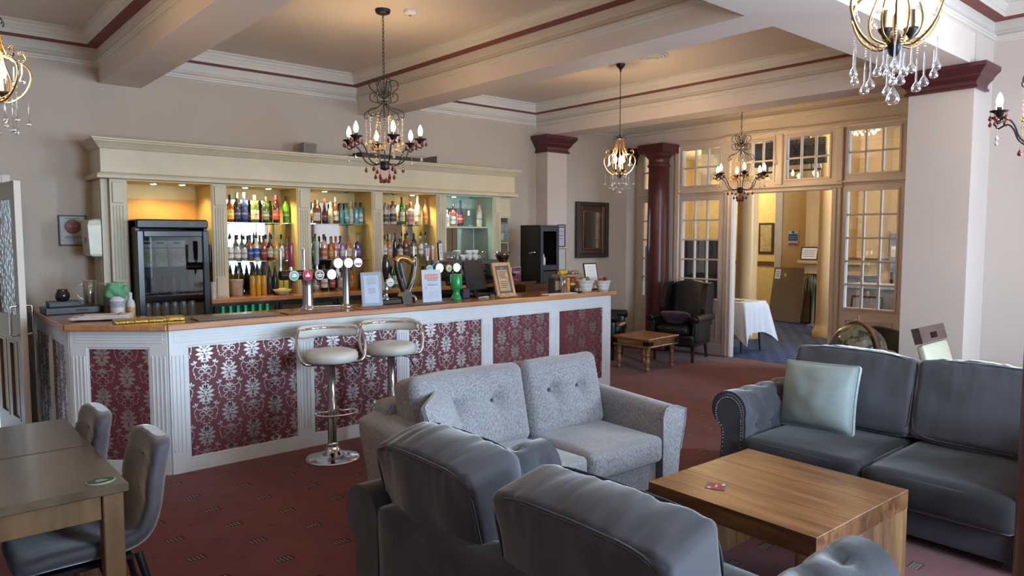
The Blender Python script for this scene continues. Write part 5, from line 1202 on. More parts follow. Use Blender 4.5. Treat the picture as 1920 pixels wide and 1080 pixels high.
for i in range(3):
    for j in range(2): MB().bbox(-.095 + i * .064, -.042 + i * .064, -.011, -.008, .025 + j * .11, .115 + j * .105, .001).build('postcard', mat('postcard_%d' % (i + 3 * j), ((.40, .10, .09), (.45, .40, .26), (.16, .22, .36), (.42, .42, .40), (.3, .32, .22), (.26, .30, .36))[i + 3 * j], .5, var=.5, scale=60), o)
# ------------------------------------------------------------------ on top of the cornice
o = thing('small_speaker', 'small grey box loudspeaker on top of the back bar cornice', 'speaker', (3.46, 7.30, 2.5525))
MB().bbox(-.075, .075, -.06, .06, 0, .135, .006).build('cabinet', mat('speaker_grey', (.28, .27, .25), .5), o); MB().bbox(-.06, .06, -.064, -.06, .015, .12, .002).build('grille', mat('speaker_mesh', (.20, .20, .19), .6, bump=.5, bscale=400), o)
o = thing('black_case', 'long black wedge-shaped case lying on the back bar cornice', 'case', (4.55, 7.28, 2.5525))
MB().prism([(-.52, 0), (.50, 0), (.50, .105), (.34, .055), (-.52, .075)], -.10, .10, 'y').build('case_body', mat('case_black', (.016, .015, .017), .5), o)
MB().prism([(.50, .012), (.506, .012), (.506, .10), (.50, .10)], -.08, .08, 'y').build('case_end', M_BLKM, o)
# ------------------------------------------------------------------ chandeliers
M_IRON = mat('dark_bronze_iron', (.030, .030, .034), .38, metal=.6, var=.15)
M_BRASS = mat('antique_brass', (.34, .23, .11), .28, metal=.9, var=.15, scale=20)
M_BULB = glow('candle_bulb_glow', (1.0, .80, .52), 9.0)
M_CRYS = glass('crystal_glass', (.93, .94, .95), .22, .02)
M_RDROP = mat('ruby_drop', (.16, .012, .012), .1, coat=.6)
M_GBEAD = mat('gold_bead', (.62, .42, .18), .25, metal=.25)
M_CBEAD = mat('clear_bead', (.62, .60, .56), .1, metal=.3)
DROP = [(.001, 0), (.007, .003), (.0115, .011), (.010, .019), (.004, .030), (.0015, .038)]
def drop_mesh(b, c, s=1.0, wire=0.0):
    b.lathe([(r * s, z * s) for r, z in DROP], (c[0], c[1], c[2]), 8)
    if wire: b.tube([(c[0], c[1], c[2] + .036 * s), (c[0], c[1], c[2] + .038 * s + wire)], .0012, 4)
def polar(r, a, z): return (r * math.cos(a), r * math.sin(a), z)
def bulb(parent, r, a, z):
    p_ = polar(r, a, 0)
    MB().lathe([(.009, 0), (.016, .014), (.020, .032), (.018, .052), (.010, .074), (.003, .088), (.0, .090)], (p_[0], p_[1], z), 14).build('bulb', M_BULB, parent)
def candelabra(loc, label, rot, top_z, n=6, power=16.0, chain=True):
    t = thing('chandelier', label, 'chandelier', (loc[0], loc[1], loc[2]), rot, 'dark candle chandeliers')
    # local z = 0 at the bottom hub
    MB().lathe([(.004, -.012), (.02, -.008), (.036, .0), (.038, .012), (.036, .055), (.04, .06), (.02, .066), (.006, .07)], seg=18).build('hub', M_IRON, t)
    MB().tube([(0, 0, .06), (0, 0, .62)], .005, 8).build('centre_rod', M_IRON, t)
    MB().tube([(.024 * math.cos(a), 0, .60 + .024 * math.sin(a)) for a in [2 * PI * i / 16 for i in range(16)]], .004, 6, closed=True).build('top_ring', M_IRON, t)
    for k in range(n):
        a = 2 * PI * k / n
        arm = MB().tube([polar(q[0], a, q[1]) for q in [(p_[0], p_[2]) for p_ in spline([(.03, 0, .045), (.11, 0, .035), (.17, 0, .075), (.205, 0, .15), (.245, 0, .185), (.30, 0, .165), (.315, 0, .19), (.30, 0, .205)], 6)]], .0055, 6).build('arm', M_IRON, t)
        cx, cy, _ = polar(.30, a, 0)
        MB().lathe([(.006, .195), (.02, .205), (.028, .225), (.05, .234), (.053, .240), (.046, .240), (.02, .232), (.014, .232), (.014, .262), (.0, .263)], (cx, cy, 0), 16).build('candle_cup', M_IRON, arm)
        bulb(arm, .30, a, .262)
        d = MB()
        for j in range(5):
            an = 2 * PI * j / 5 + .4
            drop_mesh(d, (cx + .047 * math.cos(an), cy + .047 * math.sin(an), .178), 1.0, .02)
        d.build('red_drops', M_RDROP, arm, kind='stuff')
        d = MB()
        for q in range(5): d.bead((cx * 1.03, cy * 1.03, .150 - q * .012), .0045)
        drop_mesh(d, (cx * 1.03, cy * 1.03, .055), .95); d.build('crystal_pendant', M_CBEAD, arm)
        # crown scrolls
        sc = [polar(q[0], a + .26, q[2]) for q in spline([(.012, 0, .55), (.06, 0, .535), (.108, 0, .555), (.108, 0, .60), (.075, 0, .61), (.075, 0, .58)], 5)]
        MB().tube(sc, .004, 6).build('crown_scroll', M_IRON, t)
        MB().tube([polar(q[0], a + .26, q[2]) for q in spline([(.015, 0, .57), (.06, 0, .61), (.112, 0, .655), (.105, 0, .705), (.06, 0, .715), (.042, 0, .685), (.012, 0, .60)], 5)], .004, 6).build('crown_scroll', M_IRON, t)
        MB().tube([polar(q[0], a, q[2]) for q in spline([(.012, 0, .53), (.07, 0, .49), (.12, 0, .475), (.155, 0, .46), (.168, 0, .425), (.15, 0, .405), (.138, 0, .425)], 5)], .004, 6).build('upper_branch', M_IRON, t)
        

        g = MB(); c_ = MB()
        for q in range(15):
            s = q / 14
            g.bead(polar(.09 + .02 * math.sin(PI * s) + .05 * s, a + .26, .44 - .34 * s), .0075)
        for q in range(13):
            s = q / 12
            g.bead(polar(.125, a + (PI * 2 / n) * s, .20 - .055 * math.sin(PI * s)), .007)
        for q in range(16):
            s = q / 15
            g.bead(polar(.06 + .085 * s, a - .22, .40 - .26 * s - .03 * math.sin(PI * s)), .007)
        for q in range(14): c_.bead(polar(.152, a, .40 - .0125 * q), .0062)
        drop_mesh(g, polar(.152, a, .185), 1.0)
        g.build('gold_bead_swag', M_GBEAD, t, kind='stuff'); c_.build('crystal_bead_strand', M_CBEAD, t, kind='stuff')
        d = MB()
        drop_mesh(d, polar(.075, a + .3, -.085), 1.2, .09); drop_mesh(d, polar(.15, a + .2, -.03), 1.2, .085); drop_mesh(d, polar(.035, a, -.115), 1.2, .1)
        d.build('red_pendant', M_RDROP, t, kind='stuff')
    L = top_z - loc[2]
    if chain:
        nl = max(2, int((L - .64 - .03) / .030)); step = (L - .03 - .625) / nl
        for i in range(nl):
            zc = .64 + step * (i + .5) - .012
            o = MB().tube([((.0085 * math.cos(q)) if i % 2 else 0, 0 if i % 2 else .0085 * math.cos(q), zc + step * .62 * math.sin(q)) for q in [2 * PI * j / 10 for j in range(10)]], .0026, 5, closed=True)
            o.build('chain_link', M_IRON, t)
    MB().lathe([(.012, L - .045), (.03, L - .04), (.055, L - .03), (.062, L - .012), (.062, L - .001)], seg=22).build('ceiling_rose', M_IRON, t)
    for k in range(0, n, 2):
        p_ = polar(.30, 2 * PI * k / n + rot, 0)
        point_light('candle_light', (loc[0] + p_[0], loc[1] + p_[1], loc[2] + .31), power, WARM, .025)
    return t
candelabra((3.116, 5.170, 2.245), 'dark six-arm candle chandelier with gold beads in front of the back bar', R(12), CE)
candelabra((8.20, 5.02, 2.245), 'dark candle chandelier hanging before the lobby doorway', R(40), CE)
candelabra((5.47, 1.22, 2.235), 'dark candle chandelier cut off by the right picture edge', R(-14.5 + 60 * 1.5), CE + .11)
def cage(loc, label, rot, top_z, power=30.0, rod=True):
    t = thing('cage_chandelier', label, 'chandelier', loc, rot, 'small brass and crystal cage chandeliers')
    # local z = 0 at the frame bottom
    MB().lathe([(.002, -.03), (.018, -.02), (.024, .0), (.03, .02), (.02, .045), (.012, .06)], seg=14).build('hub', M_IRON, t)
    MB().lathe([(.02, .385), (.032, .39), (.026, .40), (.012, .41), (.008, .43)], seg=12).build('crown_hub', M_IRON, t)
    for k in range(6):
        a = 2 * PI * k / 6
        up = [polar(q[0], a, q[2]) for q in spline([(.025, 0, .385), (.042, 0, .34), (.055, 0, .28), (.085, 0, .225), (.125, 0, .215), (.148, 0, .24), (.135, 0, .265), (.115, 0, .255)], 5)]
        MB().tube(up, .0045, 6).build('upper_scroll', M_BRASS, t)
        lo = [polar(q[0], a, q[2]) for q in spline([(.085, 0, .225), (.125, 0, .215), (.160, 0, .185), (.165, 0, .13), (.130, 0, .055), (.07, 0, .008), (.02, 0, .012)], 5)]
        MB().tube(lo, .0048, 6).build('lower_scroll', M_BRASS, t)
        inn = [polar(q[0], a + .5, q[2]) for q in spline([(.024, 0, .37), (.05, 0, .27), (.06, 0, .19), (.085, 0, .11), (.075, 0, .05), (.03, 0, .02)], 5)]
        MB().tube(inn, .0038, 6).build('inner_scroll', M_BRASS, t)
        MB().tube([polar(q[0], a + .25, q[2]) for q in spline([(.02, 0, .39), (.045, 0, .42), (.065, 0, .405), (.06, 0, .385)], 4)], .0035, 5).build('crown_leaf', M_IRON, t)
        g = MB()
        for path in (up, lo):
            for q in path[2::2]: g.bead((q[0] * 1.01, q[1] * 1.01, q[2] + .007), .0055)
        g.build('crystal_beads', M_GBEAD, t, kind='stuff')
        for j, (r_, z, s, wr) in enumerate(((.150, -.105, 1.2, .12), (.10, -.150, 1.35, .16), (.055, -.095, 1.25, .10), (.13, .10, 1.2, .10))):
            p_ = polar(r_, a + .2 * j, z)
            d = MB(); d.lathe([(.001, 0), (.010 * s, .004), (.013 * s, .014), (.009 * s, .026), (.0035, .04), (.0025, .055 + wr * .5)], p_, 10)
            if j < 2:
                for q in range(4): d.bead((p_[0], p_[1], p_[2] + .062 + wr * .5 + q * .009), .003)
            d.build('glass_drop', M_CRYS, t)
    d = MB(); d.lathe([(.001, -.20), (.016, -.196), (.024, -.182), (.020, -.165), (.008, -.145), (.004, -.135)], seg=14)
    for q in range(9): d.bead((0, 0, -.125 + q * .011), .0045)
    d.build('centre_drop', M_CRYS, t)
    for k in range(3):
        a = 2 * PI * k / 3 + .35
        cx, cy, _ = polar(.05, a, 0)
        s_ = MB().lathe([(.006, .03), (.022, .055), (.026, .065), (.013, .068), (.0115, .13), (.0, .131)], (cx, cy, 0), 12).build('candle_sleeve', M_IRON, t)
        bulb(s_, .05, a, .13)
    L = top_z - loc[2]
    MB().tube([(0, 0, .42), (0, 0, L - .05)], .0045, 6).build('cable', M_IRON, t)
    MB().lathe([(.008, L - .085), (.012, L - .06), (.04, L - .03), (.048, L - .012), (.048, L - .001)], seg=18).build('ceiling_rose', M_IRON, t)
    point_light('cage_light', (loc[0], loc[1], loc[2] + .19), power, WARM, .05)
    return t
cage((5.98, 5.115, 2.345), 'small brass cage chandelier with crystal drops near the red column', R(10), CE)
cage((2.79, 1.096, 2.375), 'near brass cage chandelier with long crystal drops at the upper right', R(22), CE + .11, 15.0)
cage((.44, 4.47, 2.365), 'brass cage chandelier half cut off by the left picture edge', R(4), CE)
o = thing('smoke_detector', 'round white smoke detector on the middle ceiling bay', 'smoke detector', (3.30, 5.05, CE))
MB().lathe([(.055, -.001), (.055, -.015), (.045, -.03), (.02, -.036), (.0, -.037)], seg=20).build('housing', mat('detector_white', (.7, .7, .7), .4), o)
MB().lathe([(.012, -.037), (.010, -.043), (.0, -.044)], seg=10).build('indicator', M_STEEL, o)
o = thing('air_vent', 'round white louvred air vent on the ceiling by the cage chandelier', 'vent', (5.94, 4.70, CE))
for i, r_ in enumerate((.19, .15, .11, .07)):
    MB().lathe([(r_, -.001), (r_ + .004, -.010 - i * .004), (r_ - .02, -.016 - i * .004), (r_ - .024, -.004)], seg=28).build('vent_ring', mat('vent_white', (.6, .58, .55), .5), o)

# ------------------------------------------------------------------ bar stools
M_STW = mat('white_leatherette', (.66, .65, .60), .38, var=.05, scale=9, bump=.05, bscale=60)
def stool(loc, rz, label):
    t = thing('bar_stool', label, 'bar stool', loc, rz, 'bar stools')
    MB().lathe([(.205, 0), (.208, .006), (.19, .016), (.12, .032), (.065, .055), (.045, .085), (.04, .10)], seg=36).build('base', M_CHROME, t)
    MB().lathe([(.036, .10), (.034, .105), (.034, .45), (.030, .455), (.030, .74)], seg=20).build('column', mat('smoked_chrome', (.32, .28, .29), .12, metal=1.0), t)
    MB().lathe([(.042, .095), (.044, .11), (.036, .125)], seg=20).build('collar', M_CHROME, t)
    fr_ = [(.035, -.04, .385), (.06, -.10, .385)] + [(.0 + .155 * math.cos(a), -.155 + .10 * math.sin(a), .385) for a in [R(40 - i * 26) for i in range(11)]] + [(-.06, -.10, .385), (-.035, -.04, .385)]
    MB().tube(spline(fr_, 3), .010, 8).build('footrest', M_CHROME, t)
    MB().lathe([(.0, .735), (.12, .738), (.14, .75)], seg=24).build('seat_plate', M_BLKM, t)
    MB().rbox((0, 0, 0), (.205, .205, .045), .04, 10, (0, 0, .008)).build('x', M_STW) if False else None
    MB().lathe([(.15, .748), (.192, .755), (.202, .775), (.202, .805), (.19, .826), (.15, .838), (.06, .842), (.0, .842)], seg=36).build('seat', M_STW, t)
    # back at local +y; chrome rail wraps round and drops to the seat plate
    rail_ = []
    for i in range(15):
        a = R(90 - 82 + 164 * i / 14); rail_.append((.236 * math.cos(a), .186 * math.sin(a), .985))
    pth = [(.10, -.06, .745), (.20, -.09, .75), (.242, -.07, .80), (.258, -.02, .92)] + rail_ + [(-.258, -.02, .92), (-.242, -.07, .80), (-.20, -.09, .75), (-.10, -.06, .745)]
    MB().tube(spline(pth, 3), .0115, 8).build('back_rail', M_CHROME, t)
    rings = []
    for i in range(17):
        a = R(90 - 70 + 140 * i / 16); e = min(1, min(i, 16 - i) / 2.5) ** .5
        c = Vector((.245 * math.cos(a), .205 * math.sin(a), .965)); n_ = Vector((math.cos(a), math.sin(a), 0))
        ring = []
        for k in range(12):
            q = 2 * PI * k / 12
            ring.append(tuple(c + n_ * (.026 * (.35 + .65 * e) * math.cos(q)) + Vector((0, 0, .052 * (.5 + .5 * e) * math.sin(q)))))
        rings.append(ring)
    MB().loft(rings).build('back_pad', M_STW, t)
    MB().tube([(.05, -.02, .735), (.13, -.07, .725), (.17, -.10, .66)], [.004, .004, .007], 6).build('lift_lever', M_BLACK, t)
    return t
stool((2.51, 4.98, 0), R(-14), 'left white bar stool with chrome rail at the bar')
stool((3.05, 5.0, 0), R(-24), 'right white bar stool, partly behind the pale grey sofa')

# ------------------------------------------------------------------ velvet sofas (pair)
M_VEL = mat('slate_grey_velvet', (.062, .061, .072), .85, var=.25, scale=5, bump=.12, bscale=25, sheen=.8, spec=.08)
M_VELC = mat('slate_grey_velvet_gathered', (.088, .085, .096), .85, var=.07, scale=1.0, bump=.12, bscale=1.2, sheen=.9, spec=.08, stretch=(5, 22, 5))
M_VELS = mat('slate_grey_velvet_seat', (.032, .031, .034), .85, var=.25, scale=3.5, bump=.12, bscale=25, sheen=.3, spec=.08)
M_STUD = mat('antique_nailhead', (.42, .40, .38), .3, metal=.9)
def gauss(p_, c, s): return math.exp(-((p_[0] - c[0]) ** 2 + (p_[1] - c[1]) ** 2) / (2 * s * s))
def velvet_sofa(loc, rz, label, seed, hl=.66, gap=0.0):
    D = hl - .66; hs = hl / 2
    t = thing('velvet_sofa', label, 'sofa', loc, rz, 'slate grey velvet sofas')
    # x forward, y along, z up; back plane x = 0
    MB().rbox((.54, 0, .14), (.50, .78 + D, .085), .02, 8).build('base', M_VEL, t)
    def back_fn(p_, u):
        q = p_.copy(); q.x -= .03 * max(0, q.z) ; return q
    MB().rbox((.12, 0, .345), (.10, .70 + D, .285), .05, 12, (0, 0, .0), back_fn).build('back_frame', M_VEL, t)
    for s in (-1, 1):
        sd = seed + s * 3
        def seat_fn(p_, u, sd=sd):
            q = p_.copy(); q.z += .012 * noise.noise(Vector((p_.x * 4, p_.y * 4, sd))) * (1 if u[2] > .5 else 0)
            return q
        c = MB().rbox((.68, s * (hs + .006), .305), (.42, hs + .008, .095), .05, 16, (.02, .0, .028), seat_fn).build('seat_cushion', M_VELS, t)
        ring = [(.68 + .405 * math.copysign(min(1, abs(math.cos(a)) ** .35), math.cos(a)), s * (hs + .006) + (hs - .004) * math.copysign(min(1, abs(math.sin(a)) ** .35), math.sin(a)), .383) for a in [2 * PI * i / 48 for i in range(48)]]
        MB().tube(ring, .0055, 5, closed=True).build('piping', M_VEL, c)
        def cush_fn(p_, u, sd=sd):
            q = p_.copy()
            edge = max(abs(u[1]), abs(u[2]))
            w = max(0, u[2]) ** 2
            # gathered wrinkles running down from the top seam
            q.z += .0075 * w * noise.noise(Vector((p_.y * 24, p_.x * 5, sd + 2)))
            q.x += .009 * w * noise.noise(Vector((p_.y * 24, p_.z * 6, sd))) + .012 * noise.noise(Vector((p_.y * 6, p_.z * 6, sd + 5)))
            q.z += .012 * noise.noise(Vector((p_.y * 5, p_.x * 3, sd + 9))) - .02 * abs(u[1]) ** 3 * max(0, u[2])
            return q
        b = MB().rbox((0, 0, 0), (.125, hs + .026 - (gap * .6 if s > 0 else 0), .255), .032, 44, (.030, 0, .022), cush_fn)
        M_ = Matrix.Translation((.225, s * (hs + .030) + (gap if s > 0 else 0), .660)) @ Matrix.Rotation(R(-13), 4, 'Y')
        b.xf(M_)
        bc = b.build('back_cushion', M_VELC, t)
        for sx in (-1, 1):
            pp = []
            for i in range(56):
                a = 2 * PI * i / 56
                uy = math.copysign(min(1, abs(math.cos(a)) ** .3), math.cos(a)); uz = math.copysign(min(1, abs(math.sin(a)) ** .3), math.sin(a))
                pp.append(tuple(M_ @ Vector((sx * .118, uy * (hs + .020 - (gap * .6 if s > 0 else 0)), uz * .249 - .02 * abs(uy) ** 3 * max(0, uz) + .022 * max(0, uz) * (1 - uy * uy) * .12))))
            MB().tube(pp, .0058, 5, closed=True).build('piping', M_VEL, bc)
        # rolled arm
        prof = [(.66, .06), (.66, .20), (.66, .34), (.658, .45), (.660, .50)]
        for i in range(15):
            a = R(196 - i * 16.5); prof.append((.785 + .128 * math.cos(a), .553 + .128 * math.sin(a)))
        prof += [(.845, .44), (.835, .38), (.842, .25), (.852, .06)]
        prof = [(y + D, z) for y, z in prof]
        rings = []; NX = 30
        for i in range(NX + 1):
            x = .02 + 1.035 * i / NX
            ring = []
            for j, (y, z) in enumerate(prof):
                dy = dz = 0
                if 1 <= j <= 14 and x < .98:
                    arc_ = (z - .2) if j < 5 else .30 + (j - 5) * .037
                    for row in range(4):
                        for k in range(5):
                            bx = .17 + k * .20 + (row % 2) * .10; bz = .10 + row * .15
                            g = math.exp(-(((x - bx) / .045) ** 2 + ((arc_ - bz) / .04) ** 2))
                            cy, cz = (.785 + D, .553) if j >= 5 else (y + .1, z)
                            l = math.hypot(cy - y, cz - z) or 1
                            dy += .042 * g * (cy - y) / l; dz += .042 * g * (cz - z) / l
                ring.append((x, s * (y + dy), z + dz))
            rings.append(ring if s > 0 else ring[::-1])
        a_ = MB().loft(rings, True, True).build('arm', M_VEL, t)
        # buttons at the tufts on the inner face
        bt = MB()
        for k in range(5):
            bt.ball((.17 + k * .20, s * (.693 + D), .30), .011, 8, 5); bt.ball((.27 + k * .20 if k < 4 else .17, s * (.690 + D), .45), .011, 8, 5)
        bt.build('tuft_buttons', M_VEL, a_, kind='stuff')
        # front facing panel with nailheads
        cy, cz = .765 + D, .40
        face = [(cy + (y - cy) * .86, cz + (z - cz) * .93) for y, z in prof]
        MB().prism([(s * y, z) for y, z in face] if s < 0 else [(s * y, z) for y, z in face], 1.056, 1.066, 'x').build('arm_front', M_VEL, a_)
        st = MB(); path = spline([(s * (cy + (y - cy) * .74), z_, 0) for y, z_ in [(y, cz + (z - cz) * .86) for y, z in prof]], 4)
        acc = 0; last = None
        for q in path:
            if last is None or math.hypot(q[0] - last[0], q[1] - last[1]) > .0135:
                st.ball((1.067, q[0], q[1]), .0046, 6, 4); last = q
        st.build('nailheads', M_STUD, a_, kind='stuff')
    for x in (.10, .98):
        for y in (-.72 - D, .72 + D): MB().lathe([(.022, 0), (.03, .055), (.03, .062)], (x, y, 0), 10).build('foot', M_BLACK, t)
    return t
velvet_sofa((1.40, 1.79, 0), 0, 'slate velvet sofa in the foreground seen from behind', 1, .66, .065)
velvet_sofa((5.20, 1.715, 0), PI, 'slate velvet sofa on the right facing the coffee table', 4, .745)
def scatter(name, label, loc, rot, w, h, d, m, seed):
    def fn(p_, u):
        q = p_.copy(); e = (1 - abs(u[1]) ** 2.2) * (1 - abs(u[2]) ** 2.2)
        q.x = math.copysign(1, p_.x) * (.012 + d * max(0, e) ** .55) if abs(p_.x) > 1e-6 else 0
        q.x *= 1 + .12 * noise.noise(Vector((p_.y * 9, p_.z * 9, seed)))
        q.y *= 1 - .05 * (1 - u[2] ** 2); q.z *= 1 - .05 * (1 - u[1] ** 2)
        return q
    t = thing(name, label, 'cushion', loc); t.rotation_euler = rot
    MB().rbox((0, 0, 0), (.05, w / 2, h / 2), .03, 18, (0, 0, 0), fn).build('cushion_cover', m, t)
    ring = [(0, w / 2 * .985 * math.copysign(abs(math.cos(a)) ** .3, math.cos(a)) * (1 - .05 * (1 - abs(math.sin(a)) ** .6)), h / 2 * .985 * math.copysign(abs(math.sin(a)) ** .3, math.sin(a)) * (1 - .05 * (1 - abs(math.cos(a)) ** .6))) for a in [2 * PI * i / 56 for i in range(56)]]
    MB().tube(ring, .007, 6, closed=True).build('cushion_piping', m, t)
    return t
scatter('scatter_cushion', 'pale duck-egg blue cushion propped on the right velvet sofa', (4.66, 2.23, .63), (R(-3), R(14), R(-6)), .54, .46, .10, mat('duck_egg_linen', (.33, .40, .40), .85, var=.06, scale=8, bump=.25, bscale=350, sheen=.2, stretch=(1, 1, 3)), 2)
# ------------------------------------------------------------------ pale grey chenille sofa
def chenille():
    m, nt, p = new_mat('pale_grey_chenille'); N = nt.nodes; L = nt.links
    tc = N.new('ShaderNodeTexCoord'); mp = N.new('ShaderNodeMapping'); mp.inputs['Scale'].default_value = (150, 150, 34)
    L.new(tc.outputs['Object'], mp.inputs['Vector'])
    nz = N.new('ShaderNodeTexNoise'); nz.inputs['Scale'].default_value = 1.6; nz.inputs['Detail'].default_value = 3
    L.new(mp.outputs[0], nz.inputs['Vector'])
    rp = N.new('ShaderNodeValToRGB'); e = rp.color_ramp.elements
    e[0].position = .38; e[0].color = (.14, .14, .155, 1); e[1].position = .62; e[1].color = (.335, .325, .34, 1)
    L.new(nz.outputs['Fac'], rp.inputs[0]); L.new(rp.outputs[0], p.inputs['Base Color'])
    p.inputs['Roughness'].default_value = .85; p.inputs['Sheen Weight'].default_value = .4
    bp = N.new('ShaderNodeBump'); bp.inputs['Strength'].default_value = .35; bp.inputs['Distance'].default_value = .004
    L.new(nz.outputs['Fac'], bp.inputs['Height']); L.new(bp.outputs[0], p.inputs['Normal'])
    return m
M_CHE = chenille()
sa = thing('chenille_sofa', 'pale grey chenille two-seat sofa with button-tufted back cushions', 'sofa', (3.06, 2.83, 0), R(-2))
MB().rbox((-.108, .46, .16), (.755, .44, .10), .02, 8).build('base', M_CHE, sa)
MB().rbox((-.108, .84, .39), (.80, .10, .33), .04, 10).build('back_frame', M_CHE, sa)
for x0, x1, sd in ((-.02, .645, 1), (-.86, -.03, 2)):
    cx, hw = (x0 + x1) / 2, (x1 - x0) / 2
    def fn(p_, u, sd=sd): q = p_.copy(); q.z += .008 * noise.noise(Vector((p_.x * 5, p_.y * 5, sd))); return q
    c = MB().rbox((cx, .27, .335), (hw, .31, .085), .04, 14, (0, .012, .022), fn).build('seat_cushion', M_CHE, sa)
    for zz in (.392, .278):
        MB().tube([(cx + (hw - .012) * math.copysign(abs(math.cos(a)) ** .3, math.cos(a)), .27 + .298 * math.copysign(abs(math.sin(a)) ** .3, math.sin(a)), zz) for a in [2 * PI * i / 40 for i in range(40)]], .005, 5, closed=True).build('piping', M_CHE, c)
    btn = [(-hw * .38, .04), (hw * .38, .04)]
    def bfn(p_, u, sd=sd, btn=btn, hw=hw):
        q = p_.copy()
        if u[1] < -.2:
            d = 0
            for bx, bz in btn:
                d += .055 * gauss((p_.x, p_.z), (bx, bz), .035)
                d += .028 * math.exp(-((p_.x - bx) / .016) ** 2) * (1 if p_.z < bz else .25) * (1 - abs(u[2]))
            d += .024 * math.exp(-((p_.z - .04) / .016) ** 2) * (1 - abs(u[0])) 
            q.y += d
        q.z += .012 * noise.noise(Vector((p_.x * 4, p_.y * 4, sd + 3)))
        return q
    M_ = Matrix.Translation((cx, .635, .625)) @ Matrix.Rotation(R(-13), 4, 'X')
    bc = MB().rbox((0, 0, 0), (hw + .004, .125, .250), .06, 24, (0, .035, .010), bfn).xf(M_).build('back_cushion', M_CHE, sa)
    for sy in (-1, 1):
        MB().tube([tuple(M_ @ Vector(((hw - .016) * math.copysign(abs(math.cos(a)) ** .3, math.cos(a)), sy * .092, .236 * math.copysign(abs(math.sin(a)) ** .3, math.sin(a))))) for a in [2 * PI * i / 48 for i in range(48)]], .005, 5, closed=True).build('piping', M_CHE, bc)
    bt = MB()
    for bx, bz in btn:
        q = M_ @ Vector((bx, -.105, bz)); bt.ball(q, .014, 10, 6)
    bt.build('tuft_buttons', M_CHE, bc, kind='stuff')
for s, xi in ((1, .645), (-1, -.80)):
    rings = []
    for i in range(13):
        y = -.03 + .93 * i / 12; tz = .605 + .05 * (i / 12)
        fl = .05
        ring = [(xi, y, .06), (xi, y, .30), (xi - s * .005, y, tz - .06), (xi + s * .02, y, tz - .012), (xi + s * .07, y, tz + .004), (xi + s * .13, y, tz - .008), (xi + s * (.175 + fl), y, tz - .04), (xi + s * (.18 + fl * .8), y, tz - .12), (xi + s * .175, y, .30), (xi + s * .15, y, .06)]
        rings.append(ring if s < 0 else ring[::-1])
    a_ = MB().loft(rings, True, True).build('arm', M_CHE, sa)
    MB().tube([(q[0], q[1] - .002, q[2]) for q in (rings[0][1:-1] if s < 0 else rings[0][::-1][1:-1])], .005, 5).build('piping', M_CHE, a_)
for x in (-.88, .72):
    for y in (.06, .84): MB().lathe([(.018, 0), (.026, .06), (.026, .07)], (x, y, 0), 10).build('foot', M_BLACK, sa)
scatter('scatter_cushion', 'pale grey chenille cushion leaning in the left corner of the chenille sofa', (2.37, 3.34, .60), (R(8), R(-14), R(-50)), .45, .42, .08, M_CHE, 6)
# ------------------------------------------------------------------ coffee table of heavy planks
M_PLANK = wood('rustic_plank_oak', (.085, .032, .012), (.215, .092, .036), .30, 2.2, (9, 1.0, 9), coat=.0, c3=(.29, .145, .062))
M_PLANKV = wood('rustic_plank_oak_upright', (.12, .055, .022), (.28, .145, .062), .42, 2.2, (9, 9, 1.0), c3=(.36, .21, .095))
ct = thing('coffee_table', 'low square coffee table of heavy rustic oak planks', 'coffee table', (3.235, 1.745, 0), R(-1.6))
for k in range(6):
    x0 = -.44 + k * .1467; x1 = x0 + .1462
    MB().bbox(x0, x1, -.435, .435, .39, .48 - .0006 * (k % 2), .0008).build('top_plank', M_PLANK, ct)
    for y0, y1 in ((-.433, -.345), (.345, .433)): MB().bbox(x0, x1, y0, y1, 0, .3895, .0008).build('side_plank', M_PLANKV, ct)
o = thing('beer_mat', 'red and grey square beer mat on the coffee table', 'beer mat', (3.00, 1.93, .4802), R(24))
MB().bbox(-.047, .047, -.047, .047, 0, .002, .0008).build('mat_card', mat('mat_grey', (.12, .11, .13), .6), o)
MB().bbox(-.040, .040, -.040, .040, .002, .0024, .0002).build('mat_print', mat('mat_red', (.28, .03, .05), .5, var=.2, scale=50), o)
for x, y in ((-.03, .03), (.03, -.03)): MB().box(x - .012, x + .012, y - .008, y + .008, .0024, .0028).build('mat_mark', mat('mat_pale', (.5, .46, .46), .6), o)
MB().box(-.018, .018, -.004, .004, .0024, .0028).build('mat_mark', mat('mat_pale', (.5, .46, .46), .6), o)
# ------------------------------------------------------------------ dining tables and chairs on the left
M_DT = wood('dining_table_top', (.070, .048, .026), (.120, .086, .050), .20, 1.6, (6, 1, 6), coat=.5)
M_DL = wood('dining_table_leg', (.13, .068, .026), (.22, .120, .050), .42, 2.0, (6, 6, 1))
def dining_table(y0, y1, label):
    x0, x1 = -.14, .665; cx, cy = (x0 + x1) / 2, (y0 + y1) / 2; w, d = x1 - x0, y1 - y0
    t = thing('dining_table', label, 'dining table', (cx, cy, 0), 0, 'dining tables pushed together')
    MB().bbox(-w / 2, w / 2, -d / 2, d / 2, .715, .75, .004).build('tabletop', M_DT, t)
    for sx in (-1, 1):
        for sy in (-1, 1):
            MB().bbox(sx * (w / 2 - .052) - .036, sx * (w / 2 - .052) + .036, sy * (d / 2 - .055) - .036, sy * (d / 2 - .055) + .036, 0, .7145, .004).build('leg', M_DL, t)
    for sy in (-1, 1): MB().bbox(-w / 2 + .09, w / 2 - .09, sy * (d / 2 - .045) - .012, sy * (d / 2 - .045) + .012, .615, .7145, .002).build('apron', M_DL, t)
    for sx in (-1, 1): MB().bbox(sx * (w / 2 - .045) - .012, sx * (w / 2 - .045) + .012, -d / 2 + .093, d / 2 - .093, .615, .7145, .002).build('apron', M_DL, t)
dining_table(3.02, 3.685, 'nearer dark topped wooden dining table at the lower left')
dining_table(3.692, 4.32, 'farther dark topped wooden dining table, pushed against the nearer one')
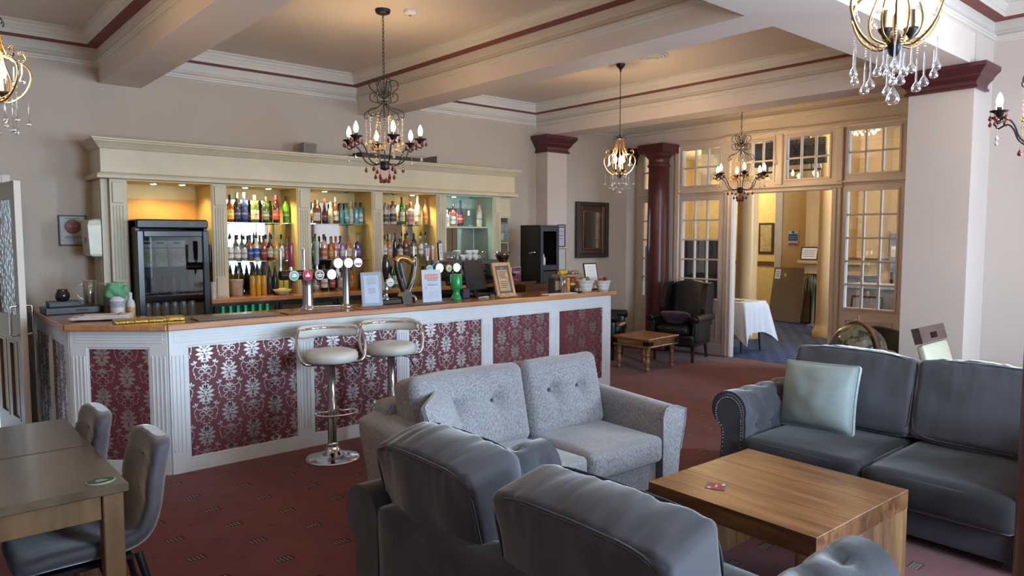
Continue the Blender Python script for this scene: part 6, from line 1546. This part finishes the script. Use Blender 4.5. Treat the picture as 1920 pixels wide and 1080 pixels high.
o = thing('beer_mat', 'oval green beer mat on the corner of the nearer dining table', 'beer mat', (.585, 3.105, .7503), R(10))
MB().loft([[(.052 * math.cos(a), .042 * math.sin(a), z) for a in [2 * PI * i / 28 for i in range(28)]] for z in (0, .003)], True, False).build('mat_card', mat('mat_white_edge', (.45, .45, .42), .6), o)
MB().loft([[(.049 * math.cos(a), .039 * math.sin(a), z) for a in [2 * PI * i / 28 for i in range(28)]] for z in (.003, .0036)], True, False).build('mat_print', mat('mat_green', (.02, .09, .045), .5), o)
for k in range(3): MB().box(-.020 + k * .003, .022 - k * .006, -.012 + k * .010, -.008 + k * .010, .0036, .004).build('mat_lettering', mat('mat_letters', (.4, .42, .38), .6), o)
M_CHV = mat('grey_velvet_chair', (.080, .070, .082), .6, var=.2, scale=7, bump=.1, bscale=30, sheen=.8, spec=.25)
def bucket_chair(loc, rz, label):
    t = thing('dining_chair', label, 'dining chair', loc, rz, 'grey velvet dining chairs')
    # local: front +x, seat surface z .47; shell swept from seat front over the curve up the back
    prof = spline([(.26, 0, .438), (.20, 0, .452), (.05, 0, .448), (-.10, 0, .445), (-.19, 0, .475), (-.235, 0, .56), (-.255, 0, .68), (-.268, 0, .765), (-.278, 0, .83), (-.281, 0, .862)], 4)
    P = [Vector(q) for q in prof]; n = len(P); rings = []
    for i, q in enumerate(P):
        tg = (P[min(i + 1, n - 1)] - P[max(i - 1, 0)]).normalized()
        nm = Vector((tg.z, 0, -tg.x))              # towards the sitter: up for the seat, forward for the back
        if nm.z < 0 and i < n // 3: nm = -nm
        nm = Vector((0, 1, 0)).cross(tg); nm = -nm if (nm.z < 0 if i < n // 2 else nm.x < 0) else nm
        s = i / (n - 1)
        e = min(1.0, (min(i, n - 1 - i) + .15) / 5.0); e = math.sqrt(max(0, 1 - (1 - e) ** 2))
        w = (.225 - .035 * max(0, s - .5) * 2) * (.45 + .55 * e); th = .044 * (.4 + .6 * e)
        ring = []
        for k in range(20):
            a = 2 * PI * k / 20
            uy = math.copysign(abs(math.cos(a)) ** .55, math.cos(a)); un = math.copysign(abs(math.sin(a)) ** .7, math.sin(a))
            curl = .040 * abs(uy) ** 2.5 * (1 - abs(2 * s - 1) ** 3)
            d = 0
            if un > .3:
                for bs in (.12, .32, .60, .78):
                    d -= .007 * math.exp(-((s - bs) / .018) ** 2)
                d -= .005 * math.exp(-(uy / .08) ** 2)
            p_ = q + Vector((0, uy * w, 0)) + nm * (un * th + curl + d)
            ring.append(tuple(p_))
        rings.append(ring)
    MB().loft(rings, True, True).build('seat_shell', M_CHV, t)
    bt = MB()
    for i in (int(n * .60), int(n * .78), int(n * .15), int(n * .32)):
        q = P[i]; tg = (P[i + 1] - P[i - 1]).normalized(); nm = Vector((0, 1, 0)).cross(tg); nm = -nm if (nm.z < 0 if i < n // 2 else nm.x < 0) else nm
        bt.ball(tuple(q + nm * .030), .008, 8, 5)
    bt.build('tuft_buttons', M_CHV, t, kind='stuff')
    MB().bbox(-.15, .19, -.16, .16, .385, .405, .004).build('under_frame', M_BLACK, t)
    for sx, sy in ((1, 1), (1, -1), (-1, 1), (-1, -1)):
        MB().tube([(.17 * sx + .0, .14 * sy, .40), (.24 * sx - .02, .205 * sy, .004)], [.017, .010], 10).build('leg', M_BLACK, t)
bucket_chair((.555, 3.32, 0), PI, 'grey velvet dining chair tucked under the nearer dining table')
bucket_chair((.470, 3.95, 0), PI, 'grey velvet dining chair at the farther dining table')
bucket_chair((-.015, 3.22, 0), R(2), 'grey velvet dining chair opposite, cut off by the left picture edge')
o = thing('floor_socket_card', 'white card with green border standing under the dining tables', 'card', (.20, 3.82, .0005), R(-6))
MB().bbox(-.06, .06, -.004, .004, 0, .36, .002).build('card_board', mat('card_green', (.02, .14, .09), .5), o); MB().box(-.05, .05, -.0055, -.004, .02, .35).build('card_face', mat('card_white', (.5, .55, .6), .5), o)
MB().box(-.025, .02, -.0065, -.0055, .30, .312).build('card_mark', M_INK, o)
# ------------------------------------------------------------------ leather wing chairs and carved table by the partition
M_LEA = mat('black_leather', (.012, .012, .014), .34, var=.3, scale=6, bump=.12, bscale=40, coat=.12)
M_MAH = wood('dark_mahogany', (.035, .012, .008), (.08, .028, .018), .3, 2, (6, 6, 1))
def wing_chair(loc, rz, label):
    t = thing('wing_armchair', label, 'armchair', loc, rz, 'black leather wing chairs')
    # local front = +x
    MB().rbox((.02, 0, .29), (.32, .31, .085), .03, 8).build('seat_frame', M_LEA, t)
    MB().rbox((.06, 0, .425), (.31, .235, .065), .05, 10, (.01, 0, .02)).build('seat_cushion', M_LEA, t)
    rings = []
    for i in range(13):
        s = i / 12; z = .36 + .68 * s; x = -.25 - .11 * s; w = .255 + .035 * math.sin(PI * s * .9); 
        top = 1 if i < 11 else (.96 if i == 11 else .84)
        rings.append([(x + dx, y * w * top, z + .035 * (1 - (y) ** 2) * s) for dx, y in ((.07, -1), (.085, -.5), (.09, 0), (.085, .5), (.07, 1), (-.03, 1), (-.055, .5), (-.06, 0), (-.055, -.5), (-.03, -1))])
    b_ = MB().loft([r_[::-1] for r_ in rings], True, True).build('backrest', M_LEA, t)
    bt = MB()
    for r_ in range(3):
        for k in range(3 - r_ % 2): bt.ball((-.20 - .11 * (.35 + r_ * .22), (k - (2 - r_ % 2) / 2) * .16, .60 + r_ * .14), .012, 8, 5)
    bt.build('tuft_buttons', M_LEA, b_, kind='stuff')
    for s in (-1, 1):
        # wing
        wp = [(-.30, .46), (-.02, .60), (.0, .70), (-.06, .86), (-.10, 1.00), (-.16, 1.045), (-.34, 1.05), (-.36, .9), (-.30, .6)]
        MB().prism([(x, z) for x, z in wp], s * .262, s * .325, 'y').build('wing', M_LEA, t)
        arm_ = []
        for i in range(9):
            x = -.26 + .60 * i / 8
            ring = []
            for k in range(14):
                a = 2 * PI * k / 14; ring.append((x, s * (.315 + .062 * math.cos(a)), .585 + .058 * math.sin(a)))
            arm_.append(ring if s < 0 else ring[::-1])
        a_ = MB().loft(arm_, True, True).build('arm_roll', M_LEA, t)
        MB().rbox((.03, s * .295, .42), (.29, .035, .165), .025, 6).build('arm_side', M_LEA, t)
        MB().lathe([(.045, .345), (.04, .352), (.012, .356), (.0, .357)], (0, s * .315, .585), 16, ax='x').build('arm_scroll', M_LEA, a_)
        st = MB()
        for k in range(13): st.ball((.338, s * (.315 - .02 * math.sin(k / 12 * PI)), .53 - .27 * k / 12), .005, 6, 4)
        st.build('nailheads', M_STUD, a_, kind='stuff')
        MB().tube([(.28, s * .27, .215), (.28, s * .27, .0)], [.028, .02], 8).build('leg', M_MAH, t)
        MB().tube([(-.25, s * .25, .215), (-.31, s * .25, .0)], [.026, .02], 8).build('leg', M_MAH, t)
    return t
wing_chair((8.28, 5.93, 0), R(180 + 14), 'black leather wing armchair with a purple cushion beside the red column')
wing_chair((7.52, 6.80, 0), R(-62), 'black leather armchair half hidden behind the bar end')
scatter('scatter_cushion', 'dark purple cushion lying on the wing armchair', (8.14, 5.90, .575), (R(0), R(62), R(180 + 20)), .40, .36, .06, mat('purple_velvet', (.075, .035, .065), .7, var=.15, sheen=.4), 3)
M_CARV = wood('carved_sheesham', (.17, .075, .030), (.36, .19, .085), .35, 2.5, (6, 1, 6), coat=.15)
st = thing('carved_side_table', 'small carved wooden side table with turned legs and iron corner straps', 'side table', (7.33, 5.80, 0), R(3))
MB().bbox(-.33, .33, -.285, .285, .405, .428, .005).build('tabletop', M_CARV, st)
MB().bbox(-.30, .30, -.255, .255, .330, .4045, .003).build('apron_box', M_CARV, st); MB().bbox(-.325, .325, -.28, .28, .308, .3295, .005).build('lower_moulding', M_CARV, st)
for sx in (-1, 1):
    for sy in (-1, 1):
        MB().lathe([(.018, 0), (.022, .02), (.028, .03), (.024, .05), (.016, .058), (.026, .075), (.030, .13), (.026, .175), (.017, .19), (.028, .205), (.030, .225), (.018, .238), (.034, .255), (.036, .3075)], (sx * .265, sy * .22, 0), 14).build('turned_leg', M_CARV, st)
        b = MB(); b.box(sx * .333 - .002, sx * .333 + .002, min(sy * .20, sy * .287), max(sy * .20, sy * .287), .345, .39); b.box(min(sx * .24, sx * .333), max(sx * .24, sx * .333), sy * .288 - .002, sy * .288 + .002, .345, .39)
        b2 = MB(); 
        for q in (b,): q.build('corner_strap', M_BLKM, st)
# ------------------------------------------------------------------ globe, tub chair, cream chair and cream table on the right
gb = thing('globe_bar', 'antique brown globe on a stand behind the right sofa', 'globe', (6.28, 2.68, 0))
def globe_mat():
    m, nt, p = new_mat('antique_globe_map'); N = nt.nodes; L = nt.links
    tc = N.new('ShaderNodeTexCoord'); nz = N.new('ShaderNodeTexNoise'); nz.inputs['Scale'].default_value = 5; nz.inputs['Detail'].default_value = 8
    L.new(tc.outputs['Object'], nz.inputs['Vector'])
    rp = N.new('ShaderNodeValToRGB'); e = rp.color_ramp.elements
    e[0].position = .46; e[0].color = (.030, .030, .018, 1); e[1].position = .54; e[1].color = (.15, .14, .085, 1)
    x = e.new(.50); x.color = (.012, .010, .006, 1); x = e.new(.62); x.color = (.10, .075, .035, 1)
    L.new(nz.outputs['Fac'], rp.inputs[0]); L.new(rp.outputs[0], p.inputs['Base Color'])
    p.inputs['Roughness'].default_value = .22; p.inputs['Coat Weight'].default_value = .4
    return m
MB().ball((0, 0, .71), .235, 32, 18).build('globe_sphere', globe_mat(), gb)
MB().tube([(.252 * math.cos(a) * .5, .252 * math.cos(a) * .866, .71 + .252 * math.sin(a)) for a in [R(-60 + i * 10) for i in range(31)]], .010, 6, flat=1.6).build('meridian_ring', mat('meridian_wood', (.22, .10, .055), .35), gb)
MB().lathe([(.012, .955), (.016, .97), (.008, .985), (.012, 1.0), (.004, 1.02), (.0, 1.03)], (0, 0, 0), 10).build('finial', mat('meridian_wood', (.22, .10, .055), .35), gb)
MB().lathe([(.265, .69), (.30, .69), (.305, .70), (.30, .712), (.265, .712)], seg=36).build('horizon_ring', mat('globe_paper_ring', (.20, .13, .07), .4), gb)
for k in range(4):
    a = R(45 + 90 * k); MB().tube([polar(.27, a, .69), polar(.25, a, .4), polar(.22, a, .15), polar(.24, a, .005)], [.018, .016, .02, .016], 8).build('leg', M_MAH, gb)
MB().lathe([(.20, .14), (.21, .145), (.21, .16), (.20, .165)], seg=28).build('lower_shelf', M_MAH, gb)
tb = thing('tub_chair', 'black tub chair in the corner behind the globe', 'armchair', (7.55, 3.05, 0), R(200))
rings = []
for i in range(19):
    a = R(-118 + 236 * i / 18) + PI; h = .74 - .13 * abs(i - 9) / 9; r_ = .34
    rings.append([(r_ * math.cos(a), r_ * math.sin(a), .12), ((r_ + .035) * math.cos(a), (r_ + .035) * math.sin(a), .5), ((r_ + .06) * math.cos(a), (r_ + .06) * math.sin(a), h), (r_ * math.cos(a), r_ * math.sin(a), h + .02), ((r_ - .06) * math.cos(a), (r_ - .06) * math.sin(a), h - .01), ((r_ - .085) * math.cos(a), (r_ - .085) * math.sin(a), .2)])
M_BCH = mat('black_fabric', (.010, .010, .012), .6, var=.2)
MB().loft(rings, True, True).build('tub_back', M_BCH, tb)
MB().lathe([(.26, .20), (.30, .24), (.30, .40), (.27, .44), (.0, .45)], seg=28).build('seat', M_BCH, tb)
for k in range(4): MB().lathe([(.016, 0), (.022, .2)], polar(.24, R(45 + 90 * k), 0), 8).build('leg', M_BLACK, tb)
M_CRL = mat('cream_leatherette', (.46, .46, .34), .45, var=.04, scale=8)
cc = thing('cream_dining_chair', 'cream leatherette chair with dark wooden top rail and hand slot', 'dining chair', (6.07, 1.70, 0), R(-90))
# local front = +x; back leans towards -x
Mx = Matrix.Translation((-.20, 0, .46)) @ Matrix.Rotation(R(-17), 4, 'Y')
MB().rbox((0, 0, .20), (.030, .255, .235), .022, 8, (.012, 0, 0)).xf(Mx).build('backrest', M_CRL, cc)
b = MB()
for q in ((-.255, .255, .445, .470), (-.255, .255, .515, .565), (-.255, -.07, .470, .515), (.07, .255, .470, .515)): b.box(-.028, .030, q[0], q[1], q[2], q[3])
b.xf(Mx).build('top_rail', wood('wenge_rail', (.055, .028, .024), (.10, .055, .048), .3, 2, (6, 1, 6)), cc)
MB().rbox((.03, 0, .44), (.23, .25, .04), .03, 8, (0, 0, .012)).build('seat', M_CRL, cc)
for sx in (-1, 1):
    for sy in (-1, 1): MB().bbox(.02 + sx * .19 - .02, .02 + sx * .19 + .02, sy * .185 - .02, sy * .185 + .02, 0, .402, .003).build('leg', M_MAH, cc)
tb2 = thing('cream_table', 'cream covered table beside the cream chair', 'table', (6.63, 1.45, 0))
b = MB(); b.bbox(-.27, .27, -.52, .52, .625, .66, .008); b.build('tabletop', M_CRL, tb2); 
b = MB(); b.box(-.26, .26, -.51, .51, .55, .625); b.build('apron', M_CRL, tb2)
for sx in (-1, 1):
    for sy in (-1, 1): MB().bbox(sx * .22 - .025, sx * .22 + .025, sy * .46 - .025, sy * .46 + .025, 0, .55, .003).build('leg', M_MAH, tb2)
# ------------------------------------------------------------------ lobby
M_LIN = mat('white_linen', (.62, .64, .70), .8, var=.04, scale=10, bump=.1, bscale=200)
lt = thing('lobby_table', 'folding table under the white cloth in the lobby', 'table', (9.48, 5.86, 0))
MB().bbox(-.29, .29, -.33, .33, .715, .74, .004).build('tabletop', M_LOBG, lt)
for sx in (-1, 1):
    for sy in (-1, 1): MB().tube([(sx * .24, sy * .27, .715), (sx * .24, sy * .27, .3), (sx * .26, sy * .29, .0)], .014, 8).build('leg', M_BLACK, lt)
def cloth(x0, x1, y0, y1, zt, drop, seed):
    b = MB(); rings = []
    per = []
    n = 14
    for i in range(n): per.append((x0 + (x1 - x0) * i / n, y0))
    for i in range(n): per.append((x1, y0 + (y1 - y0) * i / n))
    for i in range(n): per.append((x1 - (x1 - x0) * i / n, y1))
    for i in range(n): per.append((x0, y1 - (y1 - y0) * i / n))
    cx, cy = (x0 + x1) / 2, (y0 + y1) / 2
    rings.append([(cx + (x - cx) * .98, cy + (y - cy) * .98, zt) for x, y in per])
    for k in range(1, 9):
        t = k / 8; ring = []
        for i, (x, y) in enumerate(per):
            dx, dy = (x - cx) / (x1 - x0) * 2, (y - cy) / (y1 - y0) * 2
            cor = (abs(dx) * abs(dy)) ** 6
            f = .012 + t * (.03 + .022 * math.sin(i * 1.9 + seed) + .10 * cor)
            ring.append((x + math.copysign(f, dx) * (abs(dx) ** 8), y + math.copysign(f, dy) * (abs(dy) ** 8), zt - .004 - (drop + .16 * cor) * t))
        rings.append(ring)
    b.loft(rings, False, True); b.add(rings[0], [tuple(range(len(per)))])
    return b
o = tag(cloth(9.175, 9.785, 5.515, 6.205, .7435, .44, 2).build('tablecloth', M_LIN), 'white cloth draped over the lobby folding table', 'tablecloth')
o = tag(at(MB().bbox(-.10, .10, -.07, .07, 0, .012, .002).build('leaflets', mat('leaflet_brown', (.22, .12, .08), .6, var=.4, scale=30)), (9.40, 5.75, .7445), (0, 0, R(15))), 'brown leaflets on the white lobby cloth', 'leaflets')
o = thing('display_board', 'navy display board standing behind the partition window', 'display board', (10.1, 6.90, 0))
for q, dx in (((-.44, .02), 0), ((.03, .46), .02)): MB().bbox(dx, dx + .03, q[0], q[1], .08, 1.62, .004).build('panel', mat('navy_board', (.012, .016, .045), .6, var=.1), o)
for y in (-.4, .42): MB().bbox(-.12, .16, y - .02, y + .02, 0, .08, .004).build('foot', M_BLKM, o)
o = thing('roller_banner', 'bright blue roller banner seen through the slim window', 'banner', (10.1, 8.02, 0))
MB().box(0, .004, -.22, .22, .06, 1.50).build('banner_sheet', mat('banner_blue', (.05, .14, .42), .5), o); MB().bbox(-.06, .06, -.24, .24, 0, .06, .01).build('banner_base', M_STEEL, o); MB().bbox(-.006, .010, -.225, .225, 1.50, 1.52, .002).build('banner_rail', M_STEEL, o)
o = thing('hanging_screen', 'dark television screen hung under the lobby ceiling', 'television', (10.25, 5.47, 2.72))
MB().bbox(-.02, .05, -.56, .56, .03, .40, .008).build('screen', mat('tv_dark', (.012, .014, .018), .15), o); MB().bbox(-.01, .03, -.50, .50, -.07, -.04, .004).build('screen_reflection_bar', M_BLACK, o)  # dark bar added below the screen in place of its reflection
for y in (-.3, .3): MB().box(.0, .03, y - .015, y + .015, .40, .88).build('hanger', M_BLKM, o); 
for y in (-.35, .35): MB().box(.0, .02, y - .01, y + .01, -.04, .03).build('hanger', M_BLKM, o)
fp = thing('fireplace', 'cream fireplace surround with marble slips and mantel shelf in the lobby', 'fireplace', (13.3, 6.05, 0))
MB().bbox(-.22, .298, -.62, .72, 1.17, 1.235, .012).build('mantel_shelf', M_LOBG, fp)
MB().box(-.10, .298, -.60, .62, .98, 1.1695).build('frieze', M_LOBG, fp)
M_MARB = mat('pale_veined_marble', (.44, .40, .33), .3, c2=(.26, .21, .15), scale=9, detail=8)
MB().bbox(-.30, .298, -.20, .06, 0, .925, .008).build('pier', M_LOBG, fp); MB().bbox(-.305, -.30, -.17, .03, .08, .86, .002).build('marble_slip', M_MARB, fp)
MB().bbox(-.33, .298, -.62, .10, .926, .965, .006).build('pier_cap', M_MAH, fp)
MB().box(.1, .298, .06, .6, 0, .97).build('hearth_back', M_BLACK, fp)
MB().box(.24, .298, -.6, -.2, 0, .92).build('side_panel', M_MARB, fp)
def small_frame(name, label, x, y, z, w, h, tilt, fm, inner, lines):
    o = thing(name, label, 'framed notice', (x, y, z)); Mx = Matrix.Rotation(tilt, 4, 'Y')
    MB().bbox(-.012, .0, -w / 2, w / 2, 0, h, .003).xf(Mx).build('frame', fm, o); MB().box(-.0135, -.012, -w / 2 + .022, w / 2 - .022, .022, h - .022).xf(Mx).build('paper', inner, o)
    for k in range(lines): MB().box(-.0145, -.0135, -w / 2 + .06, w / 2 - .06, h - .07 - k * (h - .1) / lines, h - .062 - k * (h - .1) / lines).xf(Mx).build('print_line', mat('faded_red_print', (.25, .12, .12), .6), o)
small_frame('mantel_notice', 'black framed landscape notice on the lobby mantel', 13.22, 6.60, 1.236, .34, .255, R(10), M_BLACK, M_PAPER, 4)
small_frame('mantel_notice', 'white framed portrait notice on the lobby mantel', 13.16, 6.27, 1.236, .19, .27, R(12), mat('frame_pale', (.6, .6, .55), .4), mat('notice_pale_green', (.42, .48, .42), .5), 6)
small_frame('mantel_notice', 'small dark frame tucked behind the portrait notice', 13.32, 6.40, 1.236, .20, .27, R(14), M_BLACK, mat('dark_photo', (.08, .06, .05), .5), 0)
o = thing('safety_sign', 'blue and red fire safety sign on the lobby wall', 'sign', (13.598, 7.35, 1.50))
MB().bbox(-.012, -.008, -.34, -.12, 0, .30, .002).build('sign_plate', mat('sign_white', (.52, .52, .54), .5), o); MB().box(-.014, -.012, -.325, -.135, .10, .235).build('blue_block', mat('sign_blue', (.02, .10, .30), .5), o); MB().box(-.014, -.012, -.325, -.135, .015, .05).build('red_block', mat('sign_red', (.34, .03, .04), .5), o)
for z in (.14, .18): MB().box(-.015, -.014, -.31, -.15, z, z + .01).build('sign_line', mat('sign_pale', (.3, .4, .55), .5), o)
MB().lathe([(.028, -.0145), (.026, -.012), (.0, -.011)], (0, -.23, .268), 14, ax='x').build('sign_roundel', mat('sign_blue', (.02, .1, .3), .5), o)
o = thing('brown_board', 'large plain brown board leaning on the lobby wall', 'board', (13.28, 7.10, 0))
Mx = Matrix.Rotation(R(13), 4, 'Y')
MB().bbox(-.03, 0, -.34, .34, .008, 1.09, .004).xf(Mx).build('board_sheet', mat('taupe_board', (.17, .115, .075), .55, var=.04), o)
MB().box(-.032, -.030, .20, .31, .86, 1.05).xf(Mx).build('label_sheet', M_PAPER, o); MB().box(-.032, -.030, .07, .12, .91, .97).xf(Mx).build('sticker', mat('sticker_yellow', (.5, .4, .05), .5), o)
for k in range(3): MB().box(-.033, -.032, .22, .29, .90 + k * .045, .915 + k * .045).xf(Mx).build('label_print', M_GP2, o)
pl = thing('spider_plant', 'trailing spider plant on a stand beside the fireplace', 'plant', (13.12, 6.44, 0))
MB().lathe([(.12, 0), (.12, .02), (.03, .05), (.025, .75), (.08, .78), (.10, .90), (.09, .90), (.0, .86)], seg=16).build('plant_stand', mat('grey_stand', (.12, .12, .13), .4), pl)
for k in range(26):
    a = k * 2.4; L_ = .18 + .12 * random.random(); r0 = random.uniform(.02, .07)
    pts = spline([(r0 * math.cos(a), r0 * math.sin(a), .88), ((r0 + .08) * math.cos(a), (r0 + .08) * math.sin(a), .96), ((r0 + .14) * math.cos(a), (r0 + .14) * math.sin(a), .88), ((r0 + .16) * math.cos(a), (r0 + .16) * math.sin(a), .88 - L_)], 3)
    MB().tube(pts, [.006] * (len(pts) - 1) + [.001], 4, flat=.25).build('leaf', mat('spider_leaf', (.16, .24, .09), .5, var=.25, scale=20), pl)
o = thing('bin_bag', 'black bin bag slumped at the lobby archway', 'bag', (13.15, 7.78, 0))
def bag_fn(p_, u): q = p_.copy(); k = noise.noise(Vector((p_.x * 9, p_.y * 9, p_.z * 9))); q *= 1 + .22 * k; q.z = max(q.z, -.168); return q
MB().rbox((0, 0, .17), (.24, .20, .17), .14, 12, (0, 0, .06), bag_fn).build('bag_body', mat('bag_black', (.012, .012, .014), .25, bump=.5, bscale=18), o); MB().lathe([(.03, .36), (.02, .40), (.06, .46)], (0, 0, 0), 10).build('bag_knot', mat('bag_black', (.012, .012, .014), .25), o)
wf = thing('lobby_picture', 'dark framed tall picture on the far yellow lobby wall', 'picture', (15.598, 8.83, 1.28))
MB().bbox(-.03, -.002, -.19, .19, 0, .72, .006).build('frame', mat('frame_dark', (.04, .035, .03), .4), wf); MB().box(-.032, -.030, -.14, .14, .05, .67).build('print', mat('sepia_print', (.36, .30, .17), .6, var=.25, scale=14), wf)
lc = thing('crystal_ceiling_light', 'glowing crystal ceiling light in the lobby seen through the top panes', 'ceiling light', (11.2, 4.78, 3.6))
b = MB()
for r_ in range(5):
    z = -.36 + .05 * r_; rad = .14 + .055 * r_
    for k in range(10 + r_ * 5):
        a = 2 * PI * k / (10 + r_ * 5) + r_ * .3; b.bead((rad * math.cos(a), rad * math.sin(a), z), .024)
b.build('crystals', glow('crystal_glow', (1.0, .72, .32), 2.6), lc, kind='stuff')
MB().lathe([(.36, -.13), (.37, -.10), (.10, -.05), (.06, -.001)], seg=24).build('canopy', M_BRASS, lc)
point_light('lobby_light', (11.2, 4.78, 3.12), 70, (1.0, .74, .42), .25)
point_light('lobby_light', (14.4, 9.3, 2.9), 70, (1.0, .80, .45), .2)
point_light('lobby_light', (12.2, 8.2, 3.1), 30, (1.0, .78, .45), .2)
lp = thing('lobby_pendant', 'small frosted lobby ceiling lamp in the far passage', 'ceiling light', (14.4, 9.3, 3.6)); MB().lathe([(.05, -.001), (.05, -.03), (.16, -.06), (.18, -.10), (.12, -.16), (.0, -.18)], seg=20).build('shade', glow('shade_glow', (1, .85, .6), 2.0), lp)
# poster rack seen through the lower lobby panes
o = thing('leaflet_rack', 'red and white leaflet rack beyond the right glazed panel', 'leaflet rack', (13.45, 4.95, 0))
MB().box(.1, .145, -.32, .32, 1.05, 1.78).build('rack_back', mat('rack_cream', (.46, .38, .28), .5), o)
for i in range(4):
    for j in range(3): MB().bbox(.07, .10, -.30 + i * .155, -.165 + i * .155, 1.08 + j * .235, 1.27 + j * .235, .002).build('leaflet', mat('leaflet_%d' % ((i + 2 * j) % 4), ((.38, .04, .06), (.55, .52, .5), (.30, .06, .10), (.20, .22, .34))[(i + 2 * j) % 4], .5, var=.3, scale=30), o)
MB().box(.1, .145, -.3, -.26, 0, 1.05).build('rack_leg', M_BLKM, o); MB().box(.1, .145, .26, .3, 0, 1.05).build('rack_leg', M_BLKM, o)

rc = thing('reception_counter', 'pale marble reception counter beyond the right glazed panel', 'counter', (11.0, 3.95, 0))
MB().box(-.28, .30, -.95, .85, 0, .93).build('counter_front', M_MARB, rc); MB().bbox(-.34, .36, -1.0, .90, .93, .985, .01).build('counter_top', mat('counter_top_grey', (.40, .42, .46), .3), rc)
for y in (-.55, .0, .5): MB().bbox(-.30, -.28, y - .02, y + .02, .05, .9, .004).build('counter_rib', M_LOBG, rc)
for n, (y, lb) in enumerate(((4.42, 'left black frame leaning on the marble counter'), (3.78, 'right black frame leaning on the marble counter'))):
    o = thing('leaning_frame', lb, 'picture', (10.52, y, 0), R(0), 'frames leaning on the counter'); Mx = Matrix.Rotation(R(8), 4, 'Y'); b = MB()
    for q in ((-.22, -.195, .02, .84), (.195, .22, .02, .84), (-.195, .195, .02, .045), (-.195, .195, .815, .84)): b.box(-.02, 0, *q)
    b.xf(Mx).build('frame', M_BLACK, o); MB().box(-.012, -.004, -.195, .195, .045, .815).xf(Mx).build('picture', mat('faded_print', (.30, .24, .20), .5, var=.2, scale=6), o)
o = tag(MB().tube(spline([(8.84, 6.42, 3.075), (8.85, 6.0, 3.05), (8.85, 5.3, 3.085), (8.85, 4.4, 3.075), (8.85, 3.4, 3.08)], 6), .006, 5).build('surface_cable', M_TRIMW), 'white cable sagging along the top of the glazed partition', 'cable')
o = thing('window_winder', 'white cord and winder hanging between the two transom windows', 'cord', (8.825, 4.90, 2.62))
MB().tube([(0, .02, .40), (0, .01, .2), (0, 0, .06)], .007, 6).build('cord', M_TRIMW, o); MB().lathe([(.004, 0), (.022, .01), (.026, .03), (.016, .055), (.006, .065)], seg=12).build('knob', M_TRIMW, o)
